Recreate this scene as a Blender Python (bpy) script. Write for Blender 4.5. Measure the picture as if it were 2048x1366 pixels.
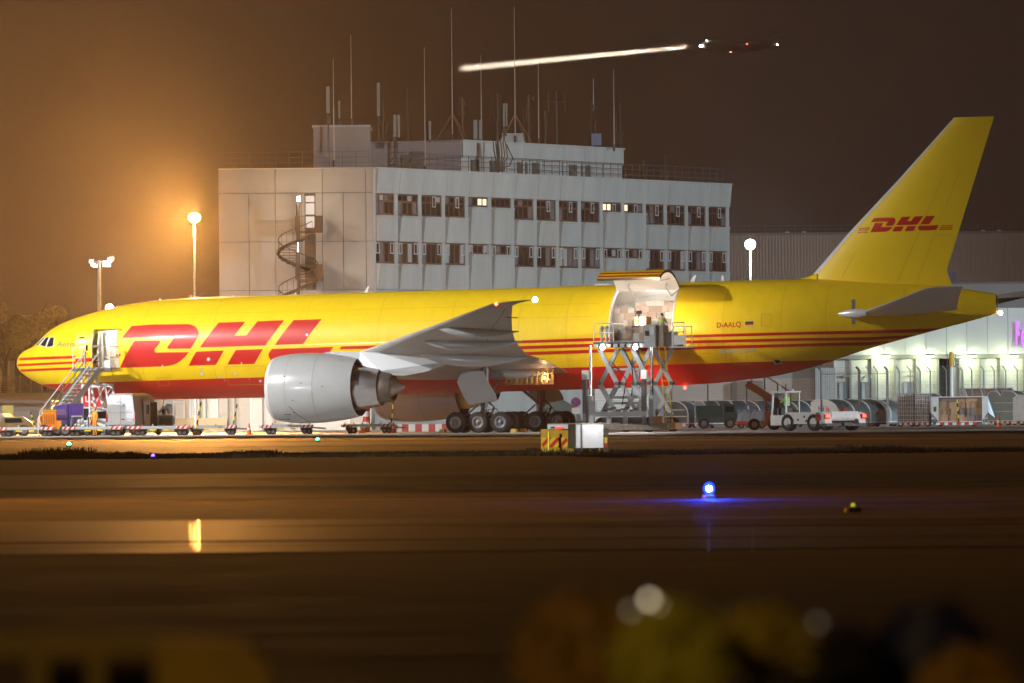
import bpy, bmesh, math, random
import numpy as np
from mathutils import Matrix, Vector

random.seed(7)
scene = bpy.context.scene
for _o in list(bpy.data.objects):
    bpy.data.objects.remove(_o)
COL = scene.collection
PI = math.pi

# ------------------------------------------------------------------ camera
F_PX = 16000.0          # focal length in pixels of a 2048 wide picture
CAM_H = 1.63
PITCH = math.atan(129 / F_PX)
ROLL = -0.008
cam_d = bpy.data.cameras.new('camera')
cam = bpy.data.objects.new('camera', cam_d)
COL.objects.link(cam)
scene.camera = cam
cam_d.sensor_width = 36
cam_d.lens = F_PX / 2048 * 36
cam_d.clip_start = 1
cam_d.clip_end = 6000
CAM_R = Matrix.Rotation(PI / 2 + PITCH, 3, 'X') @ Matrix.Rotation(ROLL, 3, 'Z')
cam.matrix_world = Matrix.Translation((0, 0, CAM_H)) @ CAM_R.to_4x4()
cam_d.dof.use_dof = True
cam_d.dof.focus_distance = 505
cam_d.dof.aperture_fstop = 281.25 / 52
scene.render.resolution_x = 1024
scene.render.resolution_y = 683

# ------------------------------------------------------------------ render settings
scene.render.engine = 'CYCLES'
scene.cycles.use_denoising = True
try:
    scene.cycles.denoiser = 'OPENIMAGEDENOISE'
    scene.cycles.denoising_prefilter = 'ACCURATE'
except Exception:
    pass
scene.cycles.max_bounces = 6
scene.cycles.transparent_max_bounces = 12
scene.cycles.volume_bounces = 0
scene.cycles.sample_clamp_indirect = 4
scene.cycles.caustics_reflective = False
scene.cycles.caustics_refractive = False
scene.view_settings.view_transform = 'Standard'
scene.view_settings.look = 'None'
scene.view_settings.exposure = 0
scene.view_settings.gamma = 1
scene.view_settings.use_curve_mapping = False

# ------------------------------------------------------------------ world: night sky over a lit airport
W = bpy.data.worlds.new('World')
scene.world = W
W.use_nodes = True
_nt = W.node_tree
_nt.nodes.clear()
_out = _nt.nodes.new('ShaderNodeOutputWorld')
_bg = _nt.nodes.new('ShaderNodeBackground')
_tc = _nt.nodes.new('ShaderNodeTexCoord')
_sep = _nt.nodes.new('ShaderNodeSeparateXYZ')
_ramp = _nt.nodes.new('ShaderNodeValToRGB')
_nt.links.new(_tc.outputs['Generated'], _sep.inputs[0])
_nt.links.new(_sep.outputs['Z'], _ramp.inputs[0])
_ramp.color_ramp.elements[0].position = 0.0
_ramp.color_ramp.elements[0].color = (0.040, 0.028, 0.031, 1)
_ramp.color_ramp.elements[1].position = 0.5
_ramp.color_ramp.elements[1].color = (0.024, 0.019, 0.024, 1)
_nt.links.new(_ramp.outputs[0], _bg.inputs['Color'])
_bg.inputs['Strength'].default_value = 0.22
_nt.links.new(_bg.outputs[0], _out.inputs['Surface'])


# ------------------------------------------------------------------ picture point -> place
def ray(px, py):
    return CAM_R @ Vector(((px - 1024) / F_PX, -(py - 683) / F_PX, -1))


def P(px, py, Y):
    d = ray(px, py)
    return Vector((0, 0, CAM_H)) + d * (Y / d.y)


def G(px, py, z=0.0):
    d = ray(px, py)
    return Vector((0, 0, CAM_H)) + d * ((z - CAM_H) / d.z)


TH = 0.3311
EPS = 0.0105
N0 = Vector((-30.115, 506.79, -EPS * 31.78))
PL_M = Matrix.Rotation(-TH, 3, 'Z') @ Matrix.Rotation(-EPS, 3, 'Y')


def L(px, py, y):
    """aircraft-local (s, z) seen at a picture point on the plane local y = const"""
    o = PL_M.transposed() @ (Vector((0, 0, CAM_H)) - N0)
    d = PL_M.transposed() @ ray(px, py)
    t = (y - o.y) / d.y
    p = o + d * t
    return p.x, p.z


# ------------------------------------------------------------------ materials
MATS = {}


def mat(name, col, rough=0.5, metal=0.0, spec=0.5, var=0.0, vscale=3.0, bump=0.0, bscale=20.0, emit=None, estr=1.0,
        stretch=None, coat=0.0, aniso_noise=None, rvar=0.0):
    if name in MATS:
        return MATS[name]
    m = bpy.data.materials.new(name)
    m.use_nodes = True
    nt = m.node_tree
    b = nt.nodes['Principled BSDF']
    b.inputs['Base Color'].default_value = (*col, 1)
    b.inputs['Roughness'].default_value = rough
    b.inputs['Metallic'].default_value = metal
    b.inputs['Specular IOR Level'].default_value = spec
    b.inputs['Coat Weight'].default_value = coat
    b.inputs['Coat Roughness'].default_value = 0.12
    if emit:
        b.inputs['Emission Color'].default_value = (*emit, 1)
        b.inputs['Emission Strength'].default_value = estr
    tc = None
    if var or bump or rvar:
        tc = nt.nodes.new('ShaderNodeTexCoord')
        vec = tc.outputs['Object']
        if stretch:
            mp = nt.nodes.new('ShaderNodeMapping')
            mp.inputs['Scale'].default_value = stretch
            nt.links.new(vec, mp.inputs[0])
            vec = mp.outputs[0]
    if var or rvar:
        n = nt.nodes.new('ShaderNodeTexNoise')
        n.inputs['Scale'].default_value = vscale
        n.inputs['Detail'].default_value = 6
        n.inputs['Roughness'].default_value = 0.65
        nt.links.new(vec, n.inputs['Vector'])
        if var:
            r = nt.nodes.new('ShaderNodeValToRGB')
            r.color_ramp.elements[0].position = 0.3
            r.color_ramp.elements[1].position = 0.7
            r.color_ramp.elements[0].color = (*[c * (1 - var) for c in col], 1)
            r.color_ramp.elements[1].color = (*[min(1, c * (1 + var * 0.6)) for c in col], 1)
            nt.links.new(n.outputs['Fac'], r.inputs[0])
            nt.links.new(r.outputs[0], b.inputs['Base Color'])
        if rvar:
            mr = nt.nodes.new('ShaderNodeMapRange')
            mr.inputs['To Min'].default_value = max(0.02, rough - rvar)
            mr.inputs['To Max'].default_value = min(1, rough + rvar)
            nt.links.new(n.outputs['Fac'], mr.inputs[0])
            nt.links.new(mr.outputs[0], b.inputs['Roughness'])
    if bump:
        n2 = nt.nodes.new('ShaderNodeTexNoise')
        n2.inputs['Scale'].default_value = bscale
        n2.inputs['Detail'].default_value = 4
        nt.links.new(vec, n2.inputs['Vector'])
        bp = nt.nodes.new('ShaderNodeBump')
        bp.inputs['Strength'].default_value = bump
        bp.inputs['Distance'].default_value = 0.05
        nt.links.new(n2.outputs['Fac'], bp.inputs['Height'])
        nt.links.new(bp.outputs[0], b.inputs['Normal'])
    MATS[name] = m
    return m


def emat(name, col, s):
    if name in MATS:
        return MATS[name]
    m = bpy.data.materials.new(name)
    m.use_nodes = True
    nt = m.node_tree
    nt.nodes.clear()
    o = nt.nodes.new('ShaderNodeOutputMaterial')
    e = nt.nodes.new('ShaderNodeEmission')
    e.inputs['Color'].default_value = (*col, 1)
    e.inputs['Strength'].default_value = s
    nt.links.new(e.outputs[0], o.inputs['Surface'])
    MATS[name] = m
    return m


def film(name, col, alpha, rough=0.2):
    """thin plastic film or wire mesh: partly see-through"""
    if name in MATS:
        return MATS[name]
    m = bpy.data.materials.new(name)
    m.use_nodes = True
    nt = m.node_tree
    b = nt.nodes['Principled BSDF']
    b.inputs['Base Color'].default_value = (*col, 1)
    b.inputs['Roughness'].default_value = rough
    n = nt.nodes.new('ShaderNodeTexNoise')
    n.inputs['Scale'].default_value = 4
    n.inputs['Detail'].default_value = 5
    tc = nt.nodes.new('ShaderNodeTexCoord')
    nt.links.new(tc.outputs['Object'], n.inputs['Vector'])
    mr = nt.nodes.new('ShaderNodeMapRange')
    mr.inputs['From Min'].default_value = 0.3
    mr.inputs['From Max'].default_value = 0.7
    mr.inputs['To Min'].default_value = alpha * 0.4
    mr.inputs['To Max'].default_value = min(1, alpha * 1.6)
    nt.links.new(n.outputs['Fac'], mr.inputs[0])
    nt.links.new(mr.outputs[0], b.inputs['Alpha'])
    bp = nt.nodes.new('ShaderNodeBump')
    bp.inputs['Strength'].default_value = 0.6
    bp.inputs['Distance'].default_value = 0.1
    nt.links.new(n.outputs['Fac'], bp.inputs['Height'])
    nt.links.new(bp.outputs[0], b.inputs['Normal'])
    MATS[name] = m
    return m


# ------------------------------------------------------------------ mesh builder
class MB:
    def __init__(s):
        s.v = []
        s.f = []
        s.m = []

    def add(s, vs, fs, mi=0):
        o = len(s.v)
        s.v.extend([tuple(v) for v in vs])
        for f in fs:
            s.f.append([i + o for i in f])
            s.m.append(mi)
        return s

    def box(s, c, d, mi=0, rot=None):
        x, y, z = d[0] / 2, d[1] / 2, d[2] / 2
        vs = [Vector(q) for q in ((-x, -y, -z), (x, -y, -z), (x, y, -z), (-x, y, -z), (-x, -y, z), (x, -y, z), (x, y, z), (-x, y, z))]
        if rot is not None:
            vs = [rot @ v for v in vs]
        c = Vector(c)
        return s.add([v + c for v in vs], [(3, 2, 1, 0), (4, 5, 6, 7), (0, 1, 5, 4), (1, 2, 6, 5), (2, 3, 7, 6), (3, 0, 4, 7)], mi)

    def bb(s, lo, hi, mi=0):
        return s.box([(a + b) / 2 for a, b in zip(lo, hi)], [b - a for a, b in zip(lo, hi)], mi)

    def frame(s, p, q):
        p = Vector(p)
        q = Vector(q)
        d = (q - p)
        n = d.normalized() if d.length > 1e-9 else Vector((0, 0, 1))
        up = Vector((0, 0, 1)) if abs(n.z) < 0.95 else Vector((0, 1, 0))
        a = n.cross(up).normalized()
        b = n.cross(a).normalized()
        return p, q, a, b

    def beam(s, p, q, w, h, mi=0):
        p, q, a, b = s.frame(p, q)
        vs = []
        for e in (p, q):
            for i, j in ((-1, -1), (1, -1), (1, 1), (-1, 1)):
                vs.append(e + a * (i * w / 2) + b * (j * h / 2))
        return s.add(vs, [(0, 1, 2, 3), (7, 6, 5, 4), (0, 4, 5, 1), (1, 5, 6, 2), (2, 6, 7, 3), (3, 7, 4, 0)], mi)

    def tube(s, p, q, r, r2=None, n=8, mi=0, cap=True):
        r2 = r if r2 is None else r2
        p, q, a, b = s.frame(p, q)
        vs = []
        for e, rr in ((p, r), (q, r2)):
            for i in range(n):
                t = 2 * PI * i / n
                vs.append(e + (a * math.cos(t) + b * math.sin(t)) * rr)
        fs = [(i, (i + 1) % n, n + (i + 1) % n, n + i) for i in range(n)]
        if cap:
            fs += [tuple(range(n - 1, -1, -1)), tuple(range(n, 2 * n))]
        return s.add(vs, fs, mi)

    def path(s, pts, r, n=6, mi=0):
        for p, q in zip(pts[:-1], pts[1:]):
            s.tube(p, q, r, n=n, mi=mi)
        return s

    def prism(s, poly, vec, mi=0):
        """polygon (3-D points) extruded along vec"""
        n = len(poly)
        vec = Vector(vec)
        vs = [Vector(p) for p in poly] + [Vector(p) + vec for p in poly]
        fs = [tuple(range(n - 1, -1, -1)), tuple(range(n, 2 * n))] + [(i, (i + 1) % n, n + (i + 1) % n, n + i) for i in range(n)]
        return s.add(vs, fs, mi)

    def lathe(s, prof, org, axis='X', n=24, mi=0, mis=None):
        """profile of (along, radius) turned about an axis through org"""
        org = Vector(org)
        vs = []
        for a, r in prof:
            for i in range(n):
                t = 2 * PI * i / n
                c, q = math.cos(t) * r, math.sin(t) * r
                vs.append(org + (Vector((a, c, q)) if axis == 'X' else Vector((c, a, q)) if axis == 'Y' else Vector((c, q, a))))
        o = len(s.v)
        s.v.extend([tuple(v) for v in vs])
        for k in range(len(prof) - 1):
            for i in range(n):
                j = (i + 1) % n
                s.f.append([o + k * n + i, o + k * n + j, o + (k + 1) * n + j, o + (k + 1) * n + i])
                s.m.append(mis[k] if mis else mi)
        return s

    def disc(s, c, r, axis='X', n=24, mi=0):
        c = Vector(c)
        vs = []
        for i in range(n):
            t = 2 * PI * i / n
            a, q = math.cos(t) * r, math.sin(t) * r
            vs.append(c + (Vector((0, a, q)) if axis == 'X' else Vector((a, 0, q)) if axis == 'Y' else Vector((a, q, 0))))
        return s.add(vs, [tuple(range(n))], mi)

    def sphere(s, c, r, n=12, mi=0, sc=(1, 1, 1)):
        c = Vector(c)
        m = n // 2
        vs = [c + Vector((0, 0, -r * sc[2]))]
        for k in range(1, m):
            a = -PI / 2 + PI * k / m
            for i in range(n):
                t = 2 * PI * i / n
                vs.append(c + Vector((math.cos(a) * math.cos(t) * r * sc[0], math.cos(a) * math.sin(t) * r * sc[1], math.sin(a) * r * sc[2])))
        vs.append(c + Vector((0, 0, r * sc[2])))
        fs = []
        for i in range(n):
            fs.append((0, 1 + (i + 1) % n, 1 + i))
        for k in range(m - 2):
            for i in range(n):
                a0 = 1 + k * n
                fs.append((a0 + i, a0 + (i + 1) % n, a0 + n + (i + 1) % n, a0 + n + i))
        t = len(vs) - 1
        for i in range(n):
            fs.append((t, 1 + (m - 2) * n + i, 1 + (m - 2) * n + (i + 1) % n))
        return s.add(vs, fs, mi)

    def loft(s, rings, closed=True, mi=0, caps=True):
        n = len(rings[0])
        o = len(s.v)
        for r in rings:
            s.v.extend([tuple(p) for p in r])
        for k in range(len(rings) - 1):
            for i in range(n if closed else n - 1):
                j = (i + 1) % n
                s.f.append([o + k * n + i, o + k * n + j, o + (k + 1) * n + j, o + (k + 1) * n + i])
                s.m.append(mi)
        if caps and closed:
            s.f.append([o + i for i in range(n - 1, -1, -1)])
            s.m.append(mi)
            s.f.append([o + (len(rings) - 1) * n + i for i in range(n)])
            s.m.append(mi)
        return s

    def mesh(s, name, mats):
        me = bpy.data.meshes.new(name)
        me.from_pydata(s.v, [], s.f)
        for m in (mats if isinstance(mats, (list, tuple)) else [mats]):
            me.materials.append(m)
        me.polygons.foreach_set('material_index', s.m)
        bm = bmesh.new()
        bm.from_mesh(me)
        bmesh.ops.recalc_face_normals(bm, faces=bm.faces)
        bm.to_mesh(me)
        bm.free()
        return me

    def build(s, name, mats, parent=None, loc=(0, 0, 0), rot=(0, 0, 0), smooth=None):
        me = s.mesh(name, mats)
        if smooth:
            me.shade_smooth()
            if smooth < 180:
                me.set_sharp_from_angle(angle=math.radians(smooth))
        o = bpy.data.objects.new(name, me)
        COL.objects.link(o)
        o.parent = parent
        o.location = loc
        o.rotation_euler = rot
        return o


def inst(name, me, parent=None, loc=(0, 0, 0), rot=(0, 0, 0), scale=None):
    o = bpy.data.objects.new(name, me if not hasattr(me, 'data') else me.data)
    COL.objects.link(o)
    o.parent = parent
    o.location = loc
    o.rotation_euler = rot
    if scale:
        o.scale = scale
    return o


def tag(o, label, cat, group=None):
    o['label'] = label
    o['category'] = cat
    if group:
        o['group'] = group
    return o


def thing(name, label, cat, loc=(0, 0, 0), rz=0.0, group=None, rot=None):
    o = bpy.data.objects.new(name, None)
    o.empty_display_size = 0.2
    COL.objects.link(o)
    o.location = loc
    o.rotation_euler = rot or (0, 0, rz)
    return tag(o, label, cat, group)


def struct(o):
    o['kind'] = 'structure'
    return o


def stuff(o):
    o['kind'] = 'stuff'
    return o


def copy_tree(o, loc, rz=None, label=None):
    """a thing with copies of its parts and sub-parts, sharing mesh data"""
    c = o.copy()
    COL.objects.link(c)
    c.location = loc
    if rz is not None:
        c.rotation_euler = (0, 0, rz)
    if label:
        c['label'] = label

    def kids(src, dst):
        for ch in [k for k in bpy.data.objects if k.parent == src]:
            k = ch.copy()
            COL.objects.link(k)
            k.parent = dst
            kids(ch, k)
    kids(o, c)
    return c


def text_polys(txt, size=1.0, shear=0.0, extrude=0.0, align='LEFT', space=1.0, bold=0.0):
    """flat mesh of lettering in the XY plane, as (verts, faces)"""
    cu = bpy.data.curves.new('lettering', 'FONT')
    cu.body = txt
    cu.size = size
    cu.shear = shear
    cu.extrude = extrude
    cu.align_x = align
    cu.space_character = space
    cu.offset = bold
    cu.resolution_u = 3
    o = bpy.data.objects.new('lettering_tmp', cu)
    COL.objects.link(o)
    dg = bpy.context.evaluated_depsgraph_get()
    me = o.evaluated_get(dg).to_mesh()
    vs = [Vector(v.co) for v in me.vertices]
    fs = [tuple(p.vertices) for p in me.polygons]
    o.evaluated_get(dg).to_mesh_clear()
    bpy.data.objects.remove(o)
    bpy.data.curves.remove(cu)
    return vs, fs


def lamp(name, kind, loc, power, col, parent=None, size=0.2, target=None, cone=None, blend=0.5):
    d = bpy.data.lights.new(name, kind)
    d.energy = power
    d.color = col
    if kind in ('POINT', 'SPOT'):
        d.shadow_soft_size = size
    if kind == 'SPOT':
        d.spot_size = math.radians(cone)
        d.spot_blend = blend
    o = bpy.data.objects.new(name, d)
    COL.objects.link(o)
    o.location = loc
    if target is not None:
        o.rotation_euler = (Vector(target) - Vector(loc)).to_track_quat('-Z', 'Y').to_euler()
    if parent:
        o.parent = parent
        if target is None:
            pass
    return o


# ------------------------------------------------------------------ big lights: unseen floodlights beside the picture, some added only to brighten things
COOL = (0.93, 0.97, 1.0)
SODIUM = (1.0, 0.40, 0.07)
lamp('unseen_floodlight', 'SPOT', (-60, 463, 31), 255000, (1.0, 0.985, 0.95), size=0.7, target=(-14, 500, 4), cone=74, blend=1.0)
lamp('unseen_floodlight', 'SPOT', (-195, 266, 9), 430000, COOL, size=0.6, target=(-12, 503, 4), cone=13, blend=0.9)
lamp('unseen_floodlight', 'SPOT', (150, 470, 26), 820000, (0.80, 0.94, 1.0), size=0.9, target=(15, 615, 9), cone=40, blend=0.6)
lamp('unseen_floodlight', 'SPOT', (-34, 238, 8), 90000, (1.0, 0.97, 0.9), size=0.4, target=(2.2, 269, 0.5), cone=16, blend=0.8)  # added only to brighten the equipment box beside the taxiway
lamp('unseen_floodlight', 'SPOT', (74, 450, 9), 110000, COOL, size=0.7, target=(18, 476, -4), cone=25, blend=0.8)  # added to brighten the tow tractor and the apron near it
lamp('unseen_sodium_light', 'SPOT', (-40, 372, 13), 52000, SODIUM, size=0.3, target=(-14, 365, 0), cone=140, blend=0.6)
lamp('unseen_sodium_light', 'SPOT', (-22, 142, 9), 36000, (1.0, .38, .06), size=0.3, target=(-9, 135, 0), cone=110, blend=0.6)
lamp('unseen_sodium_light', 'SPOT', (-5, 3, 5), 900, (1.0, 0.62, 0.2), size=0.2, target=(0.3, 15, 0.8), cone=60, blend=0.6)  # added beside the camera to brighten the blurred foreground

# ------------------------------------------------------------------ haze
HAZE_D = 0.0002
hz = MB().bb((-900, -60, -1.2), (900, 965, 60)).build('haze', [])  # far face set just behind the airliner, which cuts its beam short
stuff(hz)
hm = bpy.data.materials.new('haze_air')
hm.use_nodes = True
hm.node_tree.nodes.clear()
_o = hm.node_tree.nodes.new('ShaderNodeOutputMaterial')
_v = hm.node_tree.nodes.new('ShaderNodeVolumePrincipled')
_v.inputs['Color'].default_value = (0.95, 0.93, 0.92, 1)
_v.inputs['Density'].default_value = HAZE_D
_v.inputs['Anisotropy'].default_value = 0.5
hm.node_tree.links.new(_v.outputs[0], _o.inputs['Volume'])
try:
    hm.cycles.volume_sampling = 'MULTIPLE_IMPORTANCE'
    hm.cycles.homogeneous_volume = True
except Exception:
    pass
hz.data.materials.append(hm)


# ------------------------------------------------------------------ ground
def ground_mat(name, col, rough, var=0.3, sx=0.05, sy=0.30, bump=0.25, spec=0.4, fine=1.2, rvar=0.12):
    m = bpy.data.materials.new(name)
    m.use_nodes = True
    nt = m.node_tree
    b = nt.nodes['Principled BSDF']
    tc = nt.nodes.new('ShaderNodeTexCoord')
    mp = nt.nodes.new('ShaderNodeMapping')
    mp.inputs['Scale'].default_value = (sx, sy, 1)
    nt.links.new(tc.outputs['Object'], mp.inputs[0])
    n = nt.nodes.new('ShaderNodeTexNoise')
    n.inputs['Scale'].default_value = 1
    n.inputs['Detail'].default_value = 8
    n.inputs['Roughness'].default_value = 0.7
    nt.links.new(mp.outputs[0], n.inputs['Vector'])
    n2 = nt.nodes.new('ShaderNodeTexNoise')
    n2.inputs['Scale'].default_value = fine
    n2.inputs['Detail'].default_value = 6
    nt.links.new(tc.outputs['Object'], n2.inputs['Vector'])
    mx = nt.nodes.new('ShaderNodeMath')
    mx.operation = 'ADD'
    nt.links.new(n.outputs['Fac'], mx.inputs[0])
    nt.links.new(n2.outputs['Fac'], mx.inputs[1])
    r = nt.nodes.new('ShaderNodeValToRGB')
    r.color_ramp.elements[0].position = 0.38
    r.color_ramp.elements[1].position = 0.62
    h = nt.nodes.new('ShaderNodeMath')
    h.operation = 'MULTIPLY'
    h.inputs[1].default_value = 0.5
    nt.links.new(mx.outputs[0], h.inputs[0])
    nt.links.new(h.outputs[0], r.inputs[0])
    r.color_ramp.elements[0].color = (*[c * (1 - var) for c in col], 1)
    r.color_ramp.elements[1].color = (*[c * (1 + var) for c in col], 1)
    nt.links.new(r.outputs[0], b.inputs['Base Color'])
    b.inputs['Specular IOR Level'].default_value = spec
    mr = nt.nodes.new('ShaderNodeMapRange')
    mr.inputs['From Min'].default_value = 0.35
    mr.inputs['From Max'].default_value = 0.65
    mr.inputs['To Min'].default_value = max(0.04, rough - rvar)
    mr.inputs['To Max'].default_value = min(1, rough + rvar)
    nt.links.new(h.outputs[0], mr.inputs[0])
    nt.links.new(mr.outputs[0], b.inputs['Roughness'])
    bp = nt.nodes.new('ShaderNodeBump')
    bp.inputs['Strength'].default_value = bump
    bp.inputs['Distance'].default_value = 0.03
    nt.links.new(n2.outputs['Fac'], bp.inputs['Height'])
    nt.links.new(bp.outputs[0], b.inputs['Normal'])
    return m


def sheet(name, y0, y1, z, m, x=880):
    o = MB().add([(-x, y0, z), (x, y0, z), (x, y1, z), (-x, y1, z)], [(0, 1, 2, 3)]).build(name, m)
    return struct(o)


sheet('ground', -50, 958, -0.012, ground_mat('dark_soil', (0.034, 0.021, 0.011), 0.9, 0.6, spec=0.03, fine=.8))
sheet('grass_strip', 200.1, 280.4, -0.006, ground_mat('dark_turf', (0.011, 0.009, 0.005), 0.95, 0.5, spec=0.02, fine=2))
sheet('apron', 434.8, 760, 0.0, ground_mat('apron_concrete', (0.40, 0.39, 0.37), 0.6, 0.2, bump=0.1, spec=0.35))
sheet('taxiway_shoulder', 280.5, 434.7, -0.004, ground_mat('old_asphalt', (0.095, 0.078, 0.062), 0.7, 0.75, bump=0.4, spec=0.12, sx=.03, sy=.12))
sheet('taxiway', 117, 200, -0.004, ground_mat('taxiway_asphalt', (0.062, 0.05, 0.04), 0.75, 0.8, bump=0.5, spec=0.06, sx=.04, sy=.22))
sheet('wet_pavement', 90.6, 116.9, -0.002, ground_mat('wet_concrete', (0.085, 0.066, 0.05), 0.6, 0.35, bump=0.3, spec=0.12, rvar=0.08, sx=.06, sy=.3))


def streak_sliver(px, y0, y1, w, seed):
    """glossy sliver added to catch a lamp as a streak: an uneven outline on the ground"""
    rnd = random.Random(seed)
    p0, p1 = G(px, y1), G(px, y0)
    n = 16
    pts = []
    for k in range(n + 1):
        t = k / n
        c = p0.lerp(p1, t)
        pts.append((c.x - w * (.6 + .4 * rnd.random()) * (1 if 0 < k < n else .5), c.y))
    for k in range(n, -1, -1):
        t = k / n
        c = p0.lerp(p1, t)
        pts.append((c.x + w * (.6 + .4 * rnd.random()) * (1 if 0 < k < n else .5), c.y))
    m = mat('streak_gloss', (.06, .05, .04), .34, spec=.2, bump=.10, bscale=2.2, rvar=.05, vscale=1.5)
    o = MB().add([(x, y, .002) for x, y in pts], [tuple(range(len(pts)))]).build('streak_sliver', m)
    return struct(o)


for _x, _y0, _y1, _w, _s in ((397, 1039, 1101, .014, 3), (389, 1044, 1098, .007, 4), (381, 1048, 1094, .005, 5), (1417.5, 1046, 1105, .014, 7), (1505, 1050, 1104, .004, 8)):  # slivers added to carry the lamps' reflection streaks
    streak_sliver(_x, _y0, _y1, _w, _s)


# repair strips and tyre-darkened bands along the taxiway and the shoulder
_r = random.Random(12)
M_PATCH = [ground_mat('patch_dark', (.022, .018, .014), .8, .5, spec=.04), ground_mat('patch_mid', (.045, .036, .028), .8, .5, spec=.05), ground_mat('patch_pale', (.16, .125, .095), .75, .4, spec=.06)]
for _k in range(46):
    _y = _r.choice([_r.uniform(122, 196), _r.uniform(122, 196), _r.uniform(286, 428), _r.uniform(94, 115)])
    _d = _y * _y / 9000 * _r.uniform(.25, 1.1)
    _hw = _y * .066
    _xa = _r.uniform(-_hw * 1.4, _hw * .6)
    _xb = _xa + _hw * _r.uniform(.4, 2.2)
    _n = 9
    _top, _bot = [], []
    for _i in range(_n + 1):
        _x = _xa + (_xb - _xa) * _i / _n
        _e = min(1, 4 * min(_i / _n, 1 - _i / _n) + .08)
        _top.append((_x, _y + _d * _e * _r.uniform(.6, 1.1), .0015 + .0003 * _k / 10))
        _bot.append((_x, _y - _d * _e * _r.uniform(.2, .5), .0015 + .0003 * _k / 10))
    struct(MB().add(_bot + _top[::-1], [tuple(range(2 * _n + 2))]).build('pavement_patch', _r.choice([M_PATCH[0], M_PATCH[0], M_PATCH[1], M_PATCH[2]])))

from mathutils.geometry import tessellate_polygon
# ================================================================== the cargo aircraft
M_YEL = mat('yellow_paint', (0.88, 0.61, 0.012), 0.42, spec=0.28, var=0.04, vscale=0.35, coat=0.10, rvar=0.05)
M_RED = mat('red_paint', (0.55, 0.012, 0.014), 0.42, spec=0.25, var=0.06, vscale=0.4, coat=0.15)
M_GREY = mat('grey_aircraft_paint', (0.38, 0.40, 0.415), 0.3, spec=0.5, var=0.06, vscale=0.5, coat=0.3, rvar=0.08)
M_WGREY = mat('wing_grey', (0.36, 0.37, 0.38), 0.42, spec=0.45, var=0.14, vscale=0.6, stretch=(0.5, 2, 1))
M_METAL = mat('bare_metal', (0.72, 0.72, 0.74), 0.28, metal=1.0, var=0.12, vscale=2)
M_DKMETAL = mat('dark_exhaust_metal', (0.20, 0.17, 0.15), 0.45, metal=0.9, var=0.3, vscale=2)
M_BLACK = mat('black_rubber', (0.018, 0.018, 0.02), 0.75, spec=0.3, var=0.3, vscale=3)
M_RIM = mat('wheel_rim_grey', (0.20, 0.20, 0.21), 0.4, metal=0.5, var=0.2, vscale=8)
M_GLASS = mat('dark_glass', (0.012, 0.013, 0.016), 0.08, spec=0.6)
M_WHITE = mat('white_paint', (0.62, 0.635, 0.65), 0.35, var=0.08, vscale=1.2, coat=0.2)
M_LINER = mat('cabin_liner', (0.78, 0.75, 0.70), 0.55, var=0.05, vscale=2)
M_SLAT = mat('pale_slat_paint', (0.70, 0.70, 0.72), 0.3, metal=0.15, var=0.06)
M_DARK = mat('dark_gap', (0.02, 0.02, 0.022), 0.7)
M_LETGREY = mat('grey_lettering', (0.14, 0.145, 0.16), 0.4)
M_STEEL = mat('galvanised_steel', (0.46, 0.47, 0.48), 0.45, metal=0.2, var=0.25, vscale=6)

plane = thing('cargo_aircraft', 'long yellow and red cargo jet with its side cargo door open', 'aircraft',
              tuple(N0), rot=(0, -EPS, -TH))

_top = [(34.6, 727.7), (36.5, 720), (40.5, 711), (47, 704), (56.3, 698.4), (66.9, 693.7), (72.7, 689.5), (80, 682.5), (88, 675), (96, 666.8), (114, 653.5), (146, 638.7), (170, 630.5),
        (199, 622.2), (249, 611), (298, 603), (340, 599), (381, 596.8), (440, 594.6), (598, 589.3), (700, 585.8), (895, 580), (1040, 576), (1160, 571.8), (1400, 563.7),
        (1500, 560), (1610, 557.8), (1700, 560.5), (1790, 565.5), (1885, 571), (1940, 579), (1994, 588.5)]
_bot = [(34.6, 727.8), (36, 734), (42, 743), (50.5, 750.5), (60, 757), (85, 770), (120, 783), (155, 791), (200, 797), (260, 799), (320, 799), (515, 795.5), (760, 789.5), (1160, 779), (1400, 768.4),
        (1440, 765.5), (1490, 760), (1547, 752.5), (1630, 732.5), (1737, 697.5), (1826, 672.8), (1885, 657), (1945, 641), (1994, 627)]


def pchip(x, y):
    x = np.array(x, float)
    y = np.array(y, float)
    h = np.diff(x)
    d = np.diff(y) / h
    m = np.zeros_like(y)
    m[0] = d[0]
    m[-1] = d[-1]
    for i in range(1, len(x) - 1):
        if d[i - 1] * d[i] > 0:
            w1 = 2 * h[i] + h[i - 1]
            w2 = h[i] + 2 * h[i - 1]
            m[i] = (w1 + w2) / (w1 / d[i - 1] + w2 / d[i])

    def ev(q):
        q = min(max(q, x[0]), x[-1])
        i = min(max(int(np.searchsorted(x, q)) - 1, 0), len(x) - 2)
        t = (q - x[i]) / h[i]
        return float((2 * t ** 3 - 3 * t ** 2 + 1) * y[i] + (t ** 3 - 2 * t ** 2 + t) * h[i] * m[i] + (-2 * t ** 3 + 3 * t ** 2) * y[i + 1] + (t ** 3 - t ** 2) * h[i] * m[i + 1])
    return ev


_tl = sorted(L(x, y, 0) for x, y in _top)
_bl = sorted(L(x, y, 0) for x, y in _bot)
F_TOP = pchip([a for a, _ in _tl], [b for _, b in _tl])
F_BOT = pchip([a for a, _ in _bl], [b for _, b in _bl])
S_NOSE, S_TAIL = _tl[0][0], min(_tl[-1][0], _bl[-1][0])


def fus(s):
    t, b = F_TOP(s), F_BOT(s)
    r = max(0.01, (t - b) / 2)
    zc = (t + b) / 2
    w = r
    if s > 46:                       # tail cone narrows faster in plan than in side view
        k = (s - 46) / (S_TAIL - 46)
        w = r * (1 - 0.55 * k ** 2)
    return zc, r, w


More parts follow.
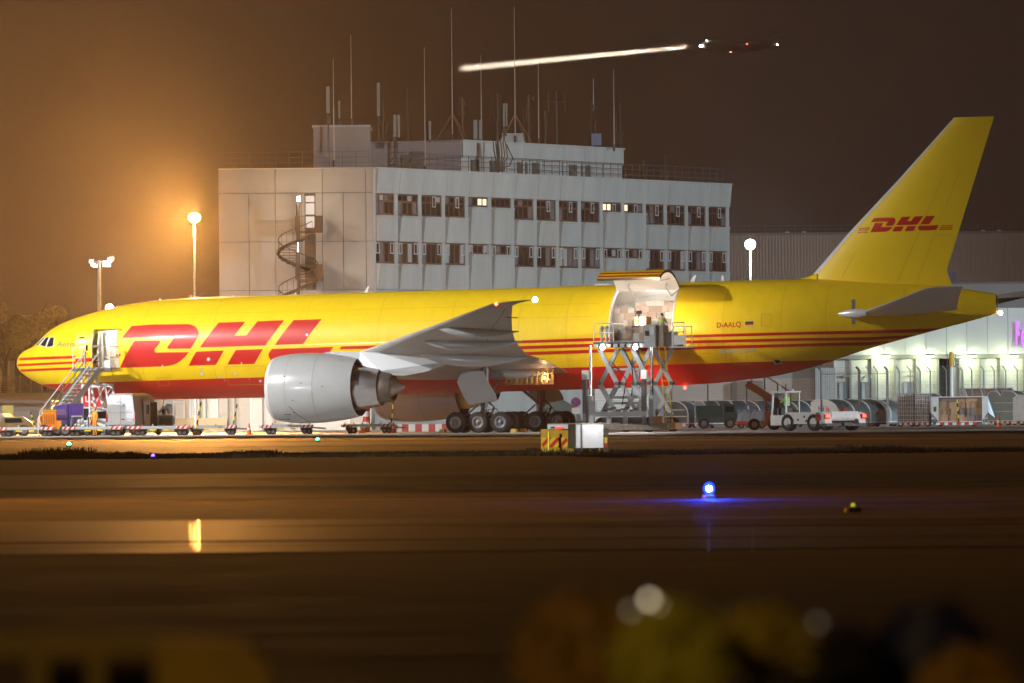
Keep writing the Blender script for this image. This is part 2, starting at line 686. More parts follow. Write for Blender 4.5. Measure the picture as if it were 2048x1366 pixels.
def skin_y(s, z, off=0.0):
    zc, r, w = fus(s)
    q = max(-1, min(1, (z - zc) / r))
    return -w * math.sqrt(max(0, 1 - q * q)) - off


def on_fus(px, py):
    y = -2.8
    for _ in range(12):
        s, z = L(px, py, y)
        y = 0.5 * y + 0.5 * skin_y(s, z)
    return s, z


CD0, CD1 = 39.33, 43.36              # cargo door
FD0, FD1 = 5.41, 6.62                # forward door
A_CD = (-9.0, 63.6)
A_FD = (-22.0, 27.5)
angs = sorted(set([round(-180 + 360 * i / 60, 3) for i in range(60)] + [A_CD[0], A_CD[1], A_FD[0], A_FD[1]]))
angs = [a for a in angs if not any(abs(a - b) < 1.6 and a != b for b in (A_CD + A_FD))]
st = [S_NOSE + 0.0] + [S_NOSE + d for d in (0.02, 0.06, 0.12, 0.2, 0.3, 0.45, 0.62, 0.8, 1.0, 1.25, 1.5, 1.75, 2.0, 2.3, 2.6, 2.95, 3.3, 3.8, 4.3, 4.9, 5.6, 6.2)] + [FD0, 6.0, FD1] + [7.2, 8, 9, 10, 11, 12, 13.5, 15, 17, 19, 21, 23, 25, 27, 29, 31, 33, 35, 37, 38.4] + \
     [CD0, 40.3, 41.3, 42.3, CD1] + [44.2, 45.2, 46.2, 47.2, 48.2, 49.2, 50.2, 51.2, 52.2, 53.4, 54.6, 55.8, 57, 58.2, 59.4, 60.4, 61.4, 62.2, S_TAIL]
st = sorted(set(round(x, 3) for x in st))
st = [x for i, x in enumerate(st) if x in (FD0, FD1, CD0, CD1) or not any(abs(x - q) < 0.15 for q in (FD0, FD1, CD0, CD1))]


def ringpt(s, a, dr=0.0):
    zc, r, w = fus(s)
    c = math.cos(math.radians(a))
    q = math.sin(math.radians(a))
    return Vector((s, -(w + dr) * c, zc + (r + dr) * q))


bl1 = on_fus(300, 761.5)
bl2 = on_fus(1600, 721.5)
b = MB()
n = len(angs)
for s in st:
    b.v.extend([tuple(ringpt(s, a)) for a in angs])
for k in range(len(st) - 1):
    sm = (st[k] + st[k + 1]) / 2
    for i in range(n):
        j = (i + 1) % n
        am = (angs[i] + angs[i + 1]) / 2 if j else 179
        if CD0 < sm < CD1 and A_CD[0] < am < A_CD[1]:
            continue
        if FD0 < sm < FD1 and A_FD[0] < am < A_FD[1]:
            continue
        b.f.append([k * n + i, k * n + j, (k + 1) * n + j, (k + 1) * n + i])
        b.m.append(0)
b.f.append([(len(st) - 1) * n + i for i in range(n)])
b.m.append(1)


def livery():
    m = M_YEL.copy()
    m.name = 'yellow_and_red_livery'
    nt = m.node_tree
    bs = nt.nodes['Principled BSDF']
    src = bs.inputs['Base Color'].links[0].from_socket
    tc = [q for q in nt.nodes if q.type == 'TEX_COORD'][0]
    sp = nt.nodes.new('ShaderNodeSeparateXYZ')
    nt.links.new(tc.outputs['Object'], sp.inputs[0])
    sl = (bl2[1] - bl1[1]) / (bl2[0] - bl1[0])
    a = nt.nodes.new('ShaderNodeMath')
    a.operation = 'MULTIPLY_ADD'
    a.inputs[1].default_value = -sl
    a.inputs[2].default_value = -(bl1[1] - sl * bl1[0])
    nt.links.new(sp.outputs['X'], a.inputs[0])
    ad = nt.nodes.new('ShaderNodeMath')
    ad.operation = 'ADD'
    nt.links.new(a.outputs[0], ad.inputs[0])
    nt.links.new(sp.outputs['Z'], ad.inputs[1])
    lt = nt.nodes.new('ShaderNodeMath')
    lt.operation = 'LESS_THAN'
    lt.inputs[1].default_value = 0
    nt.links.new(ad.outputs[0], lt.inputs[0])
    mx = nt.nodes.new('ShaderNodeMix')
    mx.data_type = 'RGBA'
    nt.links.new(lt.outputs[0], mx.inputs['Factor'])
    nt.links.new(src, mx.inputs['A'])
    mx.inputs['B'].default_value = (0.55, 0.012, 0.014, 1)
    nt.links.new(mx.outputs['Result'], bs.inputs['Base Color'])
    # wear: faint grime running down the skin
    gm = nt.nodes.new('ShaderNodeMapping')
    gm.inputs['Scale'].default_value = (1.6, 1.6, 0.22)
    nt.links.new(tc.outputs['Object'], gm.inputs[0])
    gn = nt.nodes.new('ShaderNodeTexNoise')
    gn.inputs['Scale'].default_value = 1.3
    gn.inputs['Detail'].default_value = 7
    gn.inputs['Roughness'].default_value = 0.7
    nt.links.new(gm.outputs[0], gn.inputs['Vector'])
    gr = nt.nodes.new('ShaderNodeMapRange')
    gr.inputs['From Min'].default_value = 0.42
    gr.inputs['From Max'].default_value = 0.75
    gr.inputs['To Min'].default_value = 0.0
    gr.inputs['To Max'].default_value = 0.15
    nt.links.new(gn.outputs['Fac'], gr.inputs[0])
    g2_ = nt.nodes.new('ShaderNodeMix')
    g2_.data_type = 'RGBA'
    nt.links.new(gr.outputs[0], g2_.inputs['Factor'])
    nt.links.new(mx.outputs['Result'], g2_.inputs['A'])
    g2_.inputs['B'].default_value = (0.30, 0.17, 0.03, 1)
    nt.links.new(g2_.outputs['Result'], bs.inputs['Base Color'])
    # waviness of the skin
    w = nt.nodes.new('ShaderNodeTexNoise')
    w.inputs['Scale'].default_value = 0.7
    nt.links.new(tc.outputs['Object'], w.inputs['Vector'])
    bp = nt.nodes.new('ShaderNodeBump')
    bp.inputs['Strength'].default_value = 0.12
    bp.inputs['Distance'].default_value = 0.08
    nt.links.new(w.outputs['Fac'], bp.inputs['Height'])
    nt.links.new(bp.outputs[0], bs.inputs['Normal'])
    return m


M_LIV = livery()
b.build('fuselage', [M_LIV, M_DARK], plane, smooth=40)


def decal(name, polys, m, off=0.012, dz=0.22, ds=1.0, parent=None, yf=None):
    """flat print laid on the port side of the skin: polygons in (s, z)"""
    yf = yf or skin_y
    bm = bmesh.new()
    for p in polys:
        vs = [bm.verts.new((q[0], 0, q[1])) for q in p]
        if len(p) > 4:
            tris = tessellate_polygon([[Vector((q[0], q[1], 0)) for q in p]])
        else:
            tris = [tuple(range(len(p)))]
        for t_ in tris:
            try:
                bm.faces.new([vs[i] for i in t_])
            except ValueError:
                continue
    zs = [v.co.z for v in bm.verts]
    xs = [v.co.x for v in bm.verts]
    for lo, hi, st_, ax in ((min(zs), max(zs), dz, 2), (min(xs), max(xs), ds, 0)):
        q = lo + st_
        while q < hi:
            co = (0, 0, q) if ax == 2 else (q, 0, 0)
            no = (0, 0, 1) if ax == 2 else (1, 0, 0)
            bmesh.ops.bisect_plane(bm, geom=bm.verts[:] + bm.edges[:] + bm.faces[:], plane_co=co, plane_no=no)
            q += st_
    for v in bm.verts:
        v.co.y = yf(v.co.x, v.co.z, off)
    bmesh.ops.recalc_face_normals(bm, faces=bm.faces)
    for f in bm.faces:
        if f.normal.y > 0:
            f.normal_flip()
        f.smooth = True
    me = bpy.data.meshes.new(name)
    bm.to_mesh(me)
    bm.free()
    me.materials.append(m)
    o = bpy.data.objects.new(name, me)
    COL.objects.link(o)
    o.parent = parent or plane
    return o


def fpx(pts):
    return [on_fus(x, y) for x, y in pts]


def cpx(pts, ox, oy, k):
    return [(ox + x / k, oy + y / k) for x, y in pts]


# big letters on the side
_D1 = [(92, 287), (165, 197), (330, 186), (590, 183), (618, 187), (645, 200), (664, 222), (674, 250), (671, 272), (660, 292), (612, 368), (442, 370), (434, 360), (485, 290), (484, 281), (470, 276)]
_D2 = [(187, 309), (375, 307), (383, 318), (337, 376), (339, 393), (352, 399), (597, 395), (572, 428), (540, 458), (505, 481), (465, 495), (420, 503), (75, 515)]
_H1 = [(683, 360), (825, 172), (1028, 164), (943, 270), (1035, 268), (1120, 162), (1323, 153), (1180, 345)]
_H2 = [(655, 392), (865, 383), (803, 492), (596, 498)]
_H3 = [(955, 380), (1160, 373), (1095, 485), (891, 490)]
_L1 = [(1393, 153), (1606, 145), (1465, 333), (1251, 341)]
_L2 = [(1228, 372), (1697, 356), (1612, 466), (1300, 478), (1250, 470), (1222, 455), (1204, 430), (1203, 408)]
LOGO = [_D1, _D2, _H1, _H2, _H3, _L1, _L2]
decal('lettering', [fpx(cpx(p, 220, 600, 3.793)) for p in LOGO], M_RED, 0.014)
# stripes
front = [([(38, 715.8), (43.4, 715.4), (137, 711.9), (190, 710), (242.7, 708.2)], [(239.5, 713.2), (190, 715.2), (137, 717.1), (43.4, 720.7), (36.5, 721)]),
         ([(35.4, 728.2), (43, 727.9), (137, 723.2), (190, 722), (235, 720.7)], [(231.8, 725.4), (190, 726.8), (137, 727.9), (43, 732.4), (36, 732.6)]),
         ([(40, 739), (125, 735.3), (228, 731.9)], [(224.5, 736.8), (125, 740), (43, 743.6)])]
aft = [([(683, 693), (747, 691), (1039, 681.2), (1160, 677), (1368, 670.2), (1618, 663.3), (1737, 661), (1884, 656.5)],
        [(1850, 665), (1737, 667.3), (1618, 668.8), (1368, 675.2), (1160, 682.7), (1039, 686.2), (747, 696.7), (679, 698.5)]),
       ([(674, 705), (1039, 692.5), (1160, 688.2), (1368, 681.3), (1618, 675.8), (1737, 674.3), (1835, 669.8)],
        [(1808, 676.5), (1737, 680.8), (1618, 681.3), (1368, 686.9), (1160, 694.2), (1039, 698.5), (670, 710.5)]),
       ([(666, 717), (1039, 704.5), (1160, 700.2), (1368, 693.6), (1618, 686.9), (1737, 684.3), (1794, 681.2)],
        [(1768, 688), (1737, 690.8), (1618, 692.5), (1368, 699.2), (1160, 706.4), (1039, 710.5), (662, 722.5)])]


def clip_s(poly, a, lo):
    """keep the part of a polygon with s < a (lo) or s > a"""
    out = []
    for p, q in zip(poly, poly[1:] + poly[:1]):
        ip = (p[0] < a) == lo
        iq = (q[0] < a) == lo
        if ip:
            out.append(p)
        if ip != iq:
            t = (a - p[0]) / (q[0] - p[0])
            out.append((a, p[1] + t * (q[1] - p[1])))
    return out


def quads(up, dn):
    """a long band as a chain of quads (top and bottom edges in the picture)"""
    up = fpx(up)
    dn = fpx(dn)[::-1]
    fu = lambda s, e: float(np.interp(s, [p[0] for p in e], [p[1] for p in e]))
    a, c = up[0], dn[0]
    ss = sorted(set([p[0] for p in up[1:-1]] + [p[0] for p in dn[1:-1]]))
    ss = [q for q in ss if max(a[0], c[0]) < q < min(up[-1][0], dn[-1][0])]
    top = [a] + [(q, fu(q, up)) for q in ss] + [up[-1]]
    bot = [c] + [(q, fu(q, dn)) for q in ss] + [dn[-1]]
    return [[top[i], top[i + 1], bot[i + 1], bot[i]] for i in range(len(top) - 1)]


for up, dn in front:
    qs = quads(up, dn)
    keep = []
    for q in qs:
        l_ = clip_s(q, FD0, True)
        r_ = clip_s(q, FD1, False)
        # the stripe is broken by the open doorway
        keep += [p for p in (l_, r_) if len(p) >= 3]
    for run in ([p for p in keep if p[0][0] <= FD0 + .01], [p for p in keep if p[0][0] > FD0 + .01]):
        if run:
            decal('stripe', run, M_RED, 0.013, dz=0.5, ds=0.25)
for k, (up, dn) in enumerate(aft):
    qs = quads(up, dn)
    keep = []
    for q in qs:
        zc_ = (q[0][1] + q[2][1]) / 2
        if zc_ > 5.42:
            l_ = clip_s(q, CD0, True)
            r_ = clip_s(q, CD1, False)
            keep += [p for p in (l_, r_) if len(p) >= 3]
        else:
            keep.append(q)
    for run in ([p for p in keep if min(q[0] for q in p) < CD0 - .01], [p for p in keep if min(q[0] for q in p) >= CD0 - .01]):
        if run:
            decal('stripe', run, M_RED, 0.03, dz=0.07, ds=0.3)


def fus_text(txt, px0, py0, px1, py1, hpx, m, name='lettering', shear=0.0, bold=0.0):
    vs, fs = text_polys(txt, 1.0, shear, bold=bold)
    w = max(v.x for v in vs)
    h = 0.7
    polys = []
    for f in fs:
        q = []
        for i in f:
            u = vs[i].x / w
            x = px0 + (px1 - px0) * u
            y = py0 + (py1 - py0) * u - vs[i].y / h * hpx
            q.append(on_fus(x, y))
        polys.append(q)
    return decal(name, polys, m, 0.016, dz=5, ds=9)


fus_text('D-AALQ', 1433, 655.5, 1482, 653.5, 10.5, M_RED, bold=0.012)
fus_text('BOEING 777F', 1436, 707, 1511, 703.5, 6.5, M_WHITE, shear=0.25, bold=0.012)
fus_text('Aerologic', 113.5, 693.5, 178, 691.5, 10.5, M_LETGREY, shear=0.22)
decal('flag', [fpx([(1490.5, 643.3), (1506.5, 642.7), (1506.5, 646.2), (1490.5, 646.8)])], M_DARK, 0.016, dz=3)
decal('flag', [fpx([(1490.5, 646.8), (1506.5, 646.2), (1506.5, 649.6), (1490.5, 650.2)])], M_RED, 0.016, dz=3)
decal('flag', [fpx([(1490.5, 650.2), (1506.5, 649.6), (1506.5, 653), (1490.5, 653.6)])], mat('flag_gold', (0.8, 0.55, 0.02), 0.4), 0.016, dz=3)
decal('flag', [fpx([(1489.5, 642.3), (1507.5, 641.7), (1507.5, 654), (1489.5, 654.6)])], M_WHITE, 0.010, dz=3)
# flight deck windows in a pale surround
decal('window_surround', [fpx(cpx([(435, 782), (545, 648), (590, 636), (755, 632), (765, 640), (748, 780), (700, 806), (630, 812), (560, 785), (470, 782)], 20, 600, 8.536))], M_WHITE, 0.012, dz=0.2, ds=0.2)
for p in ([(446, 770), (574, 648), (588, 650), (472, 774)], [(520, 768), (618, 642), (664, 636), (604, 794)], [(628, 800), (690, 642), (750, 640), (738, 768), (716, 790)]):
    decal('windscreen_pane', [fpx(cpx(p, 20, 600, 8.536))], M_GLASS, 0.02, dz=0.15, ds=0.15)
# skin fittings seen as small light discs, and dark access hatches
for x, y, r in ((401, 735.5, 2.2), (354, 720, 0), (417, 718.5, 3.6), (483, 726.5, 1.8), (404, 747, 3.4), (471, 747.5, 2.8), (521, 762, 3), (441, 753.5, 2.4), (614, 669.5, 2.6), (325, 732, 2.2), (233, 690, 1.4), (112, 709.5, 1.4), (337, 752, 1.0), (499, 759, 1.2), (450, 761, 1.2)):
    if r:
        decal('skin_fitting', [fpx([(x + r * math.cos(t * PI / 5), y + r * math.sin(t * PI / 5)) for t in range(10)])], M_WHITE, 0.018, dz=3, ds=3)
decal('outflow_hatch', [fpx([(1548, 720.5), (1559, 720), (1562, 726), (1552, 727)])], M_DARK, 0.016, dz=3)
decal('outflow_hatch_frame', [fpx([(1546, 719.5), (1560.5, 719), (1564, 727), (1550, 728.5)])], M_METAL, 0.012, dz=3)
M_SEAM = mat('skin_seam', (0.55, 0.36, 0.015), 0.5)
for s_ in (3.2, 8.4, 13.2, 19.3, 24.2, 29.0, 33.4, 36.5, 46.6, 50.2, 52.9, 57.5):
    zc_, r_, w_ = fus(s_)
    decal('skin_joint', [[(s_, zc_ - r_ * 0.62), (s_ + 0.02, zc_ - r_ * 0.62), (s_ + 0.02, zc_ + r_ * 0.93), (s_, zc_ + r_ * 0.93)]], M_SEAM, 0.009, dz=0.2)
for z_ in (6.95, 7.75):
    decal('skin_joint', [[(8, z_), (38.5, z_ + 0.08), (38.5, z_ + 0.095), (8, z_ + 0.015)]], M_SEAM, 0.008, ds=2)
for (a_, b_, c_, d_) in ((46.9, 47.9, 3.9, 5.1), (13.9, 16.6, 3.25, 4.4), (45.0, 45.6, 4.6, 5.3), (9.2, 9.9, 3.3, 3.8), (49.0, 49.6, 6.2, 6.9), (17.4, 18.0, 3.0, 3.5)):
    for q in ([(a_, c_), (b_, c_), (b_, c_ + .025), (a_, c_ + .025)], [(a_, d_), (b_, d_), (b_, d_ + .025), (a_, d_ + .025)], [(a_, c_), (a_ + .025, c_), (a_ + .025, d_), (a_, d_)], [(b_, c_), (b_ + .025, c_), (b_ + .025, d_), (b_, d_)]):
        decal('hatch_outline', [q], M_SEAM, 0.016, dz=0.4)
# orange-lit wing inspection lamp spots reflected on the skin are left to the light

# ---- cargo bay and open door
b = MB()
zc, R, _w = fus(41.3)
floor_z = zc + R * math.sin(math.radians(A_CD[0]))
ri = R - 0.18
for k, s in enumerate((34.5, 47.5)):
    pass
aa = [a for a in range(-9, 190, 9)]
r0 = [(34.5, -(ri) * math.cos(math.radians(a)), zc + ri * math.sin(math.radians(a))) for a in aa]
o = len(b.v)
# liner on the far side and roof only beyond the opening; near side either side of the door
for seg in ((34.5, CD0), (CD0, CD1), (CD1, 47.5)):
    lst = [a for a in aa if not (seg == (CD0, CD1) and a < 64)]
    A_ = [(seg[0], -ri * math.cos(math.radians(a)), zc + ri * math.sin(math.radians(a))) for a in lst]
    B_ = [(seg[1], -ri * math.cos(math.radians(a)), zc + ri * math.sin(math.radians(a))) for a in lst]
    m_ = len(lst)
    b.add(A_ + B_, [(i, i + 1, m_ + i + 1, m_ + i) for i in range(m_ - 1)])
b.add([(34.5, -3.0, floor_z), (47.5, -3.0, floor_z), (47.5, 3.0, floor_z), (34.5, 3.0, floor_z)], [(0, 1, 2, 3)], 1)
for s in (34.5, 47.5):
    b.add([(s, -3, floor_z), (s, 3, floor_z), (s, 2.2, zc + 2.2), (s, -2.2, zc + 2.2)], [(0, 1, 2, 3)])
b.build('cargo_bay', [M_LINER, M_STEEL], plane, smooth=50)
b = MB()


def arc_strip(bb_, s0, s1, a0, a1, mi, d0, d1, cnt=14):
    A_ = []
    for i in range(cnt + 1):
        a = a0 + (a1 - a0) * i / cnt
        A_.append((ringpt(s0, a, d0), ringpt(s0, a, d1), ringpt(s1, a, d1), ringpt(s1, a, d0)))
    for i in range(cnt):
        p, q = A_[i], A_[i + 1]
        vs = list(p) + list(q)
        bb_.add(vs, [(0, 1, 5, 4), (1, 2, 6, 5), (2, 3, 7, 6), (3, 0, 4, 7)], mi)


arc_strip(b, CD0 - 0.07, CD0 + 0.03, A_CD[0] - 1, A_CD[1] + 1, 0, -0.2, 0.02)
arc_strip(b, CD1 - 0.03, CD1 + 0.07, A_CD[0] - 1, A_CD[1] + 1, 0, -0.2, 0.02)
b.beam(ringpt(CD0 - .07, A_CD[1], -.06), ringpt(CD1 + .07, A_CD[1], -.06), .2, .16)
b.beam(ringpt(CD0 - .07, A_CD[0], -.06), ringpt(CD1 + .07, A_CD[0], -.06), .2, .12)
b.build('cargo_door_frame', M_WHITE, plane, smooth=40)

hinge = ringpt(41.3, A_CD[1])
ROT = Matrix.Rotation(math.radians(-75), 3, 'X')
A_LEAF = -17.0


def dpt(s, a, dr):
    p = ringpt(41.3, a, dr)
    q = ROT @ (p - hinge) + hinge
    return Vector((s, q.y, q.z))


cnt = 18
rings = []
for i in range(cnt + 1):
    a = A_LEAF + (A_CD[1] - A_LEAF) * i / cnt
    rings.append([dpt(CD0, a, 0.01), dpt(CD1, a, 0.01), dpt(CD1, a, -0.16), dpt(CD0, a, -0.16)])
b = MB()
for i in range(cnt):
    p, q = rings[i], rings[i + 1]
    b.add(list(p) + list(q), [(0, 1, 5, 4)], 0)
    b.add(list(p) + list(q), [(2, 3, 7, 6)], 1)
    b.add(list(p) + list(q), [(1, 2, 6, 5), (3, 0, 4, 7)], 2)
b.add(rings[0], [(0, 1, 2, 3)], 2)
b.add(rings[-1], [(0, 1, 2, 3)], 2)
door = b.build('cargo_door', [M_YEL, M_LINER, M_DKMETAL], plane, smooth=40)
for a0, a1 in ((-14.5, -11), (-6.5, -2.5)):
    b = MB()
    for i in range(3):
        aa0 = a0 + (a1 - a0) * i / 3
        aa1 = a0 + (a1 - a0) * (i + 1) / 3
        b.add([dpt(CD0, aa0, 0.022), dpt(CD1, aa0, 0.022), dpt(CD1, aa1, 0.022), dpt(CD0, aa1, 0.022)], [(0, 1, 2, 3)])
    b.build('stripe', M_RED, door)
for s_ in (40.3, 42.7):
    b = MB()
    pts = [dpt(s_, 52, -0.18), dpt(s_, 50, -0.5), Vector((s_ + 0.15, hinge.y - 0.15, hinge.z - 0.5)), Vector((s_ + 0.5, hinge.y + 0.05, hinge.z - 0.15))]
    b.path(pts, 0.035, 6)
    b.beam(dpt(s_ - 0.3, 46, -0.2), dpt(s_ + 0.35, 42, -0.2), 0.08, 0.06)
    b.build('door_actuator', M_STEEL, door)

# ---- forward entry: doorway, cabin wall behind it, door leaf swung forward
b = MB()
zc6, R6, W6 = fus(6.0)
zt = zc6 + R6 * math.sin(math.radians(A_FD[1]))
zb = zc6 + R6 * math.sin(math.radians(A_FD[0]))
b.add([(FD0 - .3, -1.0, zb), (FD1 + .3, -1.0, zb), (FD1 + .3, -1.0, zt + .1), (FD0 - .3, -1.0, zt + .1)], [(0, 1, 2, 3)], 0)
b.add([(FD0 - .3, -1.0, zb), (FD1 + .3, -1.0, zb), (FD1 + .3, -2.9, zb), (FD0 - .3, -2.9, zb)], [(0, 1, 2, 3)], 1)
b.add([(FD0 - .3, -1.0, zt + .1), (FD1 + .3, -1.0, zt + .1), (FD1 + .3, -2.8, zt + .1), (FD0 - .3, -2.8, zt + .1)], [(0, 1, 2, 3)], 0)
for s in (FD0 - .3, FD1 + .3):
    b.add([(s, -1, zb), (s, -2.9, zb), (s, -2.8, zt + .1), (s, -1, zt + .1)], [(0, 1, 2, 3)], 0)
b.bb((FD0 + 0.05, -2.2, zb), (FD0 + 0.3, -1.6, zt - 0.1), 0)
b.bb((FD0 + 0.42, -1.05, zb), (FD1, -1.02, zb + 1.0), 1)
b.build('entry_cabin', [M_LINER, mat('cabin_beige', (0.55, 0.42, 0.26), 0.6)], plane)
b = MB()
arc_strip(b, FD0 - 0.06, FD0 + 0.02, A_FD[0] - 1, A_FD[1] + 1, 0, -0.16, 0.018)
arc_strip(b, FD1 - 0.02, FD1 + 0.06, A_FD[0] - 1, A_FD[1] + 1, 0, -0.16, 0.018)
b.beam(ringpt(FD0, A_FD[1], -.05), ringpt(FD1, A_FD[1], -.05), .14, .12)
b.build('entry_door_frame', M_WHITE, plane, smooth=40)
b = MB()
d0, d1 = 4.05, 5.18
prof = [(skin_y(6.0, zb + (zt - zb) * i / 10) - 0.42, zb + (zt - zb) * i / 10) for i in range(11)]
for i in range(10):
    (y0, z0), (y1, z1) = prof[i], prof[i + 1]
    vs = [(d0, y0, z0), (d1, y0, z0), (d1, y0 + .16, z0), (d0, y0 + .16, z0), (d0, y1, z1), (d1, y1, z1), (d1, y1 + .16, z1), (d0, y1 + .16, z1)]
    b.add(vs, [(0, 1, 5, 4)], 0)
    b.add(vs, [(1, 2, 6, 5), (2, 3, 7, 6), (3, 0, 4, 7)] + ([(0, 1, 2, 3)] if i == 0 else []) + ([(4, 5, 6, 7)] if i == 9 else []), 1)
leaf = b.build('entry_door', [M_YEL, M_WHITE], plane, smooth=40)
yl = lambda s, z, off=0: skin_y(6.0, z) - 0.42 - off
zz = lambda t: zb + (zt - zb) * t
decal('stripe', [[(d0, zz(.30)), (d1, zz(.32)), (d1, zz(.225)), (d0, zz(.205))]], M_RED, 0.012, parent=leaf, yf=yl)
decal('stripe', [[(d0, zz(.06)), (d1, zz(.08)), (d1, 0 + zz(-.0)), (d0, zz(-.0))]], M_RED, 0.012, parent=leaf, yf=yl)
decal('door_window', [[(4.78, zz(.5)), (4.9, zz(.5)), (4.9, zz(.64)), (4.78, zz(.64))]], M_GLASS, 0.015, parent=leaf, yf=yl)
decal('door_placard', [[(4.3, zz(.70)), (4.68, zz(.70)), (4.68, zz(.77)), (4.3, zz(.77))]], M_WHITE, 0.014, parent=leaf, yf=yl)
decal('door_placard', [[(4.4, zz(.58)), (4.68, zz(.58)), (4.68, zz(.64)), (4.4, zz(.64))]], M_WHITE, 0.014, parent=leaf, yf=yl)
b = MB()
b.bb((4.3, prof[8][0] - 0.05, zz(.83)), (4.62, prof[8][0] + .02, zz(.85)))
b.build('door_handle', M_DARK, leaf)
b = MB()
for z in (zz(.35), zz(.6)):
    b.beam((d1 - .05, prof[4][0] + .1, z), (FD0 + .05, prof[4][0] + .5, z + .05), .09, .14)
b.build('door_hinge_arm', M_STEEL, leaf)


# ---- wings
def foil(c, sle, zle, ste, zte, lat, tc, up=1.0):
    """airfoil ring at a lateral station"""
    xs = [0, .012, .04, .1, .2, .32, .46, .6, .75, .88, 1.0]
    th = [0, .19, .33, .5, .63, .68, .64, .53, .36, .19, .02]
    ch = ste - sle
    up_ = [(sle + ch * x, zle + (zte - zle) * x + t * tc * ch * 0.62) for x, t in zip(xs, th)]
    dn_ = [(sle + ch * x, zle + (zte - zle) * x - t * tc * ch * 0.42) for x, t in zip(xs, th)]
    pts = up_ + dn_[::-1][:-1]
    return [(s, lat, z) for s, z in pts]


WING = [(2.0, 20.3, 4.05, 36.3, 3.55, .125), (3.1, 21.1, 4.40, 36.3, 3.75, .12), (6.2, 23.4, 4.80, 36.45, 4.25, .115), (9.9, 26.2, 5.22, 36.2, 4.72, .105), (15, 30.0, 5.80, 37.3, 5.38, .10), (20, 33.8, 6.39, 38.8, 6.0, .095),
        (25, 37.5, 6.98, 40.5, 6.68, .09), (29.5, 40.89, 7.50, 42.1, 7.36, .085), (30.6, 42.15, 7.57, 42.95, 7.5, .08), (31.6, 43.25, 7.60, 43.75, 7.57, .08), (32.35, 44.15, 7.61, 44.4, 7.60, .08)]


def wing_at(lat):
    k = [w[0] for w in WING]
    return [float(np.interp(lat, k, [w[i] for w in WING])) for i in range(1, 6)]


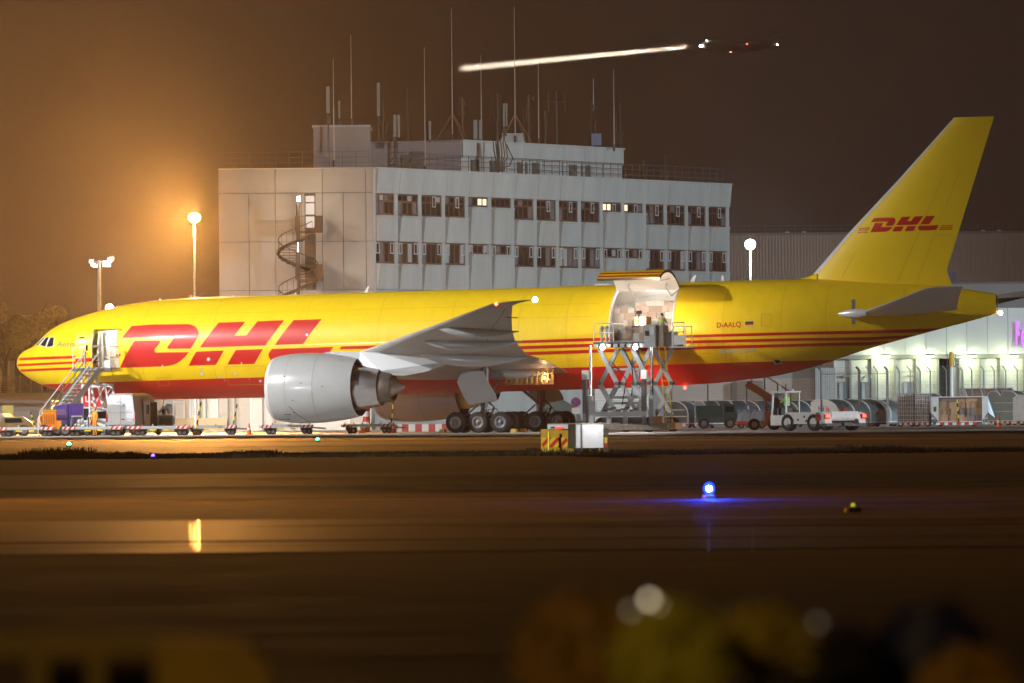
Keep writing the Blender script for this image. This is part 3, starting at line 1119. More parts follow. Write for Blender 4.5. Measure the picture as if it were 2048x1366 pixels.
for sd in (-1, 1):
    b = MB().loft([foil(0, w[1], w[2], w[3], w[4], sd * w[0], w[5]) for w in WING])
    wing = b.build('wing', M_WGREY, plane, smooth=50)
    b = MB()
    rr = []
    for w in WING[1:]:
        ch = w[3] - w[1]
        rr.append([(w[1] + ch * x, sd * w[0], w[2] + (w[4] - w[2]) * x + s_ * t * w[5] * ch * k_ + s_ * .008) for x, t, s_, k_ in ((.05, .36, 1, .62), (.012, .21, 1, .62), (0 - .002, 0, 1, .6), (.012, .21, -1, .42), (.045, .34, -1, .42))])
    b.loft(rr, closed=False, caps=False)
    b.build('leading_edge_slat', M_SLAT, wing, smooth=60)
    # flap and aileron gaps on the underside
    b = MB()
    for x0_, la, lb in ((.70, 3.6, 10.2), (.72, 12.4, 22.5), (.74, 23, 28.5)):
        A_ = []
        for la_ in (la, lb):
            sle, zle, ste, zte, tc = wing_at(la_)
            ch = ste - sle
            t_ = np.interp(x0_, [.6, .75], [.53, .36])
            A_.append(Vector((sle + ch * x0_, sd * la_, zle + (zte - zle) * x0_ - t_ * tc * ch * .42 - .004)))
        b.beam(A_[0], A_[1], .03, .03)
    b.build('flap_gap', M_DARK, wing)
    # flap track canoes
    for la, fx0, len_, rad, drop in ((4.3, 33.6, 6.0, .34, .25), (10.6, 32.6, 7.0, .42, .35), (15.8, 34.3, 6.2, .36, .30), (20.8, 36.4, 5.0, .30, .24)):
        sle, zle, ste, zte, tc = wing_at(la)
        b = MB()
        rg = []
        tip = {4.3: (36.0, 3.62), 10.6: (36.55, 4.50), 15.8: (37.95, 5.43), 20.8: (39.5, 5.98)}[la]
        f0 = tip[0] - len_
        zs0 = zle + (zte - zle) * ((f0 - sle) / (ste - sle)) - .28
        for k in range(11):
            u = k / 10
            rx = rad * math.sin(PI * min(1, u * 1.0) ** 0.75) ** 0.8 if 0 < u < 1 else 0.02
            z = zs0 + (tip[1] - zs0) * u - drop * math.sin(PI * u) * 0.9
            rg.append([(f0 + len_ * u, sd * la + rx * .8 * math.cos(t), z + rx * math.sin(t)) for t in [2 * PI * i / 12 for i in range(12)]])
        b.loft(rg)
        b.build('flap_track_fairing', M_GREY, wing, smooth=60)
    b = MB()
    b.beam((40.6, sd * 26.2, 6.75), (41.3, sd * 26.2, 6.70), .03, .05)
    b.build('static_wick', M_DARK, wing)
    # ---- engine
    cz, cy = 2.93, sd * 9.6
    b = MB()
    b.lathe([(19.70, 1.70), (19.73, 1.80), (19.82, 1.89), (20.0, 1.96)], (0, cy, cz), 'X', 48, 1)
    b.lathe([(20.0, 1.96), (20.3, 2.03), (20.9, 2.11), (21.5, 2.15), (22.2, 2.155), (22.95, 2.13)], (0, cy, cz), 'X', 48, 0)
    b.lathe([(22.97, 2.13), (23.6, 2.08), (24.3, 1.99), (24.9, 1.88), (25.32, 1.78)], (0, cy, cz), 'X', 48, 0)
    b.lathe([(25.32, 1.78), (25.30, 1.73), (24.6, 1.72), (23.6, 1.7), (22.8, 1.3)], (0, cy, cz), 'X', 48, 2)
    b.lathe([(19.70, 1.70), (19.85, 1.62), (20.3, 1.60), (20.9, 1.63)], (0, cy, cz), 'X', 48, 1)
    b.disc((20.95, cy, cz), 1.64, 'X', 48, 3)
    eng = b.build('engine_nacelle', [M_GREY, M_SLAT, mat('duct_liner', (0.11, 0.09, 0.08), 0.55, metal=0.4), M_DARK], plane, smooth=35)
    b = MB()
    b.lathe([(20.05, 0.02), (20.4, 0.28), (20.85, 0.48)], (0, cy, cz), 'X', 24)
    for k in range(22):
        a = 2 * PI * k / 22
        e1 = Vector((20.8, cy + .45 * math.cos(a), cz + .45 * math.sin(a)))
        e2 = Vector((20.7, cy + 1.56 * math.cos(a + .25), cz + 1.58 * math.sin(a + .25)))
        b.beam(e1, e2, .22, .03)
    b.build('fan', M_DKMETAL, eng, smooth=40)
    b = MB()
    b.lathe([(23.2, 1.42), (24.6, 1.42), (25.5, 1.36), (26.3, 1.22), (26.75, 1.13)], (0, cy, cz - .03), 'X', 40, 0)
    b.lathe([(26.75, 1.13), (26.74, 1.03), (26.2, 1.03)], (0, cy, cz - .03), 'X', 40, 1)
    b.build('core_cowl', [M_METAL, M_DKMETAL], eng, smooth=35)
    b = MB()
    b.lathe([(26.3, 1.02), (26.9, 0.99), (27.25, .93), (27.5, .86), (27.5, .8), (26.9, .8)], (0, cy, cz - .04), 'X', 40)
    b.build('exhaust_nozzle', M_DKMETAL, eng, smooth=35)
    b = MB()
    b.lathe([(26.6, .72), (27.2, .64), (27.7, .40), (28.15, .12), (28.25, .02)], (0, cy, cz - .06), 'X', 32)
    b.build('exhaust_plug', mat('plug_metal', (0.33, 0.30, 0.28), 0.4, metal=0.8, var=0.2), eng, smooth=60)
    b = MB()
    for k_ in range(20):
        pass
    b.lathe([(22.945, 2.137), (22.975, 2.137)], (0, cy, cz), 'X', 48)
    b.lathe([(21.15, 2.137), (21.168, 2.139)], (0, cy, cz), 'X', 48)
    b.build('cowl_joint', mat('grey_seam', (0.2, 0.2, 0.21), 0.6), eng)
    # lower cowl access seam and a few latches
    for a, x0, x1 in ((-20, 21.6, 21.7), (8, 22.2, 22.32), (-62, 20.4, 21.1), (2, 23.6, 23.7), (-48, 20.9, 21.3), (-44, 21.5, 21.62), (20, 21.1, 21.2)):
        t = math.radians(a)
        MB().box(((x0 + x1) / 2, cy + sd * 2.15 * math.cos(t), cz + 2.15 * math.sin(t)), (x1 - x0, .03, .04)).build('cowl_latch', M_DARK, eng)
    # seam between the two lower cowl doors, running up the flank
    MB().path([Vector((21.35 + .9 * q, cy + sd * 2.157 * math.cos(math.radians(-30 - 42 * q)), cz + 2.157 * math.sin(math.radians(-30 - 42 * q)))) for q in [k / 8 for k in range(9)]], .014, 4).build('cowl_door_seam', M_DARK, eng)
    # pylon
    pyl = [(632, 711), (655, 704), (724, 703.2), (775, 701), (862, 712), (905, 722), (880, 733), (856, 743), (811, 751.5), (768, 750), (764, 742), (722, 729), (690, 720)]
    pp = [L(x, y, -9.6) for x, y in pyl]
    b = MB()
    th_ = [.08, .25, .33, .36, .36, .3, .3, .25, .2, .3, .34, .34, .2]
    A_ = [(s_, cy - t_, z_) for (s_, z_), t_ in zip(pp, th_)]
    B_ = [(s_, cy + t_, z_) for (s_, z_), t_ in zip(pp, th_)]
    k = len(A_)
    b.add(A_ + B_, [tuple(range(k)), tuple(range(2 * k - 1, k - 1, -1))] + [(i, (i + 1) % k, k + (i + 1) % k, k + i) for i in range(k)])
    b.build('engine_pylon', M_GREY, plane)
    # ---- tailplane
    ST = [(1.2, 54.2, 6.78, 61.0, 6.95, .09), (2.2, 55.1, 6.86, 61.2, 7.05, .085), (6.5, 58.5, 7.5, 62.55, 7.60, .08), (10.2, 61.5, 8.12, 63.85, 8.17, .075), (10.75, 62.2, 8.19, 64.0, 8.2, .06)]
    b = MB().loft([foil(0, w[1], w[2], w[3], w[4], sd * w[0], w[5]) for w in ST])
    tp = b.build('tailplane', mat('pale_tailplane_paint', (.66, .67, .68), .35, var=.06), plane, smooth=50)
    b = MB()
    rr = []
    for w in ST:
        ch = w[3] - w[1]
        rr.append([(w[1] + ch * x, sd * w[0], w[2] + (w[4] - w[2]) * x + s_ * t * w[5] * ch * k_ + s_ * .006) for x, t, s_, k_ in ((.05, .36, 1, .62), (.012, .21, 1, .62), (-.002, 0, 1, .6), (.012, .21, -1, .42), (.045, .34, -1, .42))])
    b.loft(rr, closed=False, caps=False)
    b.build('leading_edge', M_SLAT, tp, smooth=60)
    b = MB()
    rg = []
    for u in range(9):
        q = u / 8
        r_ = .30 * math.sin(PI * (0.06 + .7 * q))
        rg.append([(53.7 + 1.9 * q, sd * (2.25 + .25 * q + r_ * math.cos(t) * .7), 6.84 + .04 * q + r_ * math.sin(t)) for t in [2 * PI * i / 10 for i in range(10)]])
    b.loft(rg)
    b.build('root_fairing', M_SLAT, tp, smooth=60)
    b = MB()
    b.box((54.75, sd * 2.45, 6.95), (.22, .06, 1.5))
    b.build('seal_plate', M_LETGREY, tp)

# ---- fin
_fle = [L(x, y, 0) for x, y in ((1628, 547), (1644.5, 529), (1691.8, 473), (1800, 357), (1908.8, 235))]
_te0, _te1 = L(1885, 568, 0), L(1988, 233, 0)
FIN = [(8.2, _fle[0][0] - .9, 60.4, .5)]
for s_, z_ in _fle:
    FIN.append((z_, s_, _te0[0] + (_te1[0] - _te0[0]) * (z_ - _te0[1]) / (_te1[1] - _te0[1]), .46 - .31 * (z_ - 9) / 9.7))
FIN[-1] = (18.68,) + FIN[-1][1:]
b = MB()
rg = []
for z, a, c, th_ in FIN:
    xs = [0, .015, .05, .13, .27, .42, .6, .8, 1.0]
    hh = [0, .25, .45, .75, .97, 1, .8, .45, .05]
    rg.append([(a + (c - a) * x, -h_ * th_, z) for x, h_ in zip(xs, hh)] + [(a + (c - a) * x, h_ * th_, z) for x, h_ in list(zip(xs, hh))[::-1][:-1]])
b.loft(rg)
fin = b.build('tail_fin', M_YEL, plane, smooth=50)


def fin_y(s, z, off=0.0):
    zs = [f[0] for f in FIN]
    a = float(np.interp(z, zs, [f[1] for f in FIN]))
    c = float(np.interp(z, zs, [f[2] for f in FIN]))
    t = float(np.interp(z, zs, [f[3] for f in FIN]))
    u = (s - a) / (c - a)
    return -t * float(np.interp(u, [0, .015, .05, .13, .27, .42, .6, .8, 1.0], [0, .25, .45, .75, .97, 1, .8, .45, .05])) - off


b = MB()
rr = []
for z, a, c, th_ in FIN[1:]:
    ch = c - a
    rr.append([(a + ch * .035, -.4 * th_, z), (a + ch * .012, -.25 * th_, z), (a - .03, 0, z), (a + ch * .012, .25 * th_, z), (a + ch * .035, .4 * th_, z)])
b.loft(rr, closed=False, caps=False)
b.build('fin_leading_edge', M_SLAT, fin, smooth=60)
b = MB()
rg = []
for u in range(7):
    q = u / 6
    a = 49.9 + (_fle[0][0] + .25 - 49.9) * q
    z = 9.02 + (_fle[0][1] - 8.98) * q ** 2
    w_ = .08 + .32 * q
    rg.append([(a, -w_, 8.4), (a, -w_ * .6, z - .1), (a, 0, z), (a, w_ * .6, z - .1), (a, w_, 8.4)])
b.loft(rg, closed=False, caps=False)
b.build('fin_root_fillet', M_YEL, fin, smooth=60)


def finpx(pts):
    out = []
    for x, y in pts:
        yy = -.4
        for _ in range(8):
            s, z = L(x, y, yy)
            yy = .5 * yy + .5 * fin_y(s, z)
        out.append((s, z))
    return out


def tail_logo(p):
    # map logo space onto the fin: unshear, then fit corner points
    out = []
    for x, y in p:
        v = y + 0.0325 * (x - 75)
        u = (x - 75) / 1622.0
        w = (v - 195) / 320.0
        # bottom line (1740.5,464.3)->(1866,459.5) for u 0..1 ; height 31 px
        bx = 1740.5 + (1878 - 1740.5) * u
        by = 464.6 + (459.6 - 464.6) * u
        out.append((bx, by - (1 - w) * 28.5))
    return out


decal('lettering', [finpx(tail_logo(p)) for p in LOGO], M_RED, 0.012, dz=0.6, ds=0.5, parent=fin, yf=fin_y)
for q in ([(1719, 455.8), (1741, 455), (1739.5, 456.9), (1717.8, 457.7)], [(1717.3, 459.4), (1738.5, 458.7), (1737.3, 460.6), (1716.2, 461.3)], [(1716, 464), (1736.3, 463.2), (1735.3, 465.2), (1715, 466)],
          [(1883.5, 450.6), (1906, 450), (1905.4, 451.9), (1882, 452.5)], [(1881, 454.4), (1905, 453.8), (1904.6, 455.7), (1879.8, 456.3)], [(1879, 458), (1904.2, 457.4), (1903.7, 459.4), (1877.8, 460)]):
    decal('stripe', [finpx(q)], M_RED, 0.012, ds=0.5, parent=fin, yf=fin_y)
for q in ([(1793, 566), (1886, 352), (1886.7, 352), (1793.8, 566)], [(1832, 566), (1925, 325), (1925.6, 325), (1832.7, 566)], [(1683, 555), (1713, 500), (1713.8, 500), (1684, 555)], [(1875, 469.6), (1903, 468.4), (1903, 469.2), (1875, 470.4)]):
    decal('rudder_joint', [finpx(q)], M_SEAM, 0.006, dz=1.0, parent=fin, yf=fin_y)

# ---- undercarriage
tyre = MB()
tyre.lathe([(-.20, .36), (-.235, .45), (-.235, .55), (-.2, .615), (-.12, .65), (.12, .65), (.2, .615), (.235, .55), (.235, .45), (.20, .36)], (0, 0, 0), 'Y', 28)
TYRE = tyre.mesh('wheel', M_BLACK)
TYRE.shade_smooth()
rim = MB()
rim.lathe([(-.2, .37), (-.215, .33), (-.17, .29), (-.09, .25), (-.07, .16), (-.16, .13), (-.17, .02)], (0, 0, 0), 'Y', 24, 0)
rim.lathe([(.2, .37), (.215, .33), (.17, .29), (.09, .25), (.07, .16), (.1, .02)], (0, 0, 0), 'Y', 24, 0)
for k in range(9):
    a = 2 * PI * k / 9
    rim.disc((.205 * math.cos(a), -.084, .205 * math.sin(a)), .03, 'Y', 8, 1)
    rim.disc((.205 * math.cos(a), .084, .205 * math.sin(a)), .03, 'Y', 8, 1)
RIM = rim.mesh('rim', [M_RIM, M_DARK])
RIM.shade_smooth()


def axle_wheel(s, y, z):
    w = inst('wheel', TYRE, plane, (s, y, z))
    inst('rim', RIM, w)


for sd in (-1, 1):
    for ax in (30.33, 31.78, 33.23):
        for off in (-.72, .72):
            axle_wheel(ax, sd * 5.48 + off, .65 + EPS * (31.78 - ax))
    b = MB()
    y0 = sd * 5.48
    b.beam((30.2, y0, .72), (33.4, y0, .72), .3, .34)
    for ax in (30.33, 31.78, 33.23):
        b.tube((ax, y0 - .6, .65), (ax, y0 + .6, .65), .1, n=10)
    b.tube((31.78, y0, .7), (31.9, y0, 2.2), .16, n=12)
    b.tube((31.9, y0, 1.6), (32.05, y0, 4.2), .24, n=12)
    b.tube((31.8, y0, 1.7), (29.9, y0 - sd * 1.4, 3.7), .09, n=8)
    b.tube((31.85, y0, 1.6), (32.3, y0 - sd * 2.2, 3.6), .1, n=8)
    b.beam((32.1, y0, 1.0), (32.6, y0, 1.5), .12, .06)
    b.beam((32.6, y0, 1.5), (32.15, y0, 2.0), .12, .06)
    b.tube((30.5, y0, .9), (31.5, y0, 1.7), .05, n=6)
    b.build('landing_gear_strut', M_RIM, plane, smooth=40)
    b = MB()
    rnd = random.Random(3)
    for k in range(8):
        a = Vector((31.9 + rnd.uniform(-.2, .5), y0 - .25, 1.9 + rnd.uniform(-.6, .4)))
        c = Vector((30.8 + rnd.uniform(0, 2.6), y0 - .35, 1.0 + rnd.uniform(-.1, .3)))
        mid = (a + c) / 2 + Vector((rnd.uniform(-.2, .5), 0, rnd.uniform(-.25, .35)))
        b.path([a, mid, c], .022, 5)
    b.build('brake_hose', M_DARK, plane)
    b = MB()
    dp = cpx([(425, 728), (580, 733), (612, 800), (630, 832), (668, 892), (690, 925), (700, 968), (480, 1005), (435, 945), (372, 820), (405, 745)], 820, 560, 4.0176)
    ld = [L(x, y, -6.4) for x, y in dp]
    ztop = max(q[1] for q in ld)
    A_ = [(q[0], sd * (6.15 + (ztop - q[1]) * .12), q[1]) for q in ld]
    b.prism(A_, (0, sd * .07, 0))
    b.build('gear_door', M_GREY, plane)
# wheel well seen under the wing, lit by its service lamp
b = MB()
for k in range(9):
    x0 = 33.0 + k * .33
    b.beam((x0, -4.4, 3.0), (x0 + .1, -4.4, 3.75), .1, .1)
b.beam((32.9, -4.45, 3.35), (36.0, -4.45, 3.2), .08, .06)
b.bb((32.8, -4.2, 2.9), (36, -4.1, 3.9))
b.build('wheel_well', mat('primer_ochre', (0.5, 0.30, 0.12), 0.6, var=0.4, vscale=5), plane)
# nose gear and its door with the registration letters
b = MB()
b.tube((4.6, 0, .55), (4.5, 0, 3.0), .13, n=10)
b.tube((4.6, -.45, .53), (4.6, .45, .53), .07, n=8)
b.tube((4.6, 0, 1.4), (6.2, 0, 2.9), .07, n=8)
b.build('nose_gear_strut', M_WHITE, plane, smooth=40)
for y in (-.36, .36):
    w = inst('wheel', TYRE, plane, (4.6, y, .53), scale=(.82, .7, .82))
    inst('rim', RIM, w)
nd = [L(x, y, -.75) for x, y in ((163, 775), (205, 773), (203, 817), (164, 810))]
b = MB().prism([(s_, -.75, z_) for s_, z_ in nd], (0, .05, 0))
ngd = b.build('nose_gear_door', M_RED, plane)
vs, fs = text_polys('LQ', 1.0, bold=0.02)
p0 = L(170, 804, -.77)
MBt = MB().add([(p0[0] + v.x * .48, -.762, p0[1] + v.y * .62) for v in vs], fs)
MBt.build('lettering', M_WHITE, ngd)

# ---- antennas, beacons and small lamps
for (x, y, h_, ln, lean) in ((728, 584.5, .36, .22, .25), (1188, 571, .10, 1.5, 0.1), (1379, 564, .42, .3, .3), (1442, 561.5, .32, .22, .05), (590, 589, .12, .12, 0), (466, 594, .1, .12, 0), (392, 597, .1, .3, 0), (318, 601, .13, .22, 0)):
    s_, z_ = L(x, y, 0)
    b = MB()
    vs = [(s_, -.03, z_ - .05), (s_ + ln, -.03, z_ - .05), (s_ + ln, .03, z_ - .05), (s_, .03, z_ - .05), (s_ + lean, -.015, z_ + h_), (s_ + lean + ln * .5, -.015, z_ + h_), (s_ + lean + ln * .5, .015, z_ + h_), (s_ + lean, .015, z_ + h_)]
    b.add(vs, [(3, 2, 1, 0), (4, 5, 6, 7), (0, 1, 5, 4), (1, 2, 6, 5), (2, 3, 7, 6), (3, 0, 4, 7)])
    b.build('blade_antenna', M_WHITE, plane)


def local_lamp(name, s, y, z, r, col, es, power=0, pcol=None, size=.1):
    b = MB().sphere((s, y, z), r, 10)
    o = b.build(name, emat('lit_%s_%.2f_%.2f_%.2f_%.0f' % (name, *col, es), col, es), plane, smooth=180)
    if power:
        w = plane.matrix_world if False else None
        p = Matrix.Translation(N0) @ PL_M.to_4x4() @ Vector((s, y, z))
        lamp(name + '_light', 'POINT', p, power, pcol or col, size=size)
    return o


local_lamp('wingtip_strobe', 44.5, -32.42, 7.62, .16, (1, .9, .75), 60, 500, (1, .88, .7), .1)
local_lamp('navigation_lamp', 41.2, -29.75, 7.48, .11, (1, .05, .02), 25, 160, (1, .06, .03), .1)
_tp = L(1997, 626, 0)
local_lamp('tail_lamp', _tp[0] + .12, 0, _tp[1], .14, (1, .72, .5), 60, 300, (1, .7, .45), .1)
_bp = L(1372, 774, -.1)
local_lamp('belly_beacon', _bp[0], -.3, _bp[1] - .05, .1, (1, .03, .02), 20)
_wp = Matrix.Translation(N0) @ PL_M.to_4x4() @ Vector((41.0, -2.2, 1.35))
lamp('belly_beacon_light', 'POINT', _wp, 260, (1, .06, .05), size=.2)
local_lamp('top_beacon', 10.6, 0, 8.93, .07, (1, .08, .03), 5)
local_lamp('wheel_well_lamp', 35.6, -4.75, 3.3, .07, (1, .55, .25), 12, 90, (1, .6, .3), .1)
_wp = Matrix.Translation(N0) @ PL_M.to_4x4() @ Vector((41.3, -.6, 8.2))
lamp('cargo_bay_light', 'POINT', _wp, 380, (1, .92, .82), size=.4)
_wp = Matrix.Translation(N0) @ PL_M.to_4x4() @ Vector((6.0, -1.7, zt - .15))
lamp('entry_light', 'POINT', _wp, 160, (1, .93, .8), size=.2)

# ================================================================== buildings
M_CONC = mat('pale_concrete_panel', (0.42, 0.43, 0.43), 0.7, var=0.16, vscale=0.6, stretch=(1.2, 1.2, 0.25))
M_CONC2 = mat('shaded_end_panel', (0.34, 0.315, 0.30), 0.75, var=0.12, vscale=0.4)  # end wall lies in shade: its tone is put into the panel colour
M_CORE = mat('joint_dark_grey', (0.10, 0.095, 0.09), 0.8)  # plain dark grey core showing through the panel joints
M_WFRAME = mat('brown_window_frame', (0.085, 0.038, 0.028), 0.5)
M_PANE = mat('window_glass', (0.02, 0.022, 0.028), 0.06, spec=0.7)
M_CURT = mat('curtained_glass', (0.17, 0.17, 0.19), 0.25, var=0.25, vscale=2)
M_BLIND = mat('pale_blind_glass', (0.40, 0.40, 0.42), 0.3, var=0.1)
M_LIT = emat('lit_window', (1.0, 0.86, 0.58), 1.5)
M_RAIL = mat('dark_rail', (0.09, 0.09, 0.10), 0.5, metal=0.4)
M_ROOFD = mat('roof_membrane', (0.07, 0.07, 0.07), 0.8)
M_SHADE = mat('shaded_roof_block', (0.27, 0.25, 0.26), 0.6, var=0.1, vscale=0.8)  # shade on the lift housing put into a darker colour

D0, D1 = 577.0, 628.0
OB = Vector((P(750, 800, D0).x, D0, 0))
OE = Vector((P(1461, 800, D1).x, D1, 0))
OU = (OE - OB)
OLEN = OU.length
OU.normalize()
ON = Vector((OU.y, -OU.x, 0))          # outward normal of the long face
ORZ = math.atan2(OU.y, OU.x)
OROT = Matrix.Rotation(ORZ, 3, 'Z')
OX0 = P(440, 800, D0).x - OB.x          # left end of the end wall


def OZ(y, x=752.0):
    return P(x, y, D0).z


office = thing('office_building', 'pale concrete airport office block with brown strip windows and antenna crowded roof', 'building', tuple(OB))
z_roof, z_h1, z_b1, z_h2, z_b2, z_h3 = OZ(336.5), OZ(385.5), OZ(429), OZ(482), OZ(526), OZ(579)
NB = 16
BW = OLEN / NB


def rf(u, n_, z):
    return OU * u + ON * n_ + Vector((0, 0, z))


def rbox(mb, u0, u1, n0, n1, z0, z1, mi=0):
    c = rf((u0 + u1) / 2, (n0 + n1) / 2, (z0 + z1) / 2)
    mb.box(c, (u1 - u0, abs(n1 - n0), z1 - z0), mi, OROT)


# core (behind all panels)
b = MB()
q = [Vector((OX0 + .05, .25, 0)), Vector((-.1, .25, 0)), rf(.3, -.45, 0), rf(OLEN - .05, -.45, 0), rf(OLEN - .05, -16, 0), Vector((OX0 + .05, 22, 0))]
b.prism(q, (0, 0, z_roof - .35))
b.build('wall', M_CORE, office)
# end wall panels
cols = [440, 500.7, 553.7, 605.7, 648, 689.6, 734.8, 750]
cx_ = [P(c, 800, D0).x - OB.x for c in cols]
rows = [z_roof, OZ(384.7), z_h2, z_h3, OZ(676), OZ(774), 0]
for i in range(len(cx_) - 1):
    for k in range(len(rows) - 1):
        if k == 0 and i in (0, 2, 4):
            continue
        x0, x1 = cx_[i], cx_[i + 1]
        if k == 0:                       # the top row has wider panels
            x0 = {1: cx_[0], 3: cx_[2], 5: cx_[4]}.get(i, x0)
        if i == 3 and k in (1, 2):       # doors take the place of this panel
            continue
        MB().bb((x0 + .02, 0.0, rows[k + 1] + .02), (x1 - .02, .26, rows[k] - .02)).build('panel', M_CONC2, office)
# doors onto the spiral stair
for k in (1, 2):
    z0, z1 = rows[k + 1], rows[k]
    xa, xb = cx_[3], cx_[4]
    da, db = P(612, 800, D0).x - OB.x, P(634, 800, D0).x - OB.x
    MB().bb((xa + .02, 0, z0 + .02), (da, .26, z1 - .02)).build('panel', M_CONC2, office)
    MB().bb((db, 0, z0 + .02), (xb - .02, .26, z1 - .02)).build('panel', M_CONC2, office)
    f = MB()
    zt_ = z0 + 3.4
    f.bb((da, .05, z0 + .9), (da + .08, .2, zt_))
    f.bb((db - .08, .05, z0 + .9), (db, .2, zt_))
    for zz_ in (z0 + .9, z0 + 1.85, z0 + 2.75, zt_ - .1):
        f.bb((da, .05, zz_), (db, .2, zz_ + .1))
    dr = f.build('door', M_WFRAME, office)
    g = emat('lit_door_glass', (1.0, 0.9, 0.78), 0.8) if k == 1 else mat('door_leaf', (0.10, 0.075, 0.05), 0.5)
    for za, zb_ in ((z0 + 1.0, z0 + 1.85), (z0 + 1.95, z0 + 2.75), (z0 + 2.85, zt_ - .1)):
        MB().bb((da + .08, .12, za), (db - .08, .16, zb_)).build('pane', g, dr)
# long face: corner strip, head band, windows, spandrels
MB().add([(-.02, -.02, 0), tuple(rf(.28, .02, 0)), tuple(rf(.28, .02, z_roof)), (-.02, -.02, z_roof)], [(0, 1, 2, 3)]).build('corner_pier', M_CONC, office)
for i in range(NB):
    u0, u1 = i * BW + .26 * (i == 0), (i + 1) * BW
    b = MB()
    A_ = [rf(u0 + .015, -.45, z_h1), rf(u1 - .015, -.45, z_h1), rf(u1 - .015, -.45, z_roof), rf(u0 + .015, -.45, z_roof)]
    B_ = [rf(u0 + .015, .12, z_h1), rf(u1 - .015, .12, z_h1), rf(u1 - .015, .30, z_roof), rf(u0 + .015, .30, z_roof)]
    b.add(A_ + B_, [(0, 1, 2, 3), (7, 6, 5, 4), (0, 4, 5, 1), (1, 5, 6, 2), (2, 6, 7, 3), (3, 7, 4, 0)])
    b.build('head_panel', M_CONC, office)
b = MB()
rbox(b, .0, OLEN, -.5, .36, z_roof, z_roof + .09)
b.bb((OX0, -.03, z_roof), (-.02, .5, z_roof + .07))
b.build('coping', mat('coping_metal', (0.55, 0.53, 0.5), 0.4, metal=0.3), office)
SHORT = (4, 5, 10, 11)
rnd = random.Random(11)
PANE_ME = {}


def pane_mesh(w, h, m):
    k = (round(w, 3), round(h, 3), m.name)
    if k not in PANE_ME:
        mb = MB()
        mb.box((0, 0, 0), (w, .03, h), 0, OROT)
        PANE_ME[k] = mb.mesh('pane', m)
    return PANE_ME[k]


for row, (zh, zb_) in enumerate(((z_h1, z_b1), (z_h2, z_b2))):
    nxt = (z_h2, z_h3)[row]
    for i in range(NB):
        u0 = i * BW + (.26 if i == 0 else .0)
        wu0, wu1 = i * BW + (.28 if i == 0 else .06), (i + 1) * BW - .48
        short = i in SHORT
        zbot = zh - (zh - zb_) * (.46 if short else 1.0)
        # pier right of the window
        b = MB()
        rbox(b, wu1, (i + 1) * BW + .04, -.4, .0, zbot - .1, zh)
        b.build('pier', M_CONC, office)
        # window frame
        b = MB()
        nu = 4
        ww = (wu1 - wu0) / nu
        for k in range(nu + 1):
            rbox(b, wu0 + k * ww - .06, wu0 + k * ww + .06, -.17, -.08, zbot, zh)
        for zz_ in (zbot + .06, zh - .06) + (() if short or row == 1 else (zh - (zh - zbot) * .36,)):
            rbox(b, wu0, wu1, -.165, -.075, zz_ - .07, zz_ + .07)
        win = b.build('window', M_WFRAME, office)
        split = [(zbot + .12, zh - .12)] if (short or row == 1) else [(zbot + .12, zh - (zh - zbot) * .36 - .07), (zh - (zh - zbot) * .36 + .07, zh - .12)]
        for k in range(nu):
            for si, (za, zc_) in enumerate(split):
                m = rnd.choice([M_PANE, M_PANE, M_CURT, M_CURT, M_PANE, M_BLIND] if row else [M_PANE, M_PANE, M_PANE, M_CURT])
                if row == 0 and ((i == 4 and k >= 2) or (i == 10 and k < 2) or (i == 11 and k < 1)):
                    m = M_LIT
                if row == 0 and si == 1 and i < 3 and k == (1, 2, 3)[i]:
                    m = M_BLIND
                inst('pane', pane_mesh(ww - .12, zc_ - za, m), win, rf(wu0 + (k + .5) * ww, -.13, (za + zc_) / 2))
        # small wall-hung casement boxes seen in the glass
        if row == 1 or i > 6 or i in (2, 3):
            for k in ((0, 3) if row else (2,)):
                b = MB()
                uu = wu0 + (k + .55) * ww
                for du in (-.22, .22):
                    rbox(b, uu + du - .035, uu + du + .035, -.06, -.03, zh - .85, zh - .12)
                for zq in (zh - .85, zh - .12):
                    rbox(b, uu - .25, uu + .25, -.06, -.03, zq - .035, zq + .035)
                b.build('open_casement', M_WHITE, win)
        # sill and spandrel below: each panel is turned a little, so its left edge stands proud
        b = MB()
        ua, ub = u0 + .0, (i + 1) * BW - .015
        zs_, zt_ = zbot - .15, zbot - .02
        A_ = [rf(ua, -.4, zs_), rf(ub, -.4, zs_), rf(ub, -.4, zt_), rf(ua, -.4, zt_)]
        B_ = [rf(ua, .42, zs_), rf(ub, .12, zs_), rf(ub, .12, zt_), rf(ua, .42, zt_)]
        b.add(A_ + B_, [(0, 1, 2, 3), (7, 6, 5, 4), (0, 4, 5, 1), (1, 5, 6, 2), (2, 6, 7, 3), (3, 7, 4, 0)])
        b.build('sill', M_CONC, office)
        b = MB()
        A_ = [rf(ua, -.45, nxt + .02), rf(ub, -.45, nxt + .02), rf(ub, -.45, zbot - .16), rf(ua, -.45, zbot - .16)]
        B_ = [rf(ua, .16, nxt + .02), rf(ub, .03, nxt + .02), rf(ub, .05, zbot - .16), rf(ua, .34, zbot - .16)]
        b.add(A_ + B_, [(0, 1, 2, 3), (7, 6, 5, 4), (0, 4, 5, 1), (1, 5, 6, 2), (2, 6, 7, 3), (3, 7, 4, 0)])
        b.build('spandrel_panel', M_CONC, office)
# storeys hidden by the aircraft: plain lower wall
b = MB()
rbox(b, .2, OLEN, -.5, .0, 0, z_h3 - .02)
b.build('lower_wall', M_CONC, office)
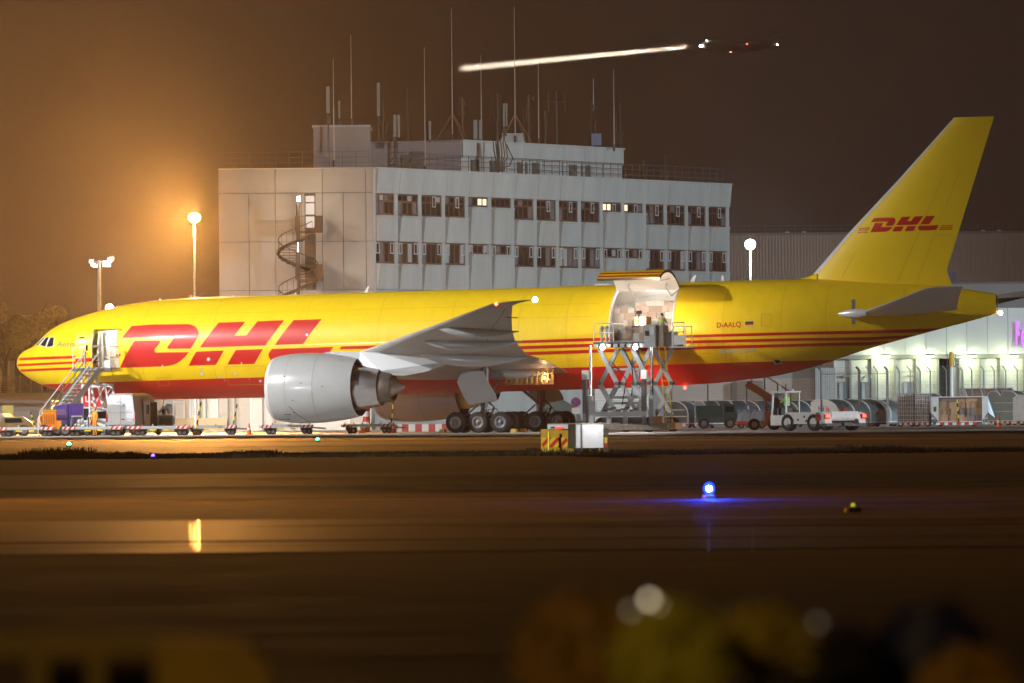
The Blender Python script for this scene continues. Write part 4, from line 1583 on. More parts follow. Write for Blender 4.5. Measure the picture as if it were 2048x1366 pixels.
# roof blocks
zb0 = z_roof - .4
b = MB()
lx0, lx1 = P(631, 800, 586).x - OB.x, P(742, 800, 586).x - OB.x
b.bb((lx0, 9, zb0), (lx1, 18, P(690, 254, 586).z))
b.build('lift_housing', M_SHADE, office)
b = MB()
b.bb((lx0 - .1, 8.85, P(690, 254, 586).z + .005), (lx1 + .1, 18.1, P(690, 250, 586).z))
b.build('lift_housing_roof', M_CONC, office)
mx0, mx1 = P(742.5, 800, 592).x - OB.x, P(926, 800, 592).x - OB.x
ztop = P(926, 281, 592).z
b = MB()
b.bb((mx0, 15, zb0), (mx1 - .02, 26, ztop - .1))
b.build('plant_room', mat('shaded_plant_room', (0.22, 0.20, 0.22), 0.6, var=0.1), office)  # front of the roof block lies in shade, put into this colour
b = MB()
b.bb((P(808, 800, 592).x - OB.x, 14.9, zb0), (P(822, 800, 592).x - OB.x, 14.98, P(800, 310, 592).z))
b.bb((P(826, 800, 592).x - OB.x, 14.9, zb0), (P(852, 800, 592).x - OB.x, 14.97, P(800, 303, 592).z))
b.build('plant_room_door', M_CORE, office)
b = MB()
for x in (786, 799):
    xx = P(x, 800, 592).x - OB.x
    b.beam((xx, 14.85, zb0), (xx, 14.85, ztop), .06, .06)
for k in range(9):
    z = zb0 + .3 + k * .42
    b.beam((P(786, 800, 592).x - OB.x, 14.85, z), (P(799, 800, 592).x - OB.x, 14.85, z), .05, .05)
b.build('roof_ladder', M_RAIL, office)
Q0 = Vector((mx1, 15, 0))
# long lit side of the roof block, parallel to the long face
t_ = 40.0
for _ in range(30):
    p_ = OB + Q0 + OU * t_
    pxx = 1024 + F_PX * p_.x / p_.y
    t_ += (1247 - pxx) * .03
QL = t_
b = MB()
qq = [Q0, Q0 + OU * QL, Q0 + OU * QL - ON * 8, Q0 - ON * 8]
b.prism([v + Vector((0, 0, zb0)) for v in qq], (0, 0, ztop - zb0 - .05))
b.build('penthouse', M_CONC, office)


def qbox(mb, u0, u1, n0, n1, z0, z1, mi=0):
    c = Q0 + OU * ((u0 + u1) / 2) + ON * ((n0 + n1) / 2) + Vector((0, 0, (z0 + z1) / 2))
    mb.box(c, (u1 - u0, abs(n1 - n0), z1 - z0), mi, OROT)


b = MB()
qbox(b, -.1, QL + .1, -8, .25, ztop - .045, ztop + .07)
b.build('penthouse_roof', M_CONC, office)
zfas = ztop - 1.25
for k in range(8):
    b = MB()
    qbox(b, QL * k / 8 + .02, QL * (k + 1) / 8 - .02, .002, .16, zfas, ztop - .06)
    b.build('fascia_panel', M_CONC, office)
for u, w, h0, h1 in ((.055, .05, -1.0, .42), (.17, .045, -1.0, .30), (.34, .06, .25, .92), (.43, .045, .2, .9), (.66, .05, .2, .92), (.735, .06, .25, .95)):
    b = MB()
    za, zb2 = zfas - 1.25 + max(h0, -1.2) * .9, zfas - .12
    za = zb0 + .2 if h0 < 0 else zfas - 1.05
    qbox(b, QL * u, QL * (u + w), .01, .05, za, zb2)
    for k in range(6):
        z = za + (zb2 - za) * (k + .5) / 6
        qbox(b, QL * u + .05, QL * (u + w) - .05, .05, .09, z - .03, z + .03)
    b.build('louvre', M_CORE, office)
for k in range(1, 8):
    b = MB()
    qbox(b, QL * k / 8 - .14, QL * k / 8 + .14, .005, .1, zb0, zfas - .01)
    b.build('penthouse_pier', M_CONC, office)
# roof railings
b = MB()
for h in (.45, .85, 1.25):
    b.beam(rf(3.0, -.3, z_roof + h), rf(OLEN - .3, -.3, z_roof + h), .05, .05)
    b.beam((OX0 + .3, .6, z_roof + h), (-.3, .6, z_roof + h), .025, .025)
for k in range(46):
    u = 3.0 + (OLEN - 3.3) * k / 45
    b.beam(rf(u, -.3, z_roof), rf(u, -.3, z_roof + 1.27), .05, .05)
for k in range(12):
    x = OX0 + .3 + (-.6 - OX0) * k / 11
    b.beam((x, .6, z_roof), (x, .6, z_roof + 1.25), .035, .035)
b.build('roof_railing', M_RAIL, office)

# ---- spiral fire stair against the end wall
SY = D0 - 1.9
sx = P(598.5, 800, SY).x
stair = thing('spiral_staircase', 'dark steel spiral fire stair climbing the end wall of the concrete office block', 'staircase', (sx, SY, 0))
M_ST = mat('dark_brown_steel', (0.075, 0.045, 0.035), 0.5, metal=0.3)
zs0, zs1 = 1.0, P(598, 462, SY).z
MB().tube((0, 0, 0), (0, 0, P(598, 405, SY).z), .13, n=10).build('pole', M_ST, stair, smooth=40)
nper = 18
rise = (z_h1 - z_h2) / nper
ns = int((zs1 - zs0) / rise)
RAD = 1.45
hand = []
b = MB()
b.add([(.1, -.03, 0), (RAD, -.27, 0), (RAD, .27, 0), (.1, .03, 0), (.1, -.03, -.05), (RAD, -.27, -.05), (RAD, .27, -.05), (.1, .03, -.05)], [(0, 1, 2, 3), (7, 6, 5, 4), (0, 4, 5, 1), (1, 5, 6, 2), (2, 6, 7, 3), (3, 7, 4, 0)])
STEP = b.mesh('step', M_ST)
b = MB().beam((0, 0, 0), (0, 0, 1.05), .035, .035)
BAL = b.mesh('baluster', M_ST)
for k in range(ns):
    a = 2 * PI * k / nper + 1.0
    z = zs0 + k * rise
    inst('step', STEP, stair, (0, 0, z), (0, 0, a))
    if k > ns - 60:
        inst('baluster', BAL, stair, ((RAD - .02) * math.cos(a), (RAD - .02) * math.sin(a), z))
    hand.append(Vector(((RAD - .02) * math.cos(a), (RAD - .02) * math.sin(a), z + 1.05)))
MB().path(hand, .035, 6).build('handrail', M_ST, stair)
MB().path([h - Vector((0, 0, .97)) for h in hand], .13, 6).build('stringer', M_ST, stair)
for yy in (462, 559):
    z = P(598, yy, SY).z
    b = MB()
    b.bb((.0, -.6, z - .1), (1.75, 1.6, z))
    b.bb((-.2, -.62, z - .02), (0.18, -.56, z + 1.05))
    b.bb((1.2, -.62, z - .02), (1.78, -.56, z + 1.05))
    b.bb((1.72, -.6, z - .02), (1.78, 1.55, z + 1.05))
    b.beam((0, -.59, z + 1.05), (1.75, -.59, z + 1.05), .05, .05)
    b.build('landing', M_ST, stair)
lampo = MB().box((0, -.12, 0), (.24, .2, .34)).build('bulkhead_lamp', emat('lit_bulkhead', (1, .84, .55), 30), None, (P(597.5, 398, SY - .2).x, SY - .3, P(597.5, 398, SY).z))
tag(lampo, 'small lit lamp above the top landing of the spiral fire stair', 'lamp')
lamp('bulkhead_light', 'POINT', (lampo.location.x + .1, SY - 1.1, lampo.location.z), 260, (1, .8, .5), size=.15)
lampo2 = MB().box((0, 0, 0), (.08, .08, .7)).build('tube_lamp', emat('lit_tube', (1, .85, .6), 8), None, (P(596, 494, SY - .2).x, SY - .25, P(596, 494, SY).z))
tag(lampo2, 'narrow lit tube lamp halfway down the spiral fire stair', 'lamp')

# ---- antennas on the roof
M_WHIP = mat('pale_whip_metal', (0.50, 0.47, 0.44), 0.4, metal=0.2)
M_LATT = mat('dark_mast_steel', (0.05, 0.045, 0.045), 0.6)
M_PANEL = mat('antenna_panel_grey', (0.24, 0.25, 0.24), 0.5)
YA = 596.0


def at_roof(x, y, Y=YA):
    return P(x, y, Y)


def whip(x, y0, y1, Y, label, guy=False, r=.035):
    p0 = P(x + (y1 - 335) * 0, y1, Y)
    h = P(x, y0, Y).z - p0.z
    t = thing('whip_antenna', label, 'antenna', tuple(p0), group='tall thin whip antennas on the office roof')
    MB().tube((0, 0, 0), (0, 0, h * .55), r * 1.4, r, 6).tube((0, 0, h * .55), (0, 0, h), r * .75, r * .5, 6).build('rod', M_WHIP, t)
    MB().tube((0, 0, 0), (0, 0, .5), .09, n=8).build('mount', M_LATT, t)
    if guy:
        for a in (.4, 2.4, 3.6, 5.4):
            MB().beam((0, 0, h * .21), (1.35 * math.cos(a), .8 * math.sin(a), 0), .03, .03).build('guy_strut', mat('rusty_strut', (.35, .16, .06), .6), t)
    return t


whip(668, 118, 334, 580, 'whip antenna at the left front edge of the roof, beside a tall pale panel antenna')
whip(703, 70, 251, 590, 'whip antenna standing alone on the lift housing roof')
whip(850.5, 95, 345, 590, 'long whip antenna in front of the plant room door')
whip(905, 18, 282, 596, 'tallest left whip antenna braced by four sloping struts', True)
whip(963, 110, 290, 600, 'whip antenna just right of a pair of pale green panel antennas')
whip(1030.5, 14, 285, 600, 'tall whip antenna braced by four struts near the middle of the penthouse', True)
whip(1077.5, 122, 290, 604, 'plain whip antenna between two dark lattice masts over the penthouse')
whip(1187, 157, 222, 612, 'short upper whip antenna beside the dark mast with a blue box')
whip(1228.5, 138, 302, 612, 'whip antenna near the right end of the penthouse roof')


def panel_ant(x, y0, y1, Y, wpx, label, two=False, warm=False, zbase=None):
    p0 = P(x, y1, Y)
    k = Y / F_PX
    h = P(x, y0, Y).z - p0.z
    t = thing('panel_antenna', label, 'antenna', tuple(p0), group='mobile phone panel antennas on the office roof')
    drop = (p0.z - (zbase if zbase is not None else z_roof - .3))
    MB().tube((0, .12, -drop), (0, .12, h * .8), .06, n=8).build('pole', M_LATT, t)
    MB().bb((-wpx * k / 2, -.12, 0), (wpx * k / 2, .06, h)).build('panel', M_PANEL, t)
    if two:
        MB().bb((wpx * k * .9, -.08, -.02), (wpx * k * 1.7, .1, h)).build('panel', M_PANEL, t)
    MB().bb((-.08, -.02, h * .2), (.08, .14, h * .25)).bb((-.08, -.02, h * .75), (.08, .14, h * .8)).build('bracket', M_LATT, t)
    MB().box((.05, .1, -.5), (.3, .25, .5)).build('radio_unit', M_LATT, t)
    return t


zlift = P(690, 250, 586).z
zpent = ztop
panel_ant(656, 173, 226, 585.5, 7, 'tall pale panel antenna on the left wall of the lift housing', zbase=zlift - 2)
panel_ant(678.5, 202, 236, 588, 4, 'slim panel antenna above the left end of the lift housing', zbase=zlift - .4)
panel_ant(757, 166, 232, 594, 6, 'dark tall panel antenna between the lift housing and the plant room', zbase=z_roof)
panel_ant(790, 230, 274, 591, 6, 'broad white edged panel antenna on the plant room roof edge', True, zbase=zpent - .5)
panel_ant(860, 242, 279, 593, 5, 'small panel antenna right of the longest front whip', zbase=zpent - 1)
panel_ant(951, 240, 278, 594, 8, 'left hand pale green panel antenna of a close pair on the penthouse edge', True, zbase=zpent - 1.2)
panel_ant(1008, 207, 252, 598, 4, 'panel antenna with a warm lit edge on the middle of the penthouse', True, zbase=zpent - .5)


def lattice(x, y0, y1, Y, arms, label):
    p0 = P(x, y1, Y)
    h = P(x, y0, Y).z - p0.z
    k = Y / F_PX
    t = thing('lattice_mast', label, 'antenna mast', tuple(p0), group='dark antenna masts along the penthouse')
    MB().tube((0, 0, 0), (0, 0, h), .09, .06, 6).build('mast', M_LATT, t)
    b = MB()
    for q in range(int(h / .5)):
        b.beam((-.13, 0, q * .5 + .2), (.13, 0, q * .5 + .2), .04, .04)
    b.build('rung', M_LATT, t)
    for (dx, yy, hh) in arms:
        za = P(x, yy, Y).z - p0.z
        b = MB()
        b.beam((0, 0, za), (dx * k, 0, za), .05, .05)
        b.beam((dx * k, 0, za - hh * k / 2), (dx * k, 0, za + hh * k / 2), .05, .05)
        b.build('dipole_arm', M_LATT, t)
    return t


lattice(766, 200, 280, 594, [(-9, 240, 40), (8, 255, 20)], 'dark mast with two arms beside the lift housing')
lattice(996, 186, 352, 594, [(-7, 240, 30), (6, 215, 50)], 'dark mast hung with cables at the left end of the penthouse')
lattice(1058.5, 190, 354, 602, [(-10, 240, 44), (-4, 226, 30), (10, 196, 10)], 'dark mast with a pale rod antenna in the middle of the penthouse')
lattice(1114, 182, 356, 606, [(-16, 203, 40), (18, 204, 36), (2, 220, 20)], 'dark mast with a wide crossbar above the penthouse louvres')
lattice(1183, 202, 358, 612, [(9, 252, 28), (-4, 265, 30), (13, 216, 18)], 'dark mast with a blue box right of the penthouse louvres')
lattice(1241, 206, 364, 618, [(-7, 256, 60), (5, 268, 10)], 'dark mast at the right corner of the penthouse')
lattice(1090, 222, 290, 606, [(4, 245, 40)], 'short dark mast behind the middle of the penthouse roof')
lattice(925.5, 196, 283, 594, [(-6, 205, 24), (6, 205, 24), (14, 208, 22), (-6, 226, 6), (6, 226, 6)], 'mast with thin square loop antenna over the plant room corner')
lattice(815, 178, 280, 594, [(7, 210, 14), (-4, 204, 12)], 'faint thin mast with a bent arm on the plant room')
lattice(1288, 320, 356, 618, [], 'short stub mast on the far right part of the roof')
lattice(1330, 310, 360, 622, [], 'thin stub mast above the last windows at the right end')
b = thing('cable_duct', 'bundle of dark looping cables over the penthouse edge', 'cables', tuple(P(1000, 300, 593)))
bb_ = MB()
for k in range(6):
    pts = [Vector((-.5 + .18 * k, -.1 - .04 * k, .6)), Vector((-.45 + .2 * k, -.25, .0 - .1 * k)), Vector((-.3 + .12 * k, -.25, -.9)), Vector((-.2 + .1 * k, -.1, -1.6))]
    bb_.path(pts, .05, 5)
bb_.path([Vector((.5, -.2, .4)), Vector((.75, -.25, -.2)), Vector((.95, -.25, -.6)), Vector((.7, -.2, -1.2)), Vector((.2, -.2, -1.3))], .045, 5)
bb_.build('cable', M_LATT, b)
bx = MB().box((0, 0, 0), (.75, .4, .9)).build('equipment_cabinet', mat('blue_cabinet', (.16, .20, .30), .5), None, tuple(P(1193, 279, 611)))
tag(bx, 'small blue box fixed high on a dark roof mast', 'cabinet')
t = thing('roof_plant_box', 'low pale sloping box standing on the penthouse roof behind the masts', 'roof plant', tuple(P(1025, 286, 600)))
MB().prism([(-.9, 0, 0), (.95, 0, 0), (.8, 0, .62), (-.75, 0, .66)], (0, 2, 0)).build('casing', M_CONC, t)
MB().bb((-.8, -.05, .665), (.85, 2.05, .72)).build('lid', M_WHITE, t)

# ---- corrugated hangar far right
YH = 705.0
hx0, hx1 = P(1440, 600, YH).x, P(2140, 600, YH).x
hzt = P(1750, 469, YH).z
hangar = thing('corrugated_hangar', 'tan corrugated metal hangar behind the tail of the aircraft', 'hangar', (hx0, YH, 0))
b = MB()
prof = []
x = 0.0
while x < hx1 - hx0:
    prof += [(x, 0), (x + .10, 0), (x + .14, -.09), (x + .24, -.09)]
    x += .28
b.add([(q[0], q[1], 0) for q in prof] + [(q[0], q[1], hzt) for q in prof], [(i, i + 1, len(prof) + i + 1, len(prof) + i) for i in range(len(prof) - 1)])
b.build('wall', mat('tan_cladding', (0.30, 0.22, 0.18), 0.45, metal=0.15, var=0.08, vscale=.3), hangar)
MB().bb((0, .3, 0), (hx1 - hx0, 30, hzt - .1)).build('hall', M_CORE, hangar)
MB().bb((-.2, -.2, hzt), (hx1 - hx0, .4, hzt + .22)).build('parapet_trim', mat('trim_dark', (.13, .10, .09), .5), hangar)
b = MB()
for h in (.5, .85):
    b.beam((0, .3, hzt + h), (hx1 - hx0, .3, hzt + h), .035, .035)
for k in range(24):
    xx = (hx1 - hx0) * k / 23
    b.beam((xx, .3, hzt), (xx, .3, hzt + .86), .05, .05)
b.build('roof_railing', M_RAIL, hangar)
for x in (1576, 1610, 1968, 2000):
    MB().sphere((P(x, 600, YH).x - hx0, .5, hzt + .15), .26, 10, sc=(1, 1, .8)).build('roof_vent', M_WHITE, hangar, smooth=180)
t = thing('water_tank', 'cream upright tank standing against the tan hangar wall', 'tank', (P(1890, 560, 680).x, 680, 0))
zt_ = P(1890, 541, 680).z
MB().lathe([(0, .28), (zt_ - .1, .28), (zt_, .2), (zt_, .01)], (0, 0, 0), 'Z', 16).build('shell', mat('cream_tank', (.55, .48, .36), .5), t, smooth=40)
t = thing('roof_hut', 'small dark blue cabin in front of the tan hangar wall', 'cabin', (P(1903.5, 560, 680).x, 680, 0))
MB().bb((-.32, -.3, 0), (.32, .4, P(1903, 544, 680).z)).build('body', mat('navy_panel', (.03, .035, .10), .5), t)
MB().bb((-.1, -.33, 0), (.2, -.305, P(1903, 547, 680).z)).build('door', mat('navy_door', (.025, .03, .08), .5), t)

# ---- freight terminal at right with the purple sign
YF = 603.0
fx0, fx1 = P(1668, 700, YF).x, P(2150, 700, YF).x
M_FAS = mat('pale_grey_fascia', (0.48, 0.51, 0.52), 0.55, var=0.05, vscale=0.3)
M_BAY = mat('pale_bay_panel', (0.50, 0.52, 0.50), 0.6, var=0.05, vscale=0.3)
M_PIL = mat('grey_steel_column', (0.20, 0.215, 0.22), 0.5)
term = thing('freight_terminal', 'pale grey freight terminal with lit bays and a purple sign at the right edge', 'building', (fx0, YF, 0))
fl = lambda x, y: (P(x, y, YF).x - fx0, P(x, y, YF).z)
zf0 = fl(1850, 709.5)[1]
zf1 = fl(1990, 616)[1]
zf2 = fl(1990, 567)[1]
seam = [1668, 1705, 1738, 1768, 1810, 1852, 1893, 1934, 1975, 2016, 2057, 2098, 2150]
for a, c in zip(seam[:-1], seam[1:]):
    MB().bb((fl(a, 700)[0] + .012, 0, zf0), (fl(c, 700)[0] - .012, .3, zf1)).build('fascia_panel', M_FAS, term)
MB().bb((fl(1560, 700)[0], .32, zf0 - .02), (fx1 - fx0, 26, zf1 + .02)).build('hall', M_CORE, term)
M_FAS_SHADOW = mat('shadowed_fascia', (0.13, 0.125, 0.125), 0.6, var=0.1)  # cast shadow on the upper fascia, put into a darker colour
MB().bb((fl(1880, 700)[0], 1.2, zf1 + .025), (fx1 - fx0, 26, zf2)).build('shadow_band', M_FAS_SHADOW, term)
MB().bb((fl(1878, 700)[0], 1.1, zf2 + .005), (fx1 - fx0, 26, zf2 + .16)).build('roof_edge', M_ROOFD, term)
MB().bb((fl(1640, 700)[0], -.05, zf0 - .28), (fx1 - fx0, .2, zf0 - .012)).build('soffit_beam', M_PIL, term)
pil = [1701, 1747, 1790, 1836.5, 1876, 1923, 1960, 2004.5, 2048]
edges = [1668] + pil + [2100]
for a, c in zip(edges[:-1], edges[1:]):
    x0, x1 = fl(a, 700)[0], fl(c, 700)[0]
    if a == 1876:
        MB().bb((x0, 1.5, 0), (x1, 1.6, zf0 - .3)).build('dark_opening', M_DARK, term)
        MB().bb((fl(1901, 700)[0], .6, 0), (x1, .75, zf0 - .3)).build('door_leaf', M_PIL, term)
        continue
    nh = 5
    for k in range(nh):
        z0, z1 = (zf0 - .3) * k / nh, (zf0 - .3) * (k + 1) / nh
        MB().bb((x0, .6, z0 + .012), (x1, .75, z1 - .012)).build('bay_panel', M_BAY, term)
for i, x in enumerate(pil):
    w = .16 if i % 2 == 0 else .34
    MB().bb((fl(x, 700)[0] - w / 2, .25, 0), (fl(x, 700)[0] + w / 2, .59, zf0 - .3)).build('column', M_PIL, term)
for a, c in ((1677, 1698), (1722, 1740), (1806, 1826)):
    x0, x1 = fl(a, 700)[0], fl(c, 700)[0]
    z1 = fl(1700, 764)[1]
    d_ = MB().bb((x0, .48, 0), (x1, .58, z1)).build('door', mat('grey_blue_door', (.13, .16, .19), .5), term)
    MB().bb((x0 + .05, .44, 0.05), (x0 + (x1 - x0) * .42, .47, z1 - .06)).build('door_leaf', mat('pale_blue_door', (.32, .38, .45), .4), d_)
for x in (1688, 1731, 1815):
    p_ = fl(x, 752)
    b = MB().beam((p_[0], .6, p_[1]), (p_[0], .1, p_[1] + .05), .06, .06).box((p_[0] + .25, .05, p_[1] - .02), (.4, .16, .14))
    b.build('camera_bracket', M_PIL, term)
for i, x in enumerate((1770, 1858, 1943, 2026)):
    p_ = fl(x, 712.5)
    b = MB().beam((p_[0] - .75, .3, p_[1] + .1), (p_[0] - .2, -.55, p_[1] + .1), .07, .07).box((p_[0], -.7, p_[1] + .12), (.75, .5, .12))
    f_ = b.build('lamp_housing', M_PIL, term)
    MB().box((p_[0], -.72, p_[1] - .0), (.66, .42, .1)).build('lens', emat('lit_bay_lamp', (.95, 1.0, .55), 14), f_)
    lamp('bay_light', 'POINT', (fx0 + p_[0] - .35, YF - .62, p_[1] - .25), 240, (.92, 1.0, .55), size=.2)
# sign
vs, fs = text_polys('FedEx', 1.0, bold=0.02, extrude=.0)
p0 = fl(2030.5, 690.5)
sc_ = (fl(2030, 643)[1] - p0[1]) / .72
lets = []
for ch, dx in (('F', 0), ('e', .60)):
    v_, f_ = text_polys(ch, 1.0, bold=0.03, extrude=.06)
    mb = MB().add([(p0[0] + (v.x + dx) * sc_ * .29, -.18 - v.z * sc_, p0[1] + v.y * sc_) for v in v_], f_)
    mb.build('sign_letter', emat('lit_purple_sign', (.62, .22, .85), 1.5), term)
# utility strip in front: ribbed grey pier left of the terminal
ribx0, ribx1 = P(1630, 700, 600).x, P(1668, 700, 600).x
t = thing('ribbed_pier', 'grey ribbed metal clad corner pier left of the lit terminal bays', 'pier', (ribx0, 600, 0))
b = MB()
prof = []
x = 0
while x < ribx1 - ribx0:
    prof += [(x, 0), (x + .07, 0), (x + .09, -.05), (x + .15, -.05)]
    x += .17
zz_ = P(1650, 736, 600).z
b.add([(q[0], q[1], 0) for q in prof] + [(q[0], q[1], zz_) for q in prof], [(i, i + 1, len(prof) + i + 1, len(prof) + i) for i in range(len(prof) - 1)])
b.build('cladding', mat('ribbed_steel', (.40, .43, .45), .4, metal=.3), t)
MB().bb((0, .05, 0), (ribx1 - ribx0, 1.5, zz_ - .02)).build('core', M_CORE, t)
# low cargo shed under the belly: roller doors
YS = 606.0
shed = thing('cargo_shed', 'long low cargo shed with roller doors seen under the belly of the aircraft', 'building', (P(980, 800, YS).x, YS, 0))
sl_ = lambda x, y: (P(x, y, YS).x - P(980, 800, YS).x, P(x, y, YS).z)
ztp = sl_(1300, 700)[1]
MB().bb((0, 1.0, 0), (sl_(1636, 800)[0], 14, ztp)).build('wall', mat('shed_grey', (.20, .21, .22), .6, var=.1), shed)
M_SHUT = mat('white_shutter', (.66, .66, .66), .5)
M_SHUTD = mat('taupe_shutter', (.33, .29, .27), .6)
for a, c, yt, m in ((990, 1095, 776, M_SHUT), (1108, 1180, 772, M_SHUT), (1190, 1300, 762, M_SHUT), (1345, 1462, 762, M_SHUTD), (1474, 1630, 757, M_SHUTD)):
    x0, x1, z1 = sl_(a, 800)[0], sl_(c, 800)[0], sl_(a, yt)[1]
    ns_ = 14
    for k in range(ns_):
        MB().bb((x0, .86, z1 * k / ns_ + .008), (x1, .96, z1 * (k + 1) / ns_ - .008)).build('shutter_slat', m, shed)
    MB().bb((x0 - .12, .8, z1), (x1 + .12, .99, z1 + .4)).build('shutter_box', M_PIL, shed)
# left building under the forward fuselage
YL = 571.0
lt = thing('low_terminal', 'low beige terminal wall with white doors seen behind the van', 'building', (P(300, 800, YL).x, YL, 0))
ll = lambda x, y: (P(x, y, YL).x - P(300, 800, YL).x, P(x, y, YL).z)
M_BEIGE = mat('beige_wall', (.44, .40, .36), .7, var=.12)
MB().bb((0, .3, 0), (ll(742, 800)[0], 4, ll(600, 788)[1])).build('wall', M_BEIGE, lt)
for a, c, y in ((378, 436, 798), (346, 370, 806), (500, 548, 796), (620, 700, 800)):
    x0, x1, z1 = ll(a, 800)[0], ll(c, 800)[0], ll(a, y)[1]
    f_ = MB().bb((x0, .2, 0), (x0 + .14, .29, z1)).bb((x1 - .14, .2, 0), (x1, .29, z1)).bb((x0, .2, z1), (x1, .29, z1 + .12)).build('door_frame', M_WHITE, lt)
    MB().bb((x0 + .15, .24, .02), (x1 - .15, .285, z1 - .02)).build('door_leaf', mat('pale_door', (.55, .53, .50), .5), f_)
for x in (400, 412, 456, 470, 525):
    MB().tube((ll(x, 800)[0], .05, 0), (ll(x, 800)[0], .05, ll(x, 770)[1]), .05, n=6).build('pipe', M_PIL, lt)
MB().bb((0, -.35, 0), (ll(440, 800)[0] + .5, -.2, .95)).build('low_plinth', mat('ochre_plinth', (.50, .38, .24), .7), lt)

# ---- far left: retaining wall, creeper fence, low garage
YG = 560.0
t = thing('retaining_wall', 'grey concrete retaining wall below the tree at the left edge', 'wall', (P(-60, 800, YG + 6).x, YG + 6, 0))
gl = lambda x, y, Y=YG: (P(x, y, Y).x - P(-60, 800, Y).x, P(x, y, Y).z)
MB().bb((0, 0, 0), (gl(330, 800)[0], 1.0, gl(60, 787)[1])).build('wall', mat('rough_concrete', (.36, .33, .30), .8, var=.25, vscale=.8), t)
MB().bb((0, -.12, gl(60, 788)[1]), (gl(330, 800)[0], 1.1, gl(60, 785)[1])).build('coping', M_CONC2, t)
t = thing('low_garage', 'low grey garage with a yellow lit doorway at the bottom left', 'building', (P(-60, 800, 535).x, 535, 0))
g2 = lambda x, y: (P(x, y, 535).x - P(-60, 800, 535).x, P(x, y, 535).z)
MB().bb((0, .3, 0), (g2(102, 800)[0], 8, g2(60, 806)[1])).build('wall', mat('grey_render', (.36, .36, .36), .7, var=.1), t)
MB().bb((-.1, -.3, g2(60, 806)[1]), (g2(104, 800)[0], 8.2, g2(60, 800)[1])).build('roof', mat('grey_roof_edge', (.25, .24, .24), .6), t)
MB().bb((g2(4, 800)[0], .15, 0), (g2(26, 800)[0], .28, g2(10, 811)[1])).build('door', emat('lit_yellow_door', (1, .80, .28), .55), t)
MB().bb((g2(0, 800)[0], .1, 0), (g2(4, 800)[0] - .01, .28, g2(10, 811)[1])).build('door_jamb', M_WHITE, t)
for x in (28, 36, 44, 52):
    MB().bb((g2(x, 800)[0], .2, .02), (g2(x + 7.4, 800)[0], .28, g2(10, 822)[1])).build('panel', M_FAS, t)
t = thing('chain_fence', 'wire fence overgrown with bare creeper at the far left', 'fence', (P(-60, 800, 566.5).x, 566.8, gl(60, 785)[1]))
for x in range(-50, 131, 22):
    xx = gl(x + (3 if x > 0 else 0), 800)[0]
    MB().tube((xx, 0, 0), (xx, 0, 1.25), .035, n=6).build('post', M_STEEL, t)
b = MB()
for k in range(7):
    b.beam((0, 0, .1 + .17 * k), (gl(130, 800)[0], 0, .1 + .17 * k), .014, .014)
b.build('wire', M_STEEL, t)
b = MB()
rnd = random.Random(5)
for k in range(420):
    x = rnd.uniform(0, gl(115, 800)[0])
    z = rnd.uniform(0, 1.1)
    b.beam((x, rnd.uniform(-.15, .1), z), (x + rnd.uniform(-.5, .5), rnd.uniform(-.15, .1), max(0, z + rnd.uniform(-.4, .4))), .02, .02)
stuff(b.build('creeper', mat('dry_creeper', (.20, .14, .09), .9), t))
t = thing('distant_house', 'small pale house end just visible behind the tree at the left edge', 'house', (P(-40, 800, 590).x, 590, 0))
MB().bb((0, 0, 0), (P(20, 800, 590).x - P(-40, 800, 590).x, 6, P(0, 712, 590).z)).build('wall', mat('pale_house_wall', (.5, .45, .38), .7), t)
MB().prism([(-.3, -.3, P(0, 712, 590).z), (2.4, -.3, P(0, 712, 590).z), (1.05, -.3, P(0, 704, 590).z)], (0, 6.5, 0)).build('roof', M_ROOFD, t)


# ---- trees
def leaf_mat(name, c):
    return mat(name, c, .7, var=.5, vscale=1.1, spec=.2)


